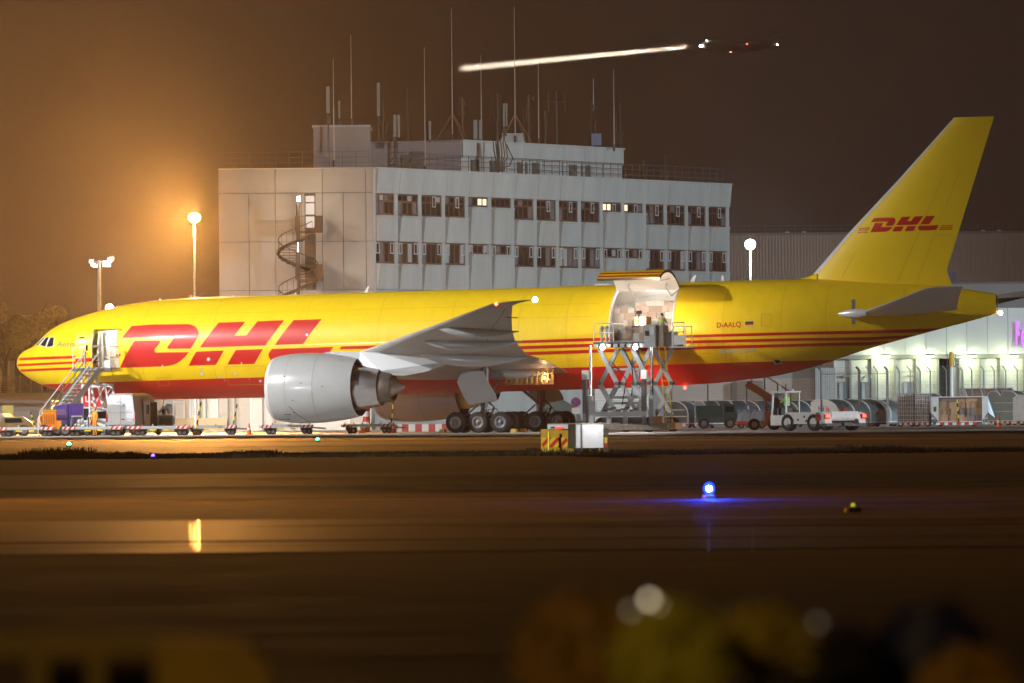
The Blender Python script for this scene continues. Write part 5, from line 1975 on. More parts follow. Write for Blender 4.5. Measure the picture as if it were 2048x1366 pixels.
def tree(cx, base_z, Y, h, wid, label, seed, col, n=5200, trunk=.25):
    rnd = random.Random(seed)
    t = thing('broadleaf_tree', label, 'tree', (cx, Y, base_z))
    b = MB()
    b.tube((0, 0, 0), (.1, 0, h * .35), trunk, trunk * .7, 8)
    limbs = []
    for k in range(9):
        a = rnd.uniform(0, 2 * PI)
        z0 = h * rnd.uniform(.2, .4)
        tip = Vector((math.cos(a) * wid * rnd.uniform(.2, .42), math.sin(a) * wid * rnd.uniform(.2, .4), h * rnd.uniform(.5, .93)))
        mid = Vector((tip.x * .45, tip.y * .45, (z0 + tip.z) / 2 + .3))
        b.tube((.1, 0, z0), mid, trunk * .45, trunk * .28, 6)
        b.tube(mid, tip, trunk * .28, .03, 6)
        limbs.append((mid, tip))
    b.build('trunk', mat('bark', (.07, .05, .035), .9, var=.3), t)
    clumps = []
    for mid, tip in limbs:
        for q in range(5):
            c = mid.lerp(tip, rnd.uniform(.2, 1.05)) + Vector((rnd.gauss(0, wid * .07), rnd.gauss(0, wid * .07), rnd.gauss(0, h * .05)))
            clumps.append((c, rnd.uniform(.5, 1.1) * wid * .12))
    v, f = [], []
    for k in range(n):
        c, r = rnd.choice(clumps)
        d = Vector((rnd.gauss(0, 1), rnd.gauss(0, 1), rnd.gauss(0, .8)))
        d = d.normalized() * r * rnd.uniform(.35, 1.1) ** .6
        p = c + d
        s = rnd.uniform(.09, .2)
        a = Vector((rnd.gauss(0, 1), rnd.gauss(0, 1), rnd.gauss(0, .6))).normalized()
        e = a.orthogonal().normalized()
        o = len(v)
        v += [tuple(p - a * s), tuple(p + e * s * .55), tuple(p + a * s), tuple(p - e * s * .55)]
        f.append([o, o + 1, o + 2, o + 3])
    mb = MB()
    mb.v, mb.f, mb.m = v, f, [0] * len(f)
    me = bpy.data.meshes.new('crown')
    me.from_pydata(v, [], f)
    me.materials.append(leaf_mat('leaf_%d' % seed, col))
    o = bpy.data.objects.new('crown', me)
    COL.objects.link(o)
    o.parent = t
    stuff(o)
    return t


gz = gl(60, 790)[1]
tree(P(52, 800, 572).x, gz - .4, 572, P(60, 566, 572).z - gz, 5.2, 'tall yellowish leafy tree in front of the orange sky at the left', 3, (.19, .15, .05), 13000)
tree(P(8, 800, 575).x, gz - .4, 575, P(20, 578, 575).z - gz, 4.0, 'narrow leafy tree cut by the left edge of the picture', 4, (.17, .13, .05), 9000)
tree(P(92, 800, 576).x, gz - .4, 576, P(60, 610, 576).z - gz, 3.6, 'lower leafy tree just above the nose of the aircraft', 6, (.17, .14, .05), 8000)


# ---- light masts
def mast_pole(t, h, r0=.18, r1=.10):
    MB().tube((0, 0, 0), (0, 0, h), r0, r1, 12).build('pole', M_STEEL, t, smooth=40)


YM = 556.0
p = P(388.5, 435, YM)
t = thing('street_lamp', 'tall street lamp with a blazing orange head left of the office block', 'street lamp', (p.x, YM, 0))
mast_pole(t, p.z, .11, .07)
MB().box((0, -.1, p.z + .12), (.5, .7, .16)).build('lamp_head', M_STEEL, t)
MB().sphere((0, -.25, p.z - .02), .46, 16, sc=(1, 1, .8)).build('lens', emat('lit_sodium', (1, .48, .11), 16), t, smooth=180)
lamp('street_lamp_light', 'SPOT', (p.x, YM - 1.1, p.z - .1), 480000, (1, .42, .09), size=.3, target=(p.x - 22, YM - 36, p.z - 3), cone=112, blend=.7)
lamp('street_lamp_light', 'SPOT', (p.x, YM - 1.0, p.z - .1), 150000, (1, .45, .10), size=.3, target=(p.x + 1.5, YM - 40, p.z - 1), cone=70, blend=.8)
lamp('street_lamp_light', 'POINT', (p.x, YM - .3, p.z - .9), 5200, (1, .52, .13), size=.3)
p = P(198, 524, YM)
t = thing('floodlight_mast', 'white floodlight mast with two clusters of lamps behind the nose of the aircraft', 'floodlight', (p.x, YM, 0))
mast_pole(t, p.z + .1, .17, .12)
MB().beam((-.75, 0, p.z), (.95, 0, p.z), .12, .12).build('crossarm', M_STEEL, t)
for dx, dz, on in ((-.52, .05, 0), (-.40, -.16, 1), (-.25, -.26, 1), (.55, -.1, 2), (.75, .16, 1), (.88, .22, 1)):
    hd = MB().box((dx, -.1, p.z + dz), (.34, .25, .24), 0, Matrix.Rotation(-.4, 3, 'X')).build('lamp_head', M_WHITE, t)
    MB().box((dx, -.25, p.z + dz - .03), (.3, .04, .18) if on < 2 else (.5, .05, .36), 0, Matrix.Rotation(-.4, 3, 'X')).build('lens', emat('lit_flood%d' % on, (1, .93, .8), (1.5, 5, 25)[on]), hd)
lamp('mast_light', 'SPOT', (p.x + .6, YM - .6, p.z - .2), 12000, (1, .92, .8), size=.3, target=(p.x + 12, 470, 0), cone=100, blend=.8)
p = P(219, 616, 540)
t = thing('floodlight', 'bright white lamp just above the top of the nose of the aircraft', 'floodlight', (p.x, 540, 0))
mast_pole(t, p.z, .08, .06)
MB().sphere((0, -.1, p.z), .26, 12).build('lens', emat('lit_white', (1, .95, .88), 70), t, smooth=180)
lamp('floodlight_light', 'POINT', (p.x, 539.2, p.z), 1500, (1, .94, .85), size=.25)
lamp('floodlight_light', 'SPOT', (p.x, 540.7, p.z), 42000, (1, .93, .82), size=.25, target=(-15, 566, 0), cone=40, blend=.5)
YE = 672.0
p = P(1500.5, 489, YE)
t = thing('wall_floodlight', 'bright white floodlight in front of the tan corrugated hangar', 'floodlight', (p.x, YE, 0))
mast_pole(t, p.z - .3, .09, .07)
MB().box((0, .15, p.z), (.8, .3, .5)).build('lamp_head', M_STEEL, t)
MB().sphere((0, -.05, p.z), .44, 14).build('lens', emat('lit_cool', (.96, .97, 1), 60), t, smooth=180)
lamp('wall_floodlight_light', 'POINT', (p.x, YE - .8, p.z), 12000, (.95, .97, 1), size=.4)
# area between aircraft and sheds: lit by mast lamps beyond the aircraft
lamp('rear_apron_light', 'SPOT', (-34, 556, 19), 30000, (1, .95, .86), size=3.5, target=(-12, 572, 0), cone=66, blend=.7)
lamp('rear_apron_light', 'SPOT', (62, 530, 18), 26000, (.86, .95, 1), size=.4, target=(22, 585, 2), cone=75, blend=.7)

# ---- passing airliner, at rest in the sky, its beam added in place of a light trail
AY = 930.0
ap = P(1400, 92, AY)
air = thing('passing_airliner', 'distant airliner low in the night sky with a beam added in place of its light trail', 'aircraft', tuple(ap), rot=(0, math.radians(3.0), 0))
M_AIR = mat('white_airliner_paint', (.78, .78, .78), .5)
LF = 25.0
air.scale = (.36, .36, .36)
b = MB()
rg = []
for s, r, dz in ((0, .05, -.3), (.8, .8, -.1), (2.2, 1.5, 0), (4, 1.75, .1), (16, 1.75, .1), (20, 1.2, .5), (25, .15, 1.0)):
    rg.append([(s, r * math.cos(a), .4 + dz + r * math.sin(a)) for a in [2 * PI * i / 14 for i in range(14)]])
b.loft(rg)
b.build('fuselage', M_AIR, air, smooth=50)
for sd in (-1, 1):
    MB().loft([foil(0, 8.5, 0, 14, 0, sd * 1.2, .12), foil(0, 13.5, .7, 16, .7, sd * 12.5, .1)]).build('wing', M_AIR, air, smooth=50)
    MB().loft([foil(0, 21.5, 1.6, 24, 1.6, sd * .4, .1), foil(0, 23.6, 1.9, 25, 1.9, sd * 4.5, .1)]).build('tailplane', M_AIR, air)
    MB().lathe([(9, .5), (9.4, .75), (11, .8), (12.6, .5)], (0, sd * 4.5, -.7), 'X', 16).build('engine', M_AIR, air, smooth=50)
MB().prism([(20, -.12, 1.6), (24.6, -.12, 1.6), (25.6, -.12, 5.2), (24.0, -.12, 5.2)], (0, .24, 0)).build('fin', M_AIR, air)
for nm, s, y, z, col, e, r in (('landing_light', 0.2, -.5, 0, (1, .93, .82), 120, .34), ('strobe', 24.9, 0, 1.6, (1, .98, .95), 60, .24), ('strobe', -1.0 + 3, -1, 1.9, (1, .98, .95), 20, .16), ('beacon', 10, 0, -1.5, (1, .05, .03), 40, .2), ('navigation_light', 14.8, -12.4, .75, (1, .06, .03), 30, .18)):
    MB().sphere((s, y, z), r, 10).build(nm, emat('lit_%s_%d' % (nm, e), col, e), air, smooth=180)

_lp = Matrix.Rotation(math.radians(3.0), 3, 'Y') @ Vector((-.3, -.5, 0)) + ap
lamp('light_trail_beam', 'SPOT', _lp, 9000000000, (1, .84, .62), size=.26, target=_lp + Vector((-28.0, 36, -.95)), cone=1.0, blend=.5)  # added beam that imitates a light trail across the sky

# ================================================================== people
def person(loc, rz, label, pose, top, legs, skin=(.42, .26, .19), hair=(.03, .02, .015), cap=None, vest=None, scale=1.0):
    """pose: dict of joint positions (metres, facing -Y); one skinned body, clothing as colour zones by vertex group of height"""
    t = thing('person', label, 'person', loc, rz)
    J = dict(pelvis=(0, 0, .95), waist=(0, 0, 1.1), chest=(0, -.01, 1.33), neck=(0, 0, 1.49), head0=(0, -.01, 1.58), head1=(0, -.02, 1.70),
             shl=(.18, 0, 1.42), ell=(.25, -.02, 1.14), wrl=(.24, -.14, .92), hal=(.24, -.18, .84), shr=(-.18, 0, 1.42), elr=(-.25, -.02, 1.14), wrr=(-.24, -.14, .92), har=(-.24, -.18, .84),
             hil=(.09, 0, .92), knl=(.1, -.03, .5), anl=(.11, .02, .09), tol=(.11, -.16, .04), hir=(-.09, 0, .92), knr=(-.1, -.03, .5), anr=(-.11, .02, .09), tor=(-.11, -.16, .04))
    J.update(pose)
    Rr = dict(pelvis=.125, waist=.125, chest=.145, neck=.058, head0=.085, head1=.088, shl=.072, ell=.052, wrl=.036, hal=.036, shr=.072, elr=.052, wrr=.036, har=.036,
              hil=.1, knl=.066, anl=.046, tol=.04, hir=.1, knr=.066, anr=.046, tor=.04)
    E_ = [('pelvis', 'waist'), ('waist', 'chest'), ('chest', 'neck'), ('neck', 'head0'), ('head0', 'head1'), ('chest', 'shl'), ('shl', 'ell'), ('ell', 'wrl'), ('wrl', 'hal'), ('chest', 'shr'), ('shr', 'elr'), ('elr', 'wrr'), ('wrr', 'har'),
          ('pelvis', 'hil'), ('hil', 'knl'), ('knl', 'anl'), ('anl', 'tol'), ('pelvis', 'hir'), ('hir', 'knr'), ('knr', 'anr'), ('anr', 'tor')]
    names = list(J)
    # fingers: five short chains on each hand
    verts = [Vector(J[k]) * scale for k in names]
    rad = [Rr[k] * scale for k in names]
    edges = [(names.index(a), names.index(c)) for a, c in E_]
    for h, w in (('hal', 'wrl'), ('har', 'wrr')):
        hp = Vector(J[h])
        d = (hp - Vector(J[w])).normalized()
        side = d.cross(Vector((0, 0, 1)))
        side = side.normalized() if side.length > .1 else Vector((0, 1, 0))
        for k, ln in enumerate((.07, .082, .088, .08, .062)):
            off = side * (.034 - .019 * k + (.02 if k == 0 else 0))
            a = len(verts)
            verts += [(hp + off + d * .02) * scale, (hp + off * 1.1 + d * ln + Vector((0, 0, -.012))) * scale]
            rad += [.011 * scale, .009 * scale]
            edges += [(names.index(h), a), (a, a + 1)]
    me = bpy.data.meshes.new('body')
    me.from_pydata([tuple(v) for v in verts], edges, [])
    o = bpy.data.objects.new('body', me)
    COL.objects.link(o)
    md = o.modifiers.new('skin', 'SKIN')
    md.use_smooth_shade = True
    for i, r in enumerate(rad):
        me.skin_vertices[0].data[i].radius = (r, r)
    me.skin_vertices[0].data[0].use_root = True
    sb = o.modifiers.new('sub', 'SUBSURF')
    sb.levels = sb.render_levels = 1
    dg = bpy.context.evaluated_depsgraph_get()
    me2 = bpy.data.meshes.new_from_object(o.evaluated_get(dg))
    bpy.data.objects.remove(o)
    me2.name = 'body'
    me2.materials.clear()
    mt = mat('cloth_%.2f_%.2f_%.2f' % top, top, .8)
    ml = mat('cloth_%.2f_%.2f_%.2f' % legs, legs, .8)
    ms = mat('skin_%.2f' % skin[0], skin, .5)
    mb_ = mat('boots', (.02, .018, .016), .6)
    for m in (mt, ml, ms, mb_):
        me2.materials.append(m)
    seg = [(Vector(J[a]) * scale, Vector(J[c]) * scale, a, c) for a, c in E_]
    zone = {}
    for pnm in names:
        zone[pnm] = 0
    for k in ('head0', 'head1', 'hal', 'har'):
        zone[k] = 2
    for k in ('hil', 'hir', 'knl', 'knr', 'pelvis', 'anl', 'anr'):
        zone[k] = 1
    for k in ('tol', 'tor'):
        zone[k] = 3
    for p in me2.polygons:
        c = p.center
        best = min(names, key=lambda k: (Vector(J[k]) * scale - c).length / (Rr[k] + .08))
        p.material_index = zone[best]
        p.use_smooth = True
    ob = bpy.data.objects.new('body', me2)
    COL.objects.link(ob)
    ob.parent = t
    h0 = (Vector(J['head0']) + Vector(J['head1'])) / 2 * scale
    b = MB()
    b.sphere(h0 + Vector((0, .015, .035)) * scale, .107 * scale, 12, sc=(.92, 1.02, 1.0))
    vv, ff = [], []
    hd = MB()
    for f in b.f:
        c = sum((Vector(b.v[i]) for i in f), Vector()) / len(f) - h0
        if c.z > .02 * scale or c.y > .03 * scale:
            hd.f.append(f)
            hd.m.append(0)
    hd.v = b.v
    hd.build('cap' if cap else 'hair', mat('cap_%.2f' % cap[0], cap, .7) if cap else mat('hair_dark', hair, .8), t, smooth=180)
    b = MB()
    for sx_ in (-.03, .03):
        b.sphere(h0 + Vector((sx_, -.083, .0)) * scale, .011 * scale, 6)
    b.build('eyes', M_DARK, t)
    MB().sphere(h0 + Vector((0, -.098, -.025)) * scale, .016 * scale, 6, sc=(.8, 1, 1.3)).build('nose', ms, t)
    if vest:
        b = MB()
        rg = []
        pc, pch, pn = Vector(J['pelvis']), Vector(J['chest']), Vector(J['neck'])
        for q, rx, ry in ((0, .20, .16), (.35, .185, .155), (.75, .205, .165), (1.0, .215, .15), (1.2, .17, .12)):
            c = pc.lerp(pch, q) if q <= 1 else pch.lerp(pn, (q - 1) / .3)
            rg.append([tuple((c + Vector((rx * math.cos(a), ry * math.sin(a), 0))) * scale) for a in [2 * PI * i / 14 for i in range(14)]])
        b.loft(rg, caps=False)
        vo = b.build('vest', mat('vest_%.2f_%.2f' % vest[:2], vest, .6), t, smooth=180)
        b = MB()
        for q in (.25, .6):
            c = pc.lerp(pch, q)
            r_ = [[tuple((c + Vector((.206 * math.cos(a), .172 * math.sin(a), dz))) * scale) for a in [2 * PI * i / 14 for i in range(14)]] for dz in (-.025, .025)]
            b.loft(r_, caps=False)
        b.build('reflective_band', M_WHITE, vo)
    return t


def frame_at(px, Y, rz, name, label, cat, group=None, z=0.0):
    """thing whose base stands on the ground under picture column px at distance Y"""
    return thing(name, label, cat, (P(px, 850, Y).x, Y, z), rz, group)


def loc_at(t, px, py, y):
    """point on the plane local y = const of a thing, seen at px, py"""
    Rz = Matrix.Rotation(t.rotation_euler.z, 3, 'Z')
    o = Rz.transposed() @ (Vector((0, 0, CAM_H)) - Vector(t.location))
    d = Rz.transposed() @ ray(px, py)
    k = (y - o.y) / d.y
    return o + d * k


M_ALU = mat('aluminium', (.70, .71, .72), .4, metal=.15, var=.15, vscale=4)
M_GREYP = mat('machine_grey', (.42, .45, .46), .45, var=.12, vscale=3)
M_DKGREY = mat('dark_grey_paint', (.07, .075, .08), .5, var=.2)
M_ORANGE = mat('orange_paint', (.75, .22, .015), .45, var=.12, vscale=3)
M_PURPLE = mat('purple_paint', (.09, .05, .28), .4, var=.15, vscale=3)
M_YELP = mat('safety_yellow', (.75, .55, .03), .45, var=.1)
M_YDULL = mat('dull_yellow_paint', (.52, .33, .03), .5, var=.2)
M_REDP = mat('signal_red', (.55, .03, .025), .45, var=.1)
M_WPLAS = mat('white_plate', (.72, .72, .70), .5)
M_TYRE = M_BLACK


def small_wheel(r, w):
    b = MB()
    b.lathe([(-w / 2, r * .55), (-w / 2, r * .92), (-w * .35, r), (w * .35, r), (w / 2, r * .92), (w / 2, r * .55)], (0, 0, 0), 'Y', 18, 0)
    b.lathe([(-w / 2 - .004, r * .56), (-w * .35, r * .45), (-w * .4, .01)], (0, 0, 0), 'Y', 14, 1)
    b.lathe([(w / 2 + .004, r * .56), (w * .35, r * .45), (w * .4, .01)], (0, 0, 0), 'Y', 14, 1)
    me = b.mesh('wheel', [M_TYRE, M_RIM])
    me.shade_smooth()
    me.set_sharp_from_angle(angle=math.radians(40))
    return me


WH = {r: small_wheel(r, w) for r, w in ((.19, .14), (.36, .24), (.45, .34), (.52, .4))}

# ---- passenger stairs at the forward door
tw = Matrix.Translation(N0) @ PL_M.to_4x4()
dp_ = tw @ Vector((6.0, -3.3, 0))
st_ = thing('passenger_stairs', 'white steel mobile stairs leading up to the open forward door', 'stairs', (dp_.x, dp_.y, 0), -TH)
zp = loc_at(st_, 186, 735.5, -1.0).z
b = MB()
b.bb((-1.55, -1.75, zp - .12), (1.05, -.15, zp), 0)
b.bb((-1.6, -1.8, zp - .22), (1.1, -1.7, zp - .03), 1)
b.build('platform', [M_STEEL, M_DKGREY], st_)


def rail(mb, pts, h, r=.028):
    for p in pts:
        mb.tube(p, Vector(p) + Vector((0, 0, h)), r, n=6)
    for p, q in zip(pts[:-1], pts[1:]):
        for k in (.5, 1.0):
            mb.tube(Vector(p) + Vector((0, 0, h * k)), Vector(q) + Vector((0, 0, h * k)), r, n=6)


b = MB()
rail(b, [(-1.5, -.3, zp), (-1.5, -1.7, zp), (-.72, -1.7, zp)], 1.25)
b.build('platform_rail', M_ALU, st_)
b = MB()
rail(b, [(.05 + .5, -1.7, zp), (1.0, -1.7, zp), (1.0, -.3, zp)], 1.3, .035)
b.bb((.55, -1.73, zp + .02), (1.0, -1.71, zp + .45))
b.build('platform_rail', M_ALU, st_)
T_ = Vector((-.1, -1.75, zp))
fx, fy = loc_at(st_, 92, 846, -5.6).x, -5.6
B_ = Vector((fx, fy, .35))
run = (B_ - T_)
plan = Vector((run.x, run.y, 0)).normalized()
wv = Vector((-plan.y, plan.x, 0))
NS = 17
sm = MB().box((0, 0, 0), (.26, 1.15, .04), 0, Matrix.Rotation(math.atan2(plan.y, plan.x), 3, 'Z'))
STM = sm.mesh('step', M_STEEL)
for k in range(NS):
    q = T_ + run * ((k + .6) / NS)
    inst('step', STM, st_, q)
for s_ in (-.62, .62):
    b = MB()
    b.beam(T_ + wv * s_ + Vector((0, 0, -.06)), B_ + wv * s_, .06, .34)
    b.build('stringer', M_WHITE, st_)
    b = MB()
    ps = [T_ + wv * s_ + run * q for q in (.02, .25, .5, .75, .98)]
    for p in ps:
        b.tube(p, p + Vector((0, 0, 1.05)), .03, n=6)
    b.tube(ps[0] + Vector((0, 0, 1.05)), ps[-1] + Vector((0, 0, 1.05)), .035, n=6)
    b.tube(ps[0] + Vector((0, 0, .55)), ps[-1] + Vector((0, 0, .55)), .03, n=6)
    b.build('handrail', M_ALU, st_)
b = MB()
for y in (-.4, -1.6):
    b.beam((-.55, y, zp - .1), (.25, y, .5), .12, .12)
    b.beam((.6, y, zp - 1.1), (1.15, y, .4), .12, .12)
    b.beam((-.9, y, zp - 1.15), (.7, y, zp - 1.1), .12, .2)
    b.beam((.55, y, zp - 1.2), (-.9, y, .5), .07, .07)
    b.beam((-1.3, y, .5), (1.3, y, .5), .12, .16)
    b.beam((-.9, y, .5), (-.95, y, zp - .15), .1, .1)
for x in (-.55, .6):
    b.beam((x, -.4, zp - 1.1), (x, -1.6, zp - 1.1), .08, .08)
b.build('support_frame', M_WHITE, st_)
for x in (-1.0, 1.1):
    for y in (-.3, -1.7):
        inst('wheel', WH[.36], st_, (x, y, .36))

# ---- white van with open doors
van = frame_at(241, 496, math.radians(73), 'delivery_van', 'white panel van seen from behind with its front doors open', 'van')
# local +x forward (away from the camera), +y to its left
VW, VL, VH = 1.96, 5.6, 2.62
b = MB()
rg = []
for x, h, w, hood in ((0, 2.5, .93, 0), (.12, 2.6, .97, 0), (2.6, 2.62, .98, 0), (3.6, 2.5, .96, 0), (4.25, 2.1, .92, 0), (4.75, 1.25, .9, 0), (5.5, 1.0, .86, 0), (5.6, .6, .8, 0)):
    wt = w * (.86 if h > 1.6 else 1)
    rg.append([(x, -w, .42), (x, -w, min(1.3, h * .8)), (x, -wt, h - .14), (x, -wt + .14, h), (x, wt - .14, h), (x, wt, h - .14), (x, w, min(1.3, h * .8)), (x, w, .42)])
b.loft(rg)
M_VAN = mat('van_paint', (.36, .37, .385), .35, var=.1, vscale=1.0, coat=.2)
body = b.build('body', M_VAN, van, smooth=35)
b = MB()
b.bb((-.012, -.006, .72), (-.003, .006, 2.38))
b.bb((-.012, -.84, 1.42), (-.003, .84, 1.435))
b.build('rear_door_gap', M_DARK, van)
b = MB()
b.bb((-.10, -.95, .42), (-.005, .95, .66))
b.build('bumper', M_DKGREY, van)
for y in (-.90, .90):
    b = MB().bb((-.03, y - .05, .86), (.1, y + .05, 1.36))
    b.build('tail_lamp', mat('red_lens', (.35, .02, .02), .2), van)
b = MB().bb((-.03, -.4, 2.5), (.0, .4, 2.58))
b.build('brake_lamp', mat('dark_red_lens', (.12, .015, .015), .2), van)
b = MB().bb((-.03, -.25, .98), (-.005, -.05, 1.03))
b.build('door_handle', M_DARK, van)
b = MB().bb((-.112, -.26, .48), (-.102, .26, .60))
b.build('number_plate', M_WPLAS, van)
vs, fs = text_polys('BOSTON', .27, align='CENTER', space=1.1)
MB().add([(-.016, -v.x * 1.0, 1.42 + v.y) for v in vs], fs).build('lettering', mat('pale_blue_print', (.45, .50, .56), .5), van)
b = MB()
for r, a0, a1, cx0 in ((.20, .5, 3.6, .02), (.12, .8, 4.4, -.08), (.16, 2.4, 5.8, -.12)):
    pts = [Vector((-.016, cx0 + r * math.cos(a0 + (a1 - a0) * k / 10), 1.92 + r * math.sin(a0 + (a1 - a0) * k / 10))) for k in range(11)]
    for p, q in zip(pts[:-1], pts[1:]):
        b.beam(p, q, .03, .004)
b.build('emblem', mat('blue_print', (.12, .28, .48), .5), van)
for x in (.95, 4.6):
    for y in (-.85, .85):
        inst('wheel', WH[.36], van, (x, y, .36))
# right side: dark load bay, sliding door pushed open, front door swung out
b = MB().bb((2.3, -.99, .55), (4.0, -.955, 2.05))
b.build('door_opening', M_DARK, van)
b = MB()
b.bb((1.35, -1.09, .55), (2.45, -1.02, 2.15))
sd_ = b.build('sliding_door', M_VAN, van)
MB().bb((1.6, -1.10, 1.3), (2.25, -1.092, 1.9)).build('window', M_GLASS, sd_)
b = MB()
dr_a = Vector((4.1, -.96, 0))
dv = Vector((.10, -1.0, 0)).normalized()
pts = [(0, .5), (1.1, .5), (1.12, 1.2), (1.0, 1.95), (.62, 2.08), (0, 1.35)]
A_ = [dr_a + dv * u + Vector((0, 0, z)) for u, z in pts]
inner = [(.12, 1.38), (.98, 1.25), (.90, 1.88), (.62, 1.97)]
b.prism([dr_a + dv * u + Vector((0, 0, z)) for u, z in [(0, .5), (1.1, .5), (1.12, 1.25), (0, 1.3)]], (.07, 0, 0))
for p, q in (((0, 1.3), (.62, 2.06)), ((.62, 2.06), (1.02, 1.97)), ((1.02, 1.97), (1.1, 1.2))):
    b.beam(dr_a + dv * p[0] + Vector((.035, 0, p[1])), dr_a + dv * q[0] + Vector((.035, 0, q[1])), .07, .09)
fd_ = b.build('front_door', M_VAN, van)
MB().prism([dr_a + dv * u + Vector((.03, 0, z)) for u, z in [(.08, 1.36), (1.0, 1.27), (.95, 1.9), (.63, 1.98)]], (.01, 0, 0)).build('window', film('van_door_glass', (.05, .06, .06), .5, .05), fd_)
MB().prism([dr_a + dv * u + Vector((-.03, 0, z)) for u, z in [(.15, .6), (.95, .6), (.95, 1.15), (.15, 1.2)]], (.028, 0, 0)).build('door_trim', M_DKGREY, fd_)
MB().box(dr_a + Vector((.35, -.32, 1.45)), (.12, .2, .34)).build('mirror', M_DKGREY, fd_)

# second van peeking out behind it
v2 = frame_at(206, 500, math.radians(85), 'parked_van', 'white van mostly hidden behind the stairs and the larger white van', 'van')
b = MB()
rg = []
for x, h, w in ((0, 1.6, .8), (.15, 1.75, .86), (2.6, 1.78, .86), (3.3, 1.3, .82), (4.3, .95, .78)):
    rg.append([(x, -w, .35), (x, -w, h * .6), (x, -w * .85, h - .08), (x, w * .85, h - .08), (x, w, h * .6), (x, w, .35)])
b.loft(rg)
b.build('body', M_WHITE, v2, smooth=35)
MB().bb((-.02, -.6, 1.05), (-.004, .6, 1.5)).build('rear_window', M_GLASS, v2)
MB().bb((-.03, -.25, .45), (-.008, .25, .56)).build('number_plate', M_WPLAS, v2)
for y in (-.72, .72):
    MB().bb((-.03, y - .08, .75), (.02, y + .08, 1.15)).build('tail_lamp', mat('red_lens', (.35, .02, .02), .2), v2)
for x in (.8, 3.5):
    for y in (-.75, .75):
        inst('wheel', WH[.36], v2, (x, y, .36))
# white tractor front with a green lamp, between the stairs legs
v3 = frame_at(181, 503, 0, 'baggage_tractor', 'small white baggage tractor with a green cab lamp under the stairs', 'tractor')
b = MB()
b.bb((-.55, -.6, .25), (.55, .9, .75)).bb((-.5, -.55, .75), (.5, .0, .95))
b.build('body', M_WHITE, v3)
b = MB()
for x in (-.5, .5):
    b.beam((x, .0, .75), (x, .05, 1.7), .07, .07)
    b.beam((x, .9, .75), (x, .9, 1.7), .07, .07)
b.bb((-.58, -.1, 1.7), (.58, 1.0, 1.78))
b.build('cab', M_WHITE, v3)
MB().bb((-.45, .0, .96), (.45, .03, 1.68)).build('windscreen', M_GLASS, v3)
MB().box((.05, -.03, 1.2), (.2, .03, .1)).build('green_lamp', emat('lit_green_small', (.15, 1, .45), 2.2), v3)
for y in (-.3, .6):
    for x in (-.5, .5):
        inst('wheel', WH[.36], v3, (x, y, .36), (0, 0, PI / 2))

# ---- purple loader and orange cabinet at the foot of the stairs
pu = frame_at(131, 493, math.radians(8), 'purple_ground_unit', 'purple ground support machine parked in front of the stairs', 'ground vehicle')
b = MB()
b.prism([(-.75, -.6, .75), (.1, -.6, .75), (.1, -.6, 1.95), (-.62, -.6, 1.85), (-.75, -.6, 1.3)], (0, 1.2, 0))
b.build('hood', M_PURPLE, pu)
MB().bb((-.58, -.63, 1.28), (.0, -.605, 1.66)).build('window', mat('violet_glass', (.18, .12, .26), .15), pu)
MB().bb((-.6, -.63, 1.0), (.04, -.605, 1.14)).build('grille', M_DARK, pu)
b = MB()
b.bb((.12, -.55, 1.1), (1.05, .6, 2.0))
for k in range(4):
    b.bb((.18 + k * .22, -.58, 1.14), (.30 + k * .22, -.552, 1.95))
b.build('power_pack', M_PURPLE, pu)
b = MB().bb((.0, -.5, .55), (.95, .5, 1.08))
b.build('tank', mat('pale_blue_tank', (.16, .22, .42), .4), pu)
b = MB()
for x in (.35, .95):
    b.beam((x, -.62, .1), (x, -.62, 1.25), .05, .05)
for z in (.35, .8, 1.22):
    b.beam((.35, -.62, z), (.95, -.62, z), .045, .045)
b.build('step_frame', M_ALU, pu)
MB().bb((-.8, -.55, .28), (1.1, .6, .56)).build('chassis', M_DKGREY, pu)
for x in (-.5, .8):
    for y in (-.5, .5):
        inst('wheel', WH[.36], pu, (x, y, .36))
og = frame_at(100, 491, 0, 'orange_power_unit', 'orange ground power cabinet left of the purple machine', 'power unit')
b = MB()
b.bb((-.42, -.5, .42), (.40, .5, 1.55))
b.build('cabinet', M_ORANGE, og)
for k in range(5):
    MB().bb((-.34 + k * .14, -.53, .75), (-.27 + k * .14, -.502, 1.35)).build('louvre', mat('dark_orange', (.35, .10, .01), .5), og)
MB().bb((-.46, -.55, 1.55), (.44, .55, 1.62)).build('lid', M_YDULL, og)
b = MB().bb((.42, -.5, .25), (.72, .5, .95))
b.bb((.45, -.52, .3), (1.35, .5, .55))
b.build('side_locker', M_ORANGE, og)
MB().bb((-.5, -.55, .22), (1.35, .55, .4)).build('chassis', M_DKGREY, og)
for x in (-.3, .95):
    inst('wheel', WH[.36], og, (x, -.5, .36))
    inst('wheel', WH[.36], og, (x, .5, .36))
cg = frame_at(161, 492, 0, 'cage_trolley', 'small dark wire cage trolley with white sacks', 'trolley')
b = MB()
for x in (-.5, 0, .5):
    b.beam((x, -.4, .3), (x, -.4, 1.15), .05, .05)
    b.beam((x, .4, .3), (x, .4, 1.15), .05, .05)
for z in (.45, .8, 1.15):
    b.beam((-.5, -.4, z), (.5, -.4, z), .04, .04)
    b.beam((-.5, .4, z), (.5, .4, z), .04, .04)
b.bb((-.55, -.45, .22), (.55, .45, .3))
b.build('cage', M_DKGREY, cg)
for x, z, s in ((-.2, .55, .26), (.2, .52, .24), (0, .85, .22)):
    MB().sphere((x, 0, z), s, 10, sc=(1, 1, .85)).build('sack', M_WPLAS, cg, smooth=180)
for x in (-.4, .4):
    inst('wheel', WH[.19], cg, (x, -.3, .19))
    inst('wheel', WH[.19], cg, (x, .3, .19))
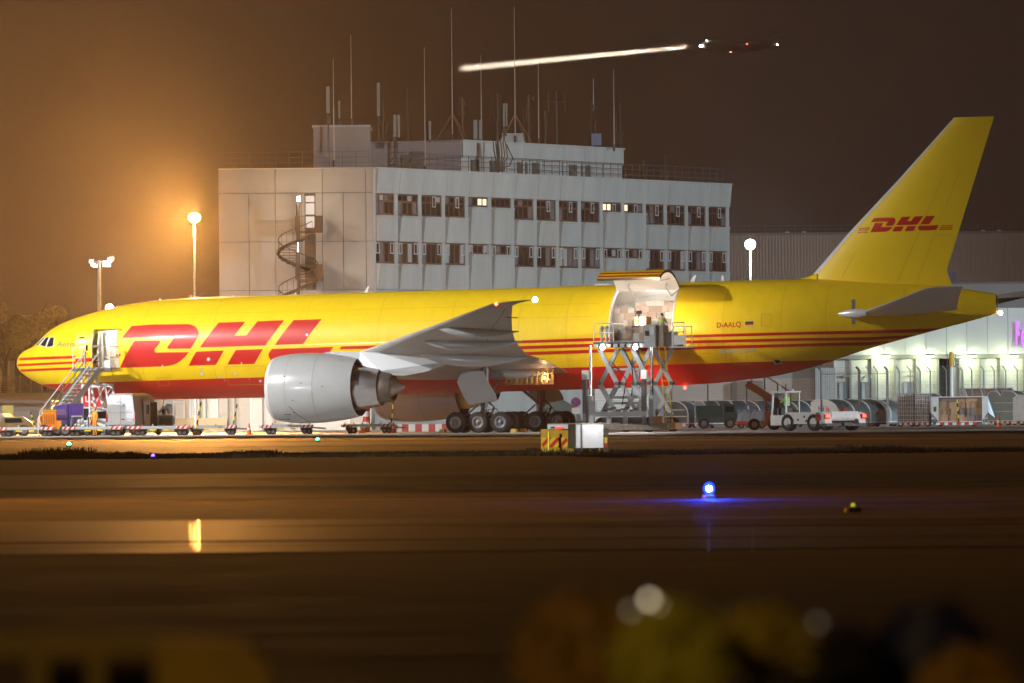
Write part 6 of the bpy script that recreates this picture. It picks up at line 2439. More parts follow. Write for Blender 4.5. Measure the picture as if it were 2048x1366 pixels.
person((P(80, 850, 492).x, 492, 0), .5, 'person in pale orange work clothes leaning over beside the orange cabinet',
       dict(chest=(0, -.22, 1.18), neck=(0, -.34, 1.26), head0=(0, -.40, 1.31), head1=(0, -.46, 1.41), waist=(0, -.05, 1.05), shl=(.18, -.28, 1.22), shr=(-.18, -.28, 1.22), ell=(.24, -.45, .98), elr=(-.24, -.45, .98), wrl=(.2, -.55, .78), wrr=(-.2, -.55, .78), hal=(.18, -.58, .70), har=(-.18, -.58, .70)),
       (.75, .42, .22), (.72, .45, .28), vest=(.8, .35, .08), cap=(.7, .45, .25))
person((P(190, 850, 491).x, 491, 0), -.8, 'person in bright orange overalls standing left of the white van', dict(), (.80, .30, .03), (.75, .27, .03), cap=(.75, .3, .05))
# dark car behind
car = frame_at(58, 505, math.radians(160), 'dark_car', 'dark estate car half hidden behind the stairs foot at the far left', 'car')
b = MB()
rg = []
for x, h, w in ((0, .62, .78), (.1, .85, .84), (1.0, .95, .86), (1.6, 1.42, .70), (3.4, 1.45, .70), (4.1, 1.0, .84), (4.3, .6, .8)):
    rg.append([(x, -w if h < 1.2 else -.86, .3), (x, -.86, .85 if h > .8 else h * .8), (x, -w + .04, h), (x, w - .04, h), (x, .86, .85 if h > .8 else h * .8), (x, w if h < 1.2 else .86, .3)])
b.loft(rg)
b.build('body', M_DKGREY, car, smooth=40)
b = MB()
for y in (-.80, .80):
    b.bb((1.7, y - .02, .98), (3.5, y + .02, 1.3))
b.build('window', M_GLASS, car)
for x in (.8, 3.5):
    for y in (-.78, .78):
        inst('wheel', WH[.36], car, (x, y, .33))
y1_ = frame_at(14, 500, 0, 'dark_pickup', 'small dark car with yellow reflections at the bottom left edge', 'car')
b = MB()
rg = []
for x, h, w in ((-1.4, .6, .78), (-1.3, .82, .84), (-.6, .9, .86), (-.1, 1.2, .74), (1.0, 1.22, .74), (1.5, .9, .84), (1.7, .6, .8)):
    rg.append([(x, -w, .28), (x, -w, h * .7), (x, -w + .1, h), (x, w - .1, h), (x, w, h * .7), (x, w, .28)])
b.loft(rg)
b.build('body', mat('gold_brown_car', (.16, .12, .06), .25, coat=.6), y1_, smooth=40)
MB().bb((-.1, -.80, .86), (.95, -.78, 1.12)).build('window', M_GLASS, y1_)
for x in (-.9, 1.1):
    inst('wheel', WH[.36], y1_, (x, -.72, .34))

# ---- flat pallet dollies in front of the aircraft
def chevron(mb, x0, x1, y, z0, z1, n, mi):
    w = (x1 - x0) / n
    for k in range(n):
        if k % 2:
            continue
        a = x0 + k * w
        mb.add([(a, y, z0), (a + w, y, z0), (min(x1, a + w + .12), y, z1), (min(x1, a + .12), y, z1)], [(0, 1, 2, 3)], mi)


def make_dolly(L_, label):
    t = thing('pallet_dolly', label, 'dolly', (0, 0, 0), 0, 'flat cargo dollies lined up beside the aircraft')
    b = MB()
    b.bb((-L_ / 2, -1.2, .42), (L_ / 2, -1.12, .58))
    b.bb((-L_ / 2, 1.12, .42), (L_ / 2, 1.2, .58))
    for s in (-1, 1):
        b.bb((s * L_ / 2 - .08, -1.1, .42), (s * L_ / 2, 1.1, .58))
    for k in range(5):
        x = -L_ / 2 + L_ * (k + .5) / 5
        b.bb((x - .05, -1.1, .44), (x + .05, 1.1, .54))
    b.build('deck_frame', M_GREYP, t)
    b = MB()
    for k in range(7):
        x = -L_ / 2 + L_ * (k + .5) / 7
        b.tube((x, -1.1, .56), (x, 1.1, .56), .035, n=6)
    b.build('roller', M_STEEL, t)
    for a, c in ((-L_ / 2, -L_ / 2 + .75), (L_ / 2 - .75, L_ / 2)):
        b = MB()
        b.bb((a, -1.215, .40), (c, -1.202, .585), 0)
        chevron(b, a, c, -1.218, .40, .585, 5, 1)
        b.build('chevron_plate', [M_WPLAS, M_REDP], t)
    b = MB().bb((-.5, -1.21, .30), (-.1, -1.203, .39))
    b.bb((.3, -1.21, .30), (.62, -1.203, .39))
    b.build('yellow_marker', M_YELP, t)
    for x in (-L_ / 2 + .55, L_ / 2 - .55):
        for y in (-.95, .95):
            inst('wheel', WH[.19], t, (x, y, .19))
            inst('wheel', WH[.19], t, (x + .3, y, .19))
        MB().bb((x - .3, -.9, .2), (x + .5, .9, .40)).build('bogie', M_DKGREY, t)
    for k in range(6):
        x = -L_ / 2 + .2 + (L_ - .4) * k / 5
        MB().bb((x - .04, -1.18, .58), (x + .04, -1.12, .70)).build('end_stop', M_REDP if k % 2 else M_STEEL, t)
    MB().beam((L_ / 2, 0, .4), (L_ / 2 + .9, 0, .34), .09, .09).build('tow_eye', M_DKGREY, t)
    return t


def tow_bar(t, px0, py0, px1, py1, y=0.0):
    a = loc_at(t, px0, py0, y)
    c = loc_at(t, px1, py1, y)
    for k in range(6):
        MB().tube(a.lerp(c, k / 6), a.lerp(c, (k + 1) / 6), .05, n=6).build('tow_bar_segment', M_YELP if k % 2 else M_DARK, t)


DL = [(50, 487, 'pallet dolly cut by the left edge of the picture', 3.6, (61, 824, 71, 856)), (187, 489, 'pallet dolly in front of the purple machine and the stairs', 3.6, None), (318, 489, 'pallet dolly in front of the white van', 3.7, (402, 804, 392, 858)),
      (424, 491, 'short empty pallet dolly right of the white van with a raised tow bar', 3.0, (474, 808, 465, 857)), (574, 493, 'pallet dolly below the engine, nearest its front', 3.2, None), (735, 496, 'pallet dolly below the engine exhaust with raised striped tow bar', 3.1, (787, 800, 782, 854))]
d_first = None
for px_, Y_, lab, L_, tb in DL:
    if d_first is None:
        d_first = make_dolly(3.6, lab)
        t = d_first
    else:
        t = copy_tree(d_first, (0, 0, 0), None, lab)
        t.scale = (L_ / 3.6, 1, 1)
    t.location = (P(px_, 850, Y_).x, Y_, 0)
for (px_, Y_, lab, L_, tb), t in zip(DL, [o for o in bpy.data.objects if o.name.startswith('pallet_dolly')]):
    if tb:
        bpy.context.view_layer.update()
        sc_ = t.scale.x
        b0 = loc_at(t, tb[0], tb[1], 0)
        b1 = loc_at(t, tb[2], tb[3], 0)
        b0.x /= sc_
        b1.x /= sc_
        for k in range(6):
            MB().tube(b0.lerp(b1, k / 6), b0.lerp(b1, (k + 1) / 6), .05, n=6).build('tow_bar_segment', M_YELP if k % 2 else M_DARK, t)

# ---- cones
def cone(px, Y, label):
    t = frame_at(px, Y, 0, 'traffic_cone', label, 'traffic cone', 'orange traffic cones on the apron')
    MB().bb((-.22, -.22, 0), (.22, .22, .05)).build('base', M_ORANGE, t)
    MB().lathe([(.05, .17), (.28, .115), (.28, .116), (.45, .08), (.72, .025), (.72, .001)], (0, 0, 0), 'Z', 16).build('body', mat('cone_orange', (.75, .12, .02), .5), t, smooth=40)
    MB().lathe([(.30, .119), (.44, .091)], (0, 0, 0), 'Z', 16).build('reflective_band', M_WPLAS, t)


cone(498, 486, 'traffic cone between two dollies left of the engine')
cone(787, 494, 'traffic cone beside the striped tow bar right of the engine')
cone(725, 508, 'traffic cone partly hidden behind the dolly under the engine exhaust')
cone(1998, 522, 'traffic cone at the right end of the row of cargo containers')
# ---- red and white barrier blocks behind the engines
for k in range(11):
    x = 770 + k * 13.4
    o = MB().prism([(-.22, -.25, 0), (.22, -.25, 0), (.22, -.12, .12), (.22, -.1, .5), (-.22, -.1, .5), (-.22, -.12, .12)], (0, .35, 0)).build('barrier_block', (M_WPLAS, mat('faded_red', (.48, .08, .08), .6))[k % 2], None, (P(x, 850, 522).x, 522, 0))
    tag(o, ('white' if k % 2 == 0 else 'faded red') + ' barrier block behind the engines, ' + ('first', 'second', 'third', 'fourth', 'fifth', 'sixth')[k // 2] + ' of its colour from the left', 'barrier', 'barrier blocks behind the engines')
# orange-white stacked drum marker behind
t = frame_at(733, 520, 0, 'striped_drum', 'red and white striped marker drum behind the near engine', 'marker')
for k in range(5):
    MB().lathe([(k * .34, .24), (k * .34 + .335, .22)], (0, 0, 0), 'Z', 14).build('band', M_REDP if k % 2 == 0 else M_WPLAS, t, smooth=40)
# wheel chocks
for k, (s_, y_) in enumerate(((29.45, -6.25), (34.1, -6.25), (29.45, -4.7), (34.15, -4.7))):
    p_ = tw @ Vector((s_, y_, 0))
    o = MB().prism([(-.22, -.2, 0), (.22, -.2, 0), (.12, -.2, .24), (-.12, -.2, .24)], (0, .4, 0)).build('wheel_chock', M_YDULL, None, (p_.x, p_.y, 0), (0, 0, -TH))
    tag(o, 'yellow wheel chock ' + ('in front of' if s_ < 30 else 'behind') + ' the main wheels, ' + ('outer' if y_ < -5 else 'inner') + ' one', 'wheel chock', 'wheel chocks')

# ---- cargo loader at the side door
lo = tw @ Vector((41.3, -3.3, 0))
lo2 = tw @ Vector((42.45, -3.3, 0))
hl = thing('cargo_loader', 'raised scissor lift cargo loader with control cabin at the open cargo door', 'cargo loader', (lo2.x, lo2.y, 0), -TH)
zd = loc_at(hl, 1240, 684.5, -4).z
b = MB()
b.bb((-2.0, -6.6, zd - .32), (1.7, -.25, zd - .02), 0)
for k in range(14):
    b.bb((-1.9, -6.5 + k * .45, zd - .02), (1.6, -6.4 + k * .45, zd + .02), 1)
b.build('deck', [M_DKGREY, M_STEEL], hl)
b = MB()
for k in range(9):
    b.box((-1.8 + k * .42, -6.68, zd - .22), (.26, .14, .22))
b.build('deck_roller', M_STEEL, hl)
b = MB()
rail(b, [(-2.0, -.6, zd), (-2.0, -3.4, zd), (-2.0, -6.5, zd), (-.75, -6.5, zd)], 1.15, .03)
b.build('deck_rail', M_ALU, hl)
b = MB()
rail(b, [(1.85, -6.4, zd), (3.0, -6.4, zd), (3.0, -4.2, zd)], 1.15, .03)
b.build('cabin_rail', M_ALU, hl)
b = MB().bb((1.35, -6.95, zd - .35), (2.05, -5.6, zd + 1.02))
cb = b.build('control_cabin', M_GREYP, hl)
MB().bb((1.42, -6.98, zd + .35), (1.66, -6.953, zd + .65)).build('control_window', M_DARK, cb)
MB().bb((1.72, -6.98, zd + .42), (2.0, -6.953, zd + .9)).build('control_panel', M_WHITE, cb)
MB().bb((2.06, -6.8, zd - .3), (2.5, -5.7, zd + .98)).build('cabin_side', mat('brown_grey_panel', (.24, .20, .16), .6), cb)
b = MB()
b.bb((2.55, -6.5, zd - .3), (3.05, -5.6, zd + .55)).bb((2.5, -6.6, zd - .4), (3.9, -5.2, zd - .3))
b.build('operator_platform', M_GREYP, hl)
b = MB()
rail(b, [(3.05, -6.5, zd - .3), (3.85, -6.5, zd - .3), (3.85, -5.3, zd - .3)], 1.2, .03)
b.bb((3.1, -6.53, zd - .2), (3.8, -6.51, zd + .35))
b.build('platform_rail', M_ALU, hl)
for x in (-1.75, -1.45):
    b = MB()
    b.tube((x + .2, -6.3, zd), (x + .2, -6.3, zd + .75), .08, n=8).sphere((x + .2, -6.3, zd + .85), .15, 8)
    b.build('deck_stanchion', M_GREYP, hl)
# scissors: two X stages on each side
zb_, zm_ = 1.0, 2.95
ztp_ = zd - .4
for y in (-6.2, -2.0):
    for xa, sgn in ((-1.15, 1), (.95, 1)):
        a0, a1 = xa - .55, xa + .55
        for (p, q) in (((a0, zb_), (a1, zm_)), ((a1, zb_), (a0, zm_)), ((a0, zm_), (a1, ztp_)), ((a1, zm_), (a0, ztp_))):
            MB().beam((p[0], y + (.12 if p[0] < q[0] else -.12), p[1]), (q[0], y + (.12 if p[0] < q[0] else -.12), q[1]), .18, .25).build('scissor_arm', M_GREYP, hl)
        for x in (a0, a1):
            MB().tube((x, y - .3, zm_), (x, y + .3, zm_), .12, n=8).build('scissor_pin', M_DKGREY, hl)
for z in (zb_ + .75, zm_ + .85, 2.1):
    MB().beam((-1.2, -6.15, z), (1.0, -6.15, z), .12, .16).build('cross_tube', M_GREYP, hl)
# chrome guide rams and lower columns
for x in (-2.15, 1.75):
    MB().tube((x, -6.7, .6), (x, -6.7, zd - .2), .09, n=10).build('guide_ram', mat('chrome_ram', (.75, .75, .76), .18, metal=1), hl, smooth=40)
    b = MB()
    b.bb((x - .15, -6.9, .3), (x + .13, -6.5, 2.2))
    b.build('ram_column', M_GREYP, hl)
for x in (-2.45, 1.30):
    MB().bb((x - .12, -7.05, .35), (x + .12, -6.75, 3.2)).build('mast_column', M_DKGREY, hl)
    MB().bb((x - .14, -7.08, 3.2), (x + .22, -6.72, 3.75)).build('mast_head', M_WPLAS, hl)
b = MB()
for x in (-2.15, 1.75):
    pass
b.path([(-.2, -6.3, zd - .3), (.35, -6.3, 4.0), (.45, -6.35, 3.0), (.3, -6.3, 2.2)], .04, 6)
b.path([(-.9, -6.3, 4.2), (0, -6.3, 3.2), (-.3, -6.3, 1.6)], .035, 6)
b.path([(.7, -6.2, 4.9), (1.0, -6.25, 4.2), (.8, -6.3, 3.3)], .035, 6)
b.build('hydraulic_hose', M_DARK, hl)
b = MB()
b.bb((-2.1, -7.1, .95), (1.5, -6.9, 1.25))
for x in (-2.0, -.9, .15, 1.35):
    b.bb((x - .13, -7.08, .32), (x + .13, -6.92, .949))
b.bb((-2.1, -7.1, 1.251), (-1.75, -6.7, 1.9)).bb((1.0, -7.05, 1.251), (1.12, -6.95, 1.95))
b.build('base_frame', M_GREYP, hl)
b = MB().bb((-1.5, -6.6, .45), (1.3, -1.0, .9))
b.bb((-1.7, -6.4, 1.0), (1.0, -6.0, 1.1))
b.build('chassis', M_DKGREY, hl)
b = MB()
for k in range(9):
    b.box((-1.2 + k * .28, -6.8, 1.3 + .08 * (k % 3)), (.24, .2, .12 + .05 * (k % 2)))
b.build('hydraulic_block', M_DKGREY, hl)
b = MB()
b.bb((-2.6, -8.3, .12), (3.2, -7.15, .42)).bb((-3.2, -7.9, .42), (1.3, -7.2, .50))
b.build('lower_bed', mat('worn_bed', (.26, .23, .20), .6, var=.4, vscale=4), hl)
b = MB().bb((2.4, -7.9, .16), (3.6, -6.5, .55))
b.bb((2.0, -7.4, .43), (2.6, -7.0, .95))
b.build('engine_box', mat('rusty_orange', (.42, .22, .11), .6, var=.3), hl)
b = MB()
for x in (2.7, 3.1):
    b.beam((x, -6.9, .5), (x - .45, -6.9, zd - .3), .05, .05)
for k in range(14):
    z = .7 + k * .34
    f_ = (z - .5) / (zd - .8)
    b.beam((2.7 - .45 * f_, -6.9, z), (3.1 - .45 * f_, -6.9, z), .045, .045)
b.build('ladder', M_YDULL, hl)
for x in (-1.6, 1.4):
    for y in (-6.2, -1.6):
        inst('wheel', WH[.45], hl, (x, y, .45))
for px_ in (1205.5, 1271):
    p_ = loc_at(hl, px_, 694.5, -6.85)
    hd = MB().box((p_.x, p_.y + .08, p_.z), (.26, .16, .2)).build('work_lamp', M_DKGREY, hl)
    MB().sphere((p_.x, p_.y - .02, p_.z), .15, 10).build('lens', emat('lit_work', (1, .98, .95), 70), hd, smooth=180)
    wp_ = Matrix.Rotation(-TH, 3, 'Z') @ p_ + Vector(hl.location)
    lamp('work_light', 'SPOT', wp_ + Vector((-.1, -.35, 0)), 1500, (1, .98, .94), size=.12, target=wp_ + Vector((0, -8, -9)), cone=120, blend=.6)
p_ = Matrix.Rotation(-TH, 3, 'Z') @ Vector((.1, -3.9, zd + 1.75)) + Vector(hl.location)
b = MB()
b.tube((.1, -4.1, zd), (.1, -4.1, zd + 1.7), .04, n=6)
b.box((.1, -4.05, zd + 1.8), (.3, .16, .22))
b.build('door_work_lamp', M_DKGREY, hl)
lamp('door_work_light', 'SPOT', p_, 1150, (1, .84, .66), size=.15, target=Matrix.Rotation(-TH, 3, 'Z') @ Vector((.1, 0, zd + 2.1)) + Vector(hl.location), cone=165, blend=.5)
person(tuple(Matrix.Rotation(-TH, 3, 'Z') @ Vector((1.95, -5.25, zd - .02)) + Vector(hl.location)), PI - .2, 'person in a yellow high visibility vest standing at the loader control cabin',
       dict(ell=(.27, -.10, 1.18), wrl=(.2, -.30, 1.12), hal=(.18, -.37, 1.13), elr=(-.27, -.10, 1.18), wrr=(-.2, -.30, 1.12), har=(-.18, -.37, 1.13)), (.75, .70, .58), (.03, .035, .05), vest=(.75, .78, .06), hair=(.12, .07, .04))

# ---- wrapped pallets of cartons in the doorway and on the deck
M_CART = [mat('carton_%d' % k, c, .75, var=.15, vscale=4) for k, c in enumerate(((.42, .27, .17), (.48, .32, .21), (.36, .22, .14), (.55, .42, .32), (.62, .55, .48)))]
M_FILM = film('stretch_film', (.8, .8, .8), .15, .18)


def cartons(x0, x1, y0, y1, z0, z1, seed, label, org=None):
    rnd = random.Random(seed)
    t = thing('cargo_pallet', label, 'cargo pallet', ((org or lo).x, (org or lo).y, 0), -TH, 'film wrapped pallets of cartons at the cargo door')
    z = z0
    MB().bb((x0 - .05, y0 - .05, z0), (x1 + .05, y1 + .05, z0 + .06)).build('pallet_base', M_STEEL, t)
    z += .065
    while z < z1 - .2:
        h = rnd.uniform(.3, .46)
        h = min(h, z1 - z)
        x = x0
        while x < x1 - .1:
            w = min(rnd.uniform(.3, .62), x1 - x)
            dy = rnd.uniform(0, .09)
            top = h - (rnd.uniform(.0, .12) if z + h > z1 - .3 else .008)
            MB().bb((x + .006, y0 + dy, z), (x + w - .006, y1, z + top)).build('carton', rnd.choice(M_CART), t)
            x += w
        z += h
    b = MB()
    nx, nz = 12, 10
    rnd2 = random.Random(seed + 1)
    vs = []
    for k in range(nz + 1):
        for i in range(nx + 1):
            vs.append((x0 - .03 + (x1 - x0 + .06) * i / nx, y0 - .05 - rnd2.uniform(0, .06), z0 + .05 + (z1 - z0) * k / nz + (rnd2.uniform(-.12, .1) if k == nz else 0)))
    b.add(vs, [(k * (nx + 1) + i, k * (nx + 1) + i + 1, (k + 1) * (nx + 1) + i + 1, (k + 1) * (nx + 1) + i) for k in range(nz) for i in range(nx)])
    b.build('stretch_film', M_FILM, t, smooth=60)
    return t


cartons(-.55, 1.95, .75, 2.8, zd + .06, zd + 2.72, 21, 'taller film wrapped stack of brown cartons at the right of the cargo door')
cartons(-1.95, -.62, .8, 2.8, zd + .06, zd + 2.25, 22, 'lower film wrapped stack of pale cartons at the left of the cargo door')
cartons(-1.1, .95, -5.8, -3.4, zd + .03, zd + 1.0, 23, 'low film wrapped load of cartons on the loader deck', lo2)
t = thing('strapped_bundle', 'orange strapped bundle of parcels on the middle of the loader deck', 'cargo bundle', (lo2.x, lo2.y, 0), -TH)
MB().bb((-.55, -2.9, zd + .03), (.15, -1.8, zd + 1.55)).build('parcel', M_CART[1], t)
for z in (.55, .9, 1.3):
    MB().beam((-.57, -2.93, zd + z), (.17, -2.93, zd + z + .12), .015, .09).build('strap', M_ORANGE, t)

# ---- equipment box with chevrons near the taxiway
eb = frame_at(1150, 269, 0, 'equipment_box', 'yellow and silver airfield equipment box with red chevrons beside the taxiway', 'equipment box')
e = lambda x, y, yy=-.3: loc_at(eb, x, y, yy)


def ebox(nm, x0, y0, x1, y1, ya, yb, m):
    a, c = e(x0, y1, ya), e(x1, y0, ya)
    return MB().bb((a.x, ya, a.z), (c.x, yb, c.z)).build(nm, m, eb)


ebox('back_panel', 1082, 858, 1136, 908, -.1, -.04, M_YDULL)
pl_ = ebox('chevron_plate', 1083, 875, 1135.5, 895, -.125, -.105, M_YELP)
b = MB()
for k in range(4):
    xa = 1083 + k * 18.5 - 6
    pts = [(xa, 895), (xa + 9, 895), (xa + 27, 875), (xa + 18, 875)]
    pts = [(min(1135.5, max(1083, x)), y if 1083 <= x <= 1135.5 else y + (max(0, x - 1135.5) * 1.1 if y < 885 else -max(0, 1083 - x) * 1.1)) for x, y in pts]
    q = [e(x, y, -.13) for x, y in pts]
    b.add(q, [(0, 1, 2, 3)])
b.build('red_chevron', M_REDP, eb)
wb = ebox('top_bar', 1095, 848.5, 1140, 858, -.2, .3, M_WPLAS)
ebox('red_marker', 1111, 854, 1126, 858.5, -.225, -.205, emat('lit_red_marker', (1, .08, .06), 1.5))
ebox('bar_slot', 1101, 853.5, 1109, 856.5, -.22, -.203, M_DARK)
ebox('lid', 1095, 845.5, 1240, 848.3, -.25, .35, mat('worn_lid', (.30, .26, .20), .5, var=.3))
ebox('dark_column', 1136.2, 848.5, 1151, 895.5, -.3, .3, mat('dark_ochre', (.05, .035, .015), .6, var=.4))
ebox('silver_case', 1152, 849, 1206.5, 896, -.35, .3, mat('brushed_steel', (.66, .66, .68), .35, metal=.2, var=.12, vscale=5))
ebox('case_strap', 1161.5, 848.8, 1164, 912, -.375, -.36, M_DKGREY)
ebox('end_column', 1208, 856, 1217, 909, -.3, .3, mat('dark_ochre', (.05, .035, .015), .6, var=.4))
ebox('end_stripe', 1208.6, 875, 1214.5, 886, -.32, -.305, M_YDULL)
ebox('end_stripe', 1208.6, 886.3, 1214.5, 896, -.32, -.305, mat('dark_red_stripe', (.25, .03, .02), .5))
for x in (1150, 1155, 1163):
    ebox('leg', x, 896.3, x + 2, 912, -.2, -.12, M_DKGREY)
for x in (1179, 1198):
    ebox('leg', x, 896.3, x + 2.4, 912, -.2, -.12, M_YELP)
ebox('kick_plate', 1136.3, 897, 1148, 908.5, -.1, -.05, M_YDULL)
pp_ = e(1097.5, 863, -.45)
b = MB().tube((pp_.x, -.45, .16), (pp_.x, -.45, pp_.z), .03, n=8)
b.lathe([(0, .055), (.17, .04)], (pp_.x, -.45, 0), 'Z', 10)
mk = b.build('marker_stake', mat('bright_yellow', (.9, .75, .02), .5), None, tuple(eb.location), smooth=40)
tag(mk, 'bright yellow marker stake in front of the chevron box', 'marker stake')
lamp('case_light', 'SPOT', tuple(Vector(eb.location) + Vector((.6, -1.1, 1.6))), 110, (1, 1, 1), size=.1, target=tuple(Vector(eb.location) + Vector((.6, -.35, .7))), cone=70, blend=.8)  # added light that brightens the silver case, with no lamp there

# ---- no stopping sign
ns_ = frame_at(1152, 540, 0, 'no_stopping_sign', 'round blue and red no stopping sign on a post with a white plate below', 'road sign')
zc_ = loc_at(ns_, 1152, 804.5, 0).z
MB().tube((0, .05, 0), (0, .05, zc_ + .2), .035, n=8).build('post', M_STEEL, ns_)
MB().lathe([(-.01, .001), (-.01, .33), (.02, .33)], (0, 0, zc_), 'Y', 28).build('disc', M_REDP, ns_)
MB().disc((0, -.016, zc_), .27, 'Y', 28).build('blue_face', mat('sign_blue', (.03, .10, .42), .4), ns_)
for a in (PI / 4, -PI / 4):
    MB().beam((-.25 * math.cos(a), -.022, zc_ - .25 * math.sin(a)), (.25 * math.cos(a), -.022, zc_ + .25 * math.sin(a)), .006, .06).build('red_bar', M_REDP, ns_)
MB().bb((-.28, -.01, zc_ - .78), (.28, .02, zc_ - .38)).build('plate', M_WPLAS, ns_)
# ---- grey container end beside it (curved green cover)
t = frame_at(1128, 548, 0, 'covered_trailer', 'grey green trailer with a rounded cover behind the far main wheels', 'trailer')
b = MB()
b.prism([(-1.9, -1, .6)] + [(-1.9 + 3.1 * math.sin(k * PI / 16) * 1.0, -1, .6 + 1.75 * math.cos(k * PI / 16)) for k in range(9)], (0, 2.2, 0))
b.build('cover', mat('grey_green_cover', (.14, .19, .18), .6, var=.15), t)
MB().bb((-2, -1, .35), (1.3, 1.2, .58)).build('bed', M_DKGREY, t)
for x in (-1.2, .6):
    inst('wheel', WH[.36], t, (x, -.9, .36))

# ================================================================== the container yard at the right
M_ULD = mat('uld_aluminium', (.30, .35, .38), .30, metal=.75, var=.3, vscale=1.5, rvar=.12)
M_ULDD = mat('uld_dark', (.10, .125, .145), .4, metal=.4, var=.3, vscale=1.2)
M_ULDW = mat('uld_white_cover', (.66, .67, .68), .55, var=.15, vscale=1.5, bump=.3, bscale=5)
M_FXP = mat('print_purple', (.10, .03, .30), .5)
M_FXO = mat('print_orange', (.75, .18, .02), .5)


def uld(px, Y, rz, label, L_=3.1, W_=2.5, H_=1.52, front=None, side=None, logo=False, base=.35):
    """container with a quarter-round roof: end face toward local -y, curved flank on local +x"""
    t = frame_at(px, Y, rz, 'air_cargo_container', label, 'cargo container', 'rounded air cargo containers in the yard', base)
    pr = [(-W_ / 2, 0), (W_ / 2, 0), (W_ / 2, H_ * .32)]
    for k in range(1, 9):
        a = PI / 2 * k / 9
        pr.append((-W_ * .08 + W_ * .58 * math.cos(a), H_ * .32 + H_ * .68 * math.sin(a)))
    pr += [(-W_ * .08, H_), (-W_ * .3, H_), (-W_ / 2, H_ * .86)]
    b = MB()
    n_ = len(pr)
    vs = [(x, 0, z) for x, z in pr] + [(x, L_, z) for x, z in pr]
    b.add(vs, [tuple(range(n_ - 1, -1, -1))], 1)
    b.add(vs, [tuple(range(n_, 2 * n_))] + [(i, (i + 1) % n_, n_ + (i + 1) % n_, n_ + i) for i in range(n_)], 0)
    sh = b.build('shell', [side or M_ULD, front or M_ULDW], t, smooth=30)
    for y in (0, L_ * .33, L_ * .66, L_):
        b = MB()
        for (x0, z0), (x1, z1) in zip(pr[1:-1], pr[2:]):
            b.beam((x0 * 1.005, y, z0 + .01), (x1 * 1.005, y, z1 + .01), .07, .05)
        b.build('rib', M_ALU, t)
    MB().bb((-W_ / 2 - .04, -.05, -.06), (W_ / 2 + .04, L_ + .05, -.002)).build('base_plate', M_ALU, t)
    b = MB()
    for z in (H_ * .3, H_ * .6):
        b.beam((-W_ / 2 + .1, -.02, z), (W_ * .45 if z < H_ * .4 else W_ * .36, -.02, z), .015, .05)
    b.build('end_rail', M_ALU, t)
    if logo:
        for txt, m, dx in (('Fed', M_FXP, -.62), ('Ex', M_FXO, .12)):
            v_, f_ = text_polys(txt, .44, bold=.01)
            MB().add([(v.x * .85 + dx, -.03, v.y + H_ * .50) for v in v_], f_).build('lettering', m, t)
    # dolly under it
    b = MB().bb((-W_ / 2, .1, -base + .16), (W_ / 2, L_, -.062))
    b.build('dolly_bed', M_DKGREY, t)
    b = MB()
    for k in range(8):
        b.bb((-W_ / 2 + k * W_ / 8 + .01, .03, -base + .12), (-W_ / 2 + (k + 1) * W_ / 8 - .01, .095, -.08), k % 2)
    b.build('chevron_plate', [M_WPLAS, M_REDP], t)
    for x in (-W_ * .35, W_ * .35):
        for y in (.5, L_ - .5):
            inst('wheel', WH[.19], t, (x, y, .19 - base))
    return t


R40 = math.radians(-48)
uld(1352, 560, R40, 'dark rounded container behind the loader ladder', front=M_ULDD, side=M_ULDD)
uld(1402, 552, math.radians(-70), 'dark rounded container with a small white label, right of the loader', front=M_ULD, side=M_ULDD, logo=True)
uld(1468, 556, R40, 'container with a pale domed end between the green truck and the aft stairs', L_=4.2, side=M_ULDD)
uld(1546, 562, R40, 'dark container partly hidden behind the aft stairs vehicle', L_=4, side=M_ULDD, H_=1.5)
uld(1650, 548, R40, 'white fronted container with purple lettering behind the white tractor', L_=4.6, W_=2.75, H_=1.55, logo=True)
uld(1709, 556, R40, 'silver container right of the white fronted one', L_=3.5, H_=1.5)
uld(1752, 560, R40, 'third silver container in the row left of the netted pallets', L_=3.2, H_=1.45)
uld(1812, 578, R40, 'white domed container showing above the netted pallets', L_=3, W_=2.6, H_=1.78, base=.5)
uld(1928, 585, math.radians(-80), 'long brown topped container behind the open fronted one', L_=3.6, W_=2.6, H_=2.15, side=mat('brown_side', (.22, .13, .10), .6), base=.5)
uld(1992, 566, math.radians(-60), 'tall grey green container behind the cone', L_=2.6, W_=2.1, H_=2.05, front=mat('grey_green_front', (.26, .31, .30), .6, var=.15))
uld(2022, 562, math.radians(-52), 'second tall grey green container near the right edge', L_=2.6, W_=2.2, H_=2.05, front=mat('grey_green_front', (.26, .31, .30), .6, var=.15))
uld(2052, 556, R40, 'silver container cut by the right edge of the picture', L_=3, H_=1.75)


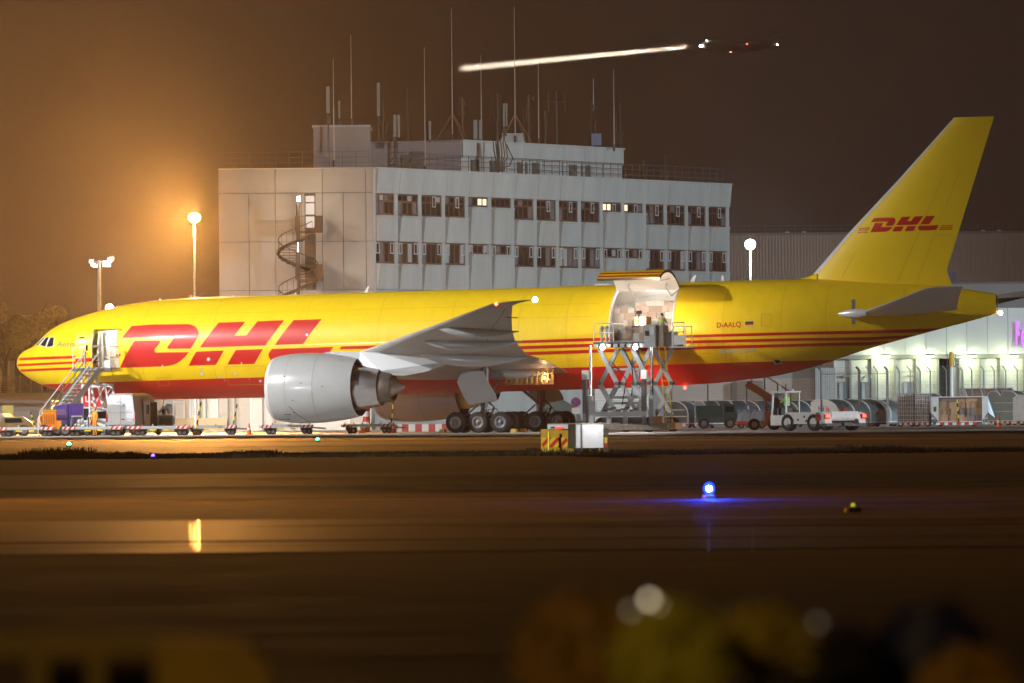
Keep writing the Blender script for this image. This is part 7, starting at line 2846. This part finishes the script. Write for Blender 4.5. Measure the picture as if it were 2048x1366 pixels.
def netted(px, Y, w, h, label):
    t = frame_at(px, Y, 0, 'netted_pallet', label, 'cargo pallet', 'netted pallets of grey cartons', .35)
    rnd = random.Random(px)
    z = .0
    b = MB().bb((-w / 2 - .05, -.05, -.06), (w / 2 + .05, 2.0, -.002)).build('pallet_base', M_ALU, t)
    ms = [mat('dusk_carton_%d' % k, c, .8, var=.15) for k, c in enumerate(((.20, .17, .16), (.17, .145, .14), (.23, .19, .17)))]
    while z < h - .1:
        hh = min(.42, h - z)
        x = -w / 2
        while x < w / 2 - .05:
            ww = min(rnd.uniform(.4, .7), w / 2 - x)
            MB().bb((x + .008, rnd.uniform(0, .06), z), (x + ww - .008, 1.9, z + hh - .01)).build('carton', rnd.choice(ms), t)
            x += ww
        z += hh
    b = MB()
    for k in range(8):
        x = -w / 2 + w * k / 7
        b.path([Vector((x + rnd.uniform(-.03, .03), -.05, h * q / 6)) for q in range(7)], .012, 4)
    for k in range(7):
        b.path([Vector((-w / 2 + w * q / 6, -.05, h * (k + .5) / 7 + rnd.uniform(-.03, .03))) for q in range(7)], .012, 4)
    stuff(b.build('net', M_WPLAS, t))
    b = MB().bb((-w / 2, .1, -.20), (w / 2, 2.0, -.062))
    b.build('dolly_bed', M_DKGREY, t)
    b = MB()
    for k in range(6):
        b.bb((-w / 2 + k * w / 6 + .01, .02, -.24), (-w / 2 + (k + 1) * w / 6 - .01, .09, -.08), k % 2)
    b.build('chevron_plate', [M_WPLAS, M_REDP], t)
    for x in (-w * .35, w * .35):
        inst('wheel', WH[.19], t, (x, .4, -.16))
        inst('wheel', WH[.19], t, (x, 1.6, -.16))


netted(1814, 549, 1.1, 1.95, 'left grey netted stack of cartons in the yard')
netted(1847, 548, 1.1, 1.9, 'right grey netted stack of cartons next to the open container')
# open fronted container with cartons inside
oc = frame_at(1920, 545, 0, 'open_cargo_container', 'wide open fronted container full of brown cartons near the right edge', 'cargo container', None, .35)
o_ = lambda x, y: loc_at(oc, x, y, 0)
zt_, z0_ = o_(1900, 795)[2], .0
xl, xr, xli, xri = o_(1863, 800)[0], o_(1991, 800)[0], o_(1877, 800)[0], o_(1964, 800)[0]
zk = o_(1863, 826)[2]
for pg in ([(xl, 0, zt_), (xli, 0, zt_), (xli, 0, z0_), (xl, 0, zk)], [(xri, 0, zt_), (xri + .42, 0, zt_), (xri + .42, 0, zk + .1), (xri, 0, z0_)]):
    MB().prism(pg, (0, 1.9, 0)).build('side_wing', mat('white_container_panel', (.60, .61, .63), .4, var=.1), oc)
b = MB().bb((xl, -.02, zt_ + .003), (xri + .42, 1.9, zt_ + .07))
b.bb((xli, 1.8, 0), (xri, 1.88, zt_ - .003))
b.bb((xli - .03, -.05, -.06), (xri + .03, 1.9, -.003))
b.build('shell', M_ALU, oc)
MB().prism([(xri + .43, .1, zt_), (xr - .15, .6, zt_ - .05), (xr, .6, zt_ * .35), (xri + .9, .4, .2), (xri + .43, .1, zk)], (0, 1.4, 0)).build('foil_cover', M_ULD, oc)
MB().bb((xl + .15, -.03, zt_ - .95), (xl + .32, -.012, zt_ - .62)).build('placard', M_DKGREY, oc)
rnd = random.Random(9)
z = 0
while z < zt_ - .1:
    hh = min(.44, zt_ - .02 - z)
    x = xli + .02
    while x < xri - .1:
        ww = min(rnd.uniform(.5, .85), xri - .02 - x)
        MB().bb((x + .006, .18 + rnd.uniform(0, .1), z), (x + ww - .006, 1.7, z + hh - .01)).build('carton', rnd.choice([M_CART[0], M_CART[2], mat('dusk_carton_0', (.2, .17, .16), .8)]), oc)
        x += ww
    z += hh
MB().tube((xli + 1.85, -.04, .3), (xli + 1.85, -.04, zt_ - .35), .05, n=6).build('load_bar', M_DARK, oc)
for k in range(6):
    a, c = o_(1914, 799), o_(1917, 844)
    MB().tube(Vector((a.x, -.15, a.z)).lerp(Vector((c.x, -.15, c.z)), k / 6), Vector((a.x, -.15, a.z)).lerp(Vector((c.x, -.15, c.z)), (k + 1) / 6), .055, n=6).build('tow_bar_segment', M_DARK if k % 2 else M_YELP, oc)
b = MB().bb((xl + .2, .1, -.2), (xri, 1.9, -.064))
b.build('dolly_bed', M_DKGREY, oc)
b = MB()
for k in range(10):
    b.bb((xl + .3 + k * .28, .02, -.25), (xl + .56 + k * .28, .09, -.08), k % 2)
b.build('chevron_plate', [M_WPLAS, M_REDP], oc)
for x in (xl + .6, xri - .5):
    inst('wheel', WH[.19], oc, (x, .3, -.16))
    inst('wheel', WH[.19], oc, (x, 1.6, -.16))

# ---- green truck and tarpaulin load
gt = frame_at(1434, 537, 0, 'green_truck', 'small dark green flatbed truck with a boxy cab', 'truck')
M_GRN = mat('dark_green_paint', (.015, .055, .05), .4, var=.2)
MB().bb((-1.4, -.8, .75), (.38, .8, 1.08)).bb((-1.42, -.82, 1.08), (.36, -.72, 1.55)).bb((-1.42, .72, 1.08), (.36, .82, 1.55)).bb((-1.42, -.7, 1.08), (-1.32, .7, 1.55)).build('load_bed', M_GRN, gt)
MB().prism([(.42, -.78, .55), (1.35, -.78, .55), (1.35, -.78, 1.05), (1.15, -.78, 1.62), (.42, -.78, 1.66)], (0, 1.56, 0)).build('cab', M_GRN, gt)
MB().bb((.55, -.8, 1.1), (1.08, -.785, 1.5)).build('window', M_GLASS, gt)
MB().bb((-1.4, -.7, .4), (1.3, .7, .74)).build('chassis', M_DKGREY, gt)
for x in (-.9, .85):
    for y in (-.68, .68):
        inst('wheel', WH[.36], gt, (x, y, .36))
tl = frame_at(1503, 536, 0, 'tarpaulin_load', 'low trolley load covered with crumpled grey tarpaulin', 'covered trolley')
b = MB()
rnd = random.Random(2)
nx, ny = 14, 7
vs = []
for j in range(ny + 1):
    for i in range(nx + 1):
        x = -1.0 + 2.0 * i / nx
        y = -.75 + 1.5 * j / ny
        ed = min(1, 3.2 * min(i / nx, 1 - i / nx, j / ny * 1.0, 1 - j / ny) + .0)
        vs.append((x * (1.0 + .04 * rnd.random()), y, .5 + .78 * ed ** .45 + rnd.uniform(-.06, .06)))
b.add(vs, [(j * (nx + 1) + i, j * (nx + 1) + i + 1, (j + 1) * (nx + 1) + i + 1, (j + 1) * (nx + 1) + i) for j in range(ny) for i in range(nx)])
b.build('tarpaulin', mat('grey_tarpaulin', (.22, .25, .29), .45, var=.2), tl)
MB().bb((-1.0, -.7, .28), (1.0, .7, .48)).build('trolley_bed', M_REDP, tl)
for x in (-.7, .7):
    for y in (-.6, .6):
        inst('wheel', WH[.19], tl, (x, y, .19))

# ---- aft stairs vehicle: brown cab and a raised flight
sv = frame_at(1536, 500, 0, 'stairs_vehicle', 'brown stair truck with its raised flight under the tail', 'stairs vehicle')
s_ = lambda x, y: loc_at(sv, x, y, 0)
M_BRN = mat('dusty_brown_paint', (.36, .20, .12), .55, var=.25, vscale=2)
A_, B_ = s_(1493, 764), s_(1597, 838)
B_.z = max(B_.z, .9)
for y in (-.7, .7):
    b = MB().beam(A_ + Vector((0, y, -.1)), B_ + Vector((0, y, 0)), .08, .42)
    b.build('stringer', M_BRN, sv)
    b = MB()
    for q in (.1, .35, .6, .85):
        p_ = A_.lerp(B_, q) + Vector((0, y, .2))
        b.beam(p_, p_ + Vector((0, 0, .95)), .04, .04)
    b.beam(A_.lerp(B_, .1) + Vector((0, y, 1.15)), A_.lerp(B_, .85) + Vector((0, y, 1.15)), .05, .05)
    b.build('handrail', M_DKGREY, sv)
b = MB().box((0, 0, 0), (.26, 1.3, .05))
SM2 = b.mesh('step', M_STEEL)
for k in range(13):
    inst('step', SM2, sv, A_.lerp(B_, (k + .5) / 13))
MB().beam(A_.lerp(B_, .3) + Vector((0, 0, -.2)), s_(1545, 845), .14, .14).build('lift_ram', M_STEEL, sv)
a, c = s_(1532, 851), s_(1548, 796)
MB().bb((a.x - .1, -.75, .5), (c.x + .1, .75, 1.15)).build('cab_base', M_BRN, sv)
b = MB()
for x in (a.x, c.x):
    for y in (-.7, .7):
        b.beam((x, y, 1.15), (x, y, 2.1), .08, .08)
b.bb((a.x - .1, -.78, 2.1), (c.x + .1, .78, 2.2))
b.build('cab', M_BRN, sv)
MB().bb((a.x + .03, -.73, 1.2), (c.x - .03, -.71, 2.06)).build('windscreen', film('cab_glass', (.08, .09, .1), .4, .06), sv)
MB().bb((s_(1500, 850).x, -.8, .3), (s_(1556, 850).x, .8, .52)).build('chassis', M_BRN, sv)
for x in (s_(1508, 850).x, s_(1548, 850).x):
    for y in (-.7, .7):
        inst('wheel', WH[.36], sv, (x, y, .36))

# ---- white tow tractor with a driver
TA = math.radians(180 + 45)          # heading: left and away
tg = thing('tow_tractor', 'white aircraft tow tractor with glowing red tail lamps and a driver', 'tow tractor', (P(1650, 860, 474).x, 474, 0), math.radians(45))
# local: rear face at x = 0 side toward +x?  front along -x, rear-left corner at origin, width along +y
bpy.context.view_layer.update()
TL, TWd = 4.35, 3.7
M_TW = mat('tractor_white', (.70, .71, .71), .4, var=.1, vscale=2)


def tp_(u, v, z):
    """u: metres forward from the rear-left corner along the left side, v: metres to the right along the rear"""
    return Vector((-u * .985, 0, z)) + Vector((0, 0, 0)) if False else Vector((u, v, z))


FW = Vector((-.72, .69, 0))           # forward in the world
RW = Vector((.72, .69, 0))            # to its right in the world
tg.rotation_euler = (0, 0, math.atan2(FW.y, FW.x))
# local +x forward, local -y to its right
b = MB()
b.bb((.35, -.62, .42), (TL - 1.35, -.02, 1.12))
b.bb((.35, -TWd + .02, .42), (TL - 1.35, -TWd + .6, 1.12))
b.bb((.3, -TWd + .62, .62), (TL - 1.35, -.64, .98))
b.build('side_body', M_TW, tg)
MB().prism([(0, -.02, .45), (.34, -.02, .45), (.34, -.02, 1.10), (.12, -.02, 1.06)], (0, -.62, 0)).build('rear_wing', M_TW, tg)
MB().prism([(0, -TWd + .64, .45), (.34, -TWd + .64, .45), (.34, -TWd + .64, 1.10), (.12, -TWd + .64, 1.06)], (0, -.62, 0)).build('rear_wing', M_TW, tg)
b = MB().bb((.05, -TWd + .65, .72), (.29, -.66, 1.15))
b.build('rear_panel', M_TW, tg)
b = MB().bb((-.1, -TWd + .05, .28), (.6, -.05, .44))
b.bb((-.25, -TWd / 2 - .4, .3), (-.1, -TWd / 2 + .4, .5))
b.build('bumper', M_DKGREY, tg)
for y in (-.2, -TWd + .2):
    hd = MB().bb((-.03, y - .2, .72), (.0, y + .2, 1.0)).build('tail_lamp', mat('red_lamp_body', (.55, .03, .02), .3), tg)
    MB().bb((-.06, y - .14, .80), (-.032, y + .14, .96)).build('lens', emat('lit_tail', (1, .05, .025), 9), hd)
    MB().bb((.36, (0 if y > -1 else -TWd) - .012, .62), (.75, (0 if y > -1 else -TWd) + .012, .98)).build('red_flank', mat('red_lamp_body', (.55, .03, .02), .3), tg)
    wp_ = Matrix.Rotation(tg.rotation_euler.z, 3, 'Z') @ Vector((-.35, y, .85)) + Vector(tg.location)
    lamp('tail_light', 'POINT', wp_, 2.5, (1, .08, .04), size=.08)
# cab at the front left
cx0, cx1 = TL - 1.3, TL
b = MB()
b.bb((cx0, -1.25, .35), (cx1, -.02, .95))
b.build('cab_base', M_TW, tg)
b = MB()
for x in (cx0 + .08, cx1 - .1):
    for y in (-.06, -1.2):
        b.beam((x, y, .95), (x - (.1 if x > cx0 + .5 else 0), y, 2.3), .09, .09)
b.bb((cx0 - .02, -1.28, 2.3), (cx1 - .05, -.0, 2.38))
b.build('cab', M_TW, tg)
MB().bb((cx1 - .16, -1.15, 1.0), (cx1 - .13, -.12, 2.25)).build('windscreen', film('cab_glass', (.08, .09, .1), .4, .06), tg)
MB().bb((cx0 + .1, -.05, .55), (cx1 - .25, .0, 1.6)).build('doorway', M_DARK, tg) if False else None
MB().bb((cx0 + .3, -.9, .96), (cx0 + .75, -.35, 1.4)).build('seat', M_DKGREY, tg)
MB().bb((cx1 - .45, -1.0, .96), (cx1 - .2, -.25, 1.35)).build('dashboard', M_DKGREY, tg)
MB().tube((cx1 - .5, -.62, 1.3), (cx1 - .38, -.62, 1.5), .02, n=6).build('steering_column', M_DARK, tg)
b = MB()
for x in (cx0 + .7, cx0 + .85):
    b.tube((x, -.3, 2.38), (x, -.32, 3.05), .015, n=5)
b.build('aerial', M_ALU, tg)
MB().sphere((cx0 + .3, -.9, 2.45), .09, 8).build('beacon', M_WPLAS, tg)
for u in (.95, 3.0):
    for y in (-.2, -TWd + .2):
        inst('wheel', WH[.52], tg, (u, y, .52))
b = MB().bb((.45, -.014, .85), (.72, .012, 1.1))
b.build('notice_plate', M_LETGREY, tg)
b = MB()
for u, z in ((1.6, .8), (2.1, .62), (1.45, .55), (2.5, .58)):
    b.bb((u, -.012, z), (u + .1, .014, z + .12))
b.build('side_catch', M_DARK, tg)
wp_ = Matrix.Rotation(tg.rotation_euler.z, 3, 'Z') @ Vector((cx0 + .5, -.62, .55)) + Vector(tg.location)
person(tuple(wp_), tg.rotation_euler.z + PI / 2, 'person in green high visibility jacket and orange cap driving the white tractor',
       dict(knl=(.12, -.42, .93), knr=(-.12, -.42, .93), anl=(.12, -.5, .52), anr=(-.12, -.5, .52), tol=(.12, -.64, .47), tor=(-.12, -.64, .47), ell=(.26, -.14, 1.2), wrl=(.16, -.36, 1.18), hal=(.13, -.42, 1.2), elr=(-.26, -.14, 1.2), wrr=(-.16, -.36, 1.18), har=(-.13, -.42, 1.2)),
       (.20, .62, .06), (.03, .04, .06), vest=(.25, .80, .05), cap=(.8, .25, .03))
bk = MB().lathe([(0, .15), (.34, .2), (.34, .18), (.02, .13)], (0, 0, 0), 'Z', 14).build('bucket', M_REDP, None, (P(1704, 826, 481).x, 481, 1.0), smooth=40)
tag(bk, 'red bucket on the rear deck of the white tow tractor', 'bucket')
bk.location = Matrix.Rotation(tg.rotation_euler.z, 3, 'Z') @ Vector((.75, -2.5, .982)) + Vector(tg.location)

# ---- tall beacon trailer
bt = frame_at(1904, 566, 0, 'beacon_mast', 'portable mast with a tall yellow capsule head and frame antenna', 'beacon mast')
z1, z0 = loc_at(bt, 1904, 703, 0).z, loc_at(bt, 1904, 733, 0).z
zf = loc_at(bt, 1904, 795, 0).z
MB().tube((0, 0, .3), (0, 0, z0), .14, .12, 10).build('pole', M_WHITE, bt, smooth=40)
MB().sphere((0, 0, z1 - .18), .17, 12).lathe([(z0, .17), (z1 - .18, .17)], (0, 0, 0), 'Z', 12).build('capsule', M_YDULL, bt, smooth=180)
b = MB()
b.bb((-.36, -.05, z0 - .05), (.36, .05, z0 + .04))
for x in (-.3, .3):
    b.beam((x, 0, z0), (x, 0, z1 - .15), .05, .05)
b.build('cradle', M_DKGREY, bt)
b = MB()
b.beam((.55, 0, z0 - .1), (.55, 0, z1), .06, .06)
for k in range(4):
    z = z0 + (z1 - z0) * k / 4
    b.beam((.25, 0, z), (.85, 0, z), .04, .04)
b.build('frame_antenna', M_WHITE, bt)
b = MB()
for dx in (-.5, .5):
    b.beam((0, 0, zf + .5), (dx, -.3, .3), .06, .06)
    b.beam((0, 0, zf + .5), (dx, .3, .3), .06, .06)
b.bb((-.6, -.4, .2), (.6, .4, .3))
b.build('tripod_base', M_STEEL, bt)

# ---- perimeter fence of the yard
fn = thing('perimeter_fence', 'tall wire security fence with angled post tops in front of the freight terminal', 'fence', (P(1640, 800, 580).x, 580, 0))
f_ = lambda x, y: loc_at(fn, x, y, 0)
b = MB()
zt_ = f_(1750, 742).z
b.tube((0, 0, 0), (0, 0, zt_), .045, n=6)
b.tube((0, 0, zt_), (-.28, -.1, zt_ + .34), .04, n=6)
POST = b.mesh('post', M_PIL)
for x in (1642, 1739, 1755, 1799, 1821, 1841, 1861, 1893, 1925, 1944, 1968, 1989, 2012, 2035, 2062):
    inst('post', POST, fn, (f_(x, 800).x, 0, 0))
b = MB()
for z in [.2 + .42 * k for k in range(int(zt_ / .42))] + [zt_ - .03]:
    b.beam((0, 0, z), (f_(2100, 800).x, 0, z), .012, .012)
for k in range(3):
    b.beam((-.1 * k, -.03 * k, zt_ + .11 * k + .05), (f_(2100, 800).x - .1 * k, -.03 * k, zt_ + .11 * k + .05), .012, .012)
b.build('wire', M_PIL, fn)
b = MB().add([(0, .012, .1), (f_(2100, 800).x, .012, .1), (f_(2100, 800).x, .012, zt_), (0, .012, zt_)], [(0, 1, 2, 3)])
b.build('wire_mesh', film('chainlink', (.25, .27, .28), .10, .5), fn)
f2 = thing('gate_fence', 'nearer dark fence posts with a high rail left of the yard fence', 'fence', (P(1640, 800, 545).x, 545, 0))
g_ = lambda x, y: loc_at(f2, x, y, 0)
for x, m in ((1642, M_DKGREY), (1718.5, M_DKGREY), (1775, M_PIL)):
    zt2 = g_(x, 740).z
    b = MB().tube((0, 0, 0), (0, 0, zt2), .09 if x > 1700 else .05, n=8).tube((0, 0, zt2), (-.2, -.05, zt2 + .22), .08 if x > 1700 else .04, n=8)
    b.build('post', m, f2, (g_(x, 800).x, 0, 0))
b = MB().beam((g_(1642, 800).x, 0, g_(1680, 748).z), (g_(1775, 800).x, 0, g_(1680, 748).z), .05, .05)
b.build('rail', M_DKGREY, f2)
for x in (1416, 1494, 1572):
    b = MB().tube((0, 0, 0), (0, 0, 3.0), .045, n=6)
    b.build('post', M_DKGREY, f2, (g_(x, 800).x, .5, 0))

# ================================================================== airfield lights and foreground
def ground_light(px, py, Y, label, col, e, power, r=.09, zl=.0):
    p_ = P(px, py, Y)
    t = thing('airfield_light', label, 'airfield light', (p_.x, Y, 0), 0)
    MB().lathe([(0, .13), (.06, .12), (max(.08, p_.z - r), .05)], (0, 0, 0), 'Z', 12).build('base', M_DKGREY, t)
    MB().sphere((0, 0, max(.1, p_.z)), r, 12, sc=(1, 1, 1.1)).build('lens', emat('lit_af_%s' % label[:8], col, e), t, smooth=180)
    if power:
        lamp('airfield_glow', 'POINT', (p_.x, Y - .2, max(.1, p_.z) + .22), power, col, size=.06)
    return t


bl_ = ground_light(1418, 977, 138, 'bright blue taxiway edge light on the dark taxiway', (.012, .05, 1.0), 5, 420, .10)
_z = P(1418, 977, 138).z
MB().sphere((0, -.13, _z), .05, 10).build('bulb', emat('lit_bulb', (.6, .75, 1), 60), bl_, smooth=180)
ground_light(138, 892, 352, 'green airfield light in front of the nose of the aircraft', (.05, 1, .4), 14, 6, .09)
ground_light(635, 882, 384, 'green airfield light below the engine of the aircraft', (.08, 1, .35), 12, 6, .08)
ground_light(306, 916, 262, 'dim violet airfield light in the grass at the left', (.25, .10, 1), 5, 3, .06)
ground_light(1706, 1033, 120, 'tiny yellow green light at the right on the dark taxiway', (.55, .6, .02), .8, 0, .035)

# grass verge between the shoulder and the taxiway
M_GRASS = mat('dark_grass', (.035, .026, .013), .9, var=.4, vscale=.5, spec=.1)
rnd = random.Random(17)
v, f = [], []
for k in range(26000):
    y = rnd.uniform(262, 281)
    hw = y * .066 + 2
    x = rnd.uniform(-hw, hw)
    h = rnd.uniform(.03, .13) * (1 + .8 * (math.sin(x * .9) * math.sin(x * .23 + 1.3) > .45)) * 1.0
    if -17 < x < -13 and y > 266:
        h *= 1.7
    a = rnd.uniform(0, PI)
    w = .03
    dx, dy = math.cos(a) * w, math.sin(a) * w
    lx, ly = rnd.uniform(-.12, .12), rnd.uniform(-.1, .1)
    o = len(v)
    v += [(x - dx, y - dy, -.02), (x + dx, y + dy, -.02), (x + lx, y + ly, h)]
    f.append((o, o + 1, o + 2))
me = bpy.data.meshes.new('grass')
me.from_pydata(v, [], f)
me.materials.append(M_GRASS)
o = bpy.data.objects.new('grass', me)
COL.objects.link(o)
stuff(o)

# out of focus things close to the camera
FY = 15.5
ybar = thing('yellow_barrier', 'blurred yellow slotted barrier close to the camera at the bottom left', 'barrier', (P(0, 1300, FY).x, FY, 0))
q = lambda x, y: loc_at(ybar, x, y, 0)
M_OY = mat('old_yellow', (.32, .22, .05), .7, var=.2, vscale=6)
zt_, zm_ = q(0, 1268).z, q(0, 1312).z
MB().bb((q(-60, 0).x, 0, zm_), (q(300, 0).x, .05, zt_)).build('top_rail', M_OY, ybar)
for x0, x1 in ((45, 85), (165, 200)):
    MB().bb((q(x0, 0).x, 0, .0), (q(x1, 0).x, .05, zm_ - .001)).build('upright', M_OY, ybar)
b = MB()
b.prism([(q(285, 0).x, 0, 0), (q(530, 0).x, 0, 0), (q(530, 0).x, 0, q(0, 1335).z), (q(480, 0).x, 0, q(0, 1290).z), (q(300, 0).x, 0, q(0, 1278).z)], (0, .2, 0))
b.build('end_block', mat('old_ochre', (.42, .27, .03), .7, var=.2, vscale=6), ybar)
MB().bb((q(-80, 0).x, .3, 0), (q(285, 0).x, .36, q(0, 1300).z)).build('back_board', mat('brown_board', (.10, .06, .04), .8), ybar)


def leafy(px, py, Y, rx, rz_, col, label, seed, n=900):
    p_ = P(px, py, Y)
    t = thing('leafy_plant', label, 'plant', (p_.x, Y, 0))
    rnd = random.Random(seed)
    k = Y / F_PX
    v, f = [], []
    for _ in range(n):
        a = rnd.uniform(0, 2 * PI)
        r = rnd.random() ** .5
        c = Vector((math.cos(a) * r * rx * k, rnd.uniform(-.12, .12), p_.z + math.sin(a) * r * rz_ * k))
        s = rnd.uniform(.025, .05)
        d = Vector((rnd.gauss(0, 1), rnd.gauss(0, .6), rnd.gauss(0, 1))).normalized()
        e_ = d.cross(Vector((0, 1, .2))).normalized()
        o = len(v)
        v += [tuple(c - d * s), tuple(c + e_ * s * .4), tuple(c + d * s), tuple(c - e_ * s * .4)]
        f.append((o, o + 1, o + 2, o + 3))
    me = bpy.data.meshes.new('leaves')
    me.from_pydata(v, [], f)
    me.materials.append(mat('leaf_%.2f_%.2f' % col[:2], col, .6, var=.3, vscale=9))
    o = bpy.data.objects.new('leaves', me)
    COL.objects.link(o)
    o.parent = t
    stuff(o)
    b = MB()
    for _ in range(7):
        x = rnd.uniform(-rx, rx) * k * .7
        b.tube((x * .5, 0, 0), (x, rnd.uniform(-.08, .08), p_.z), .007, .004, 5)
    b.build('stem', mat('stem_green', (.10, .10, .03), .7), t)
    return t


leafy(1160, 1330, 14.5, 105, 125, (.36, .20, .03), 'blurred ochre leafy plant close to the camera, right of the middle', 31)
leafy(1345, 1318, 14.0, 90, 90, (.50, .46, .03), 'blurred yellow green leafy plant below the pale bokeh discs', 32)
leafy(1530, 1285, 14.4, 75, 40, (.42, .32, .03), 'blurred brownish yellow plant right of the yellow green one', 33, 500)
leafy(1935, 1390, 14.2, 80, 65, (.34, .18, .01), 'blurred ochre plant at the bottom right corner', 34, 600)
bl = thing('blue_case', 'blurred dark blue rounded case close to the camera at the bottom right', 'case', (P(1860, 1300, 15.2).x, 15.2, 0))
zt_ = P(1860, 1215, 15.2).z
MB().loft([[(.11 * sx_ * math.cos(a) * 1.2, .1 * math.sin(a), z) for a in [2 * PI * i / 16 for i in range(16)]] for z, sx_ in ((0, 1.0), (zt_ - .15, 1.0), (zt_ - .04, .8), (zt_, .4))]).build('body', mat('dark_blue_cover', (.012, .016, .075), .6), bl, smooth=50)
MB().tube((-.06, 0, zt_ - .02), (.06, 0, zt_ + .01), .012, n=6).build('handle', M_DARK, bl)
dk = thing('dark_bag', 'blurred black bag between the yellow plants and the blue case', 'bag', (P(1690, 1300, 15.0).x, 15.0, 0))
zt_ = P(1690, 1262, 15.0).z
MB().loft([[(.085 * s2 * math.cos(a), .08 * math.sin(a), z) for a in [2 * PI * i / 16 for i in range(16)]] for z, s2 in ((0, 1.0), (zt_ - .1, 1.0), (zt_ - .02, .75), (zt_, .3))]).build('body', mat('black_cloth', (.006, .006, .007), .9), dk, smooth=50)
MB().tube((-.04, 0, zt_ - .01), (.04, 0, zt_ + .02), .008, n=6).build('handle', M_DARK, dk)
for (x, y, s, e_, lab) in ((1298, 1199, .006, 3.2, 'brightest pale blurred glint of light above the yellow plants'), (1318, 1212, .006, 1.6, 'pale blurred glint just right of the brightest one'), (1262, 1221, .006, .6, 'faint blurred glint left of the brightest one'), (1635, 1245, .006, .3, 'dim grey blurred glint above the black bag')):
    p_ = P(x, y, 14.0)
    t = thing('glint_bead', lab, 'glint', (p_.x, 14.0, 0))  # glowing bead added to make an out of focus glint
    MB().tube((0, 0, 0), (0, 0, p_.z - s), .002, n=5).build('stake', M_DARK, t)
    MB().sphere((0, 0, p_.z), s, 8).build('lens', emat('lit_glint_%.1f' % e_, (1, .82, .55), e_), t)
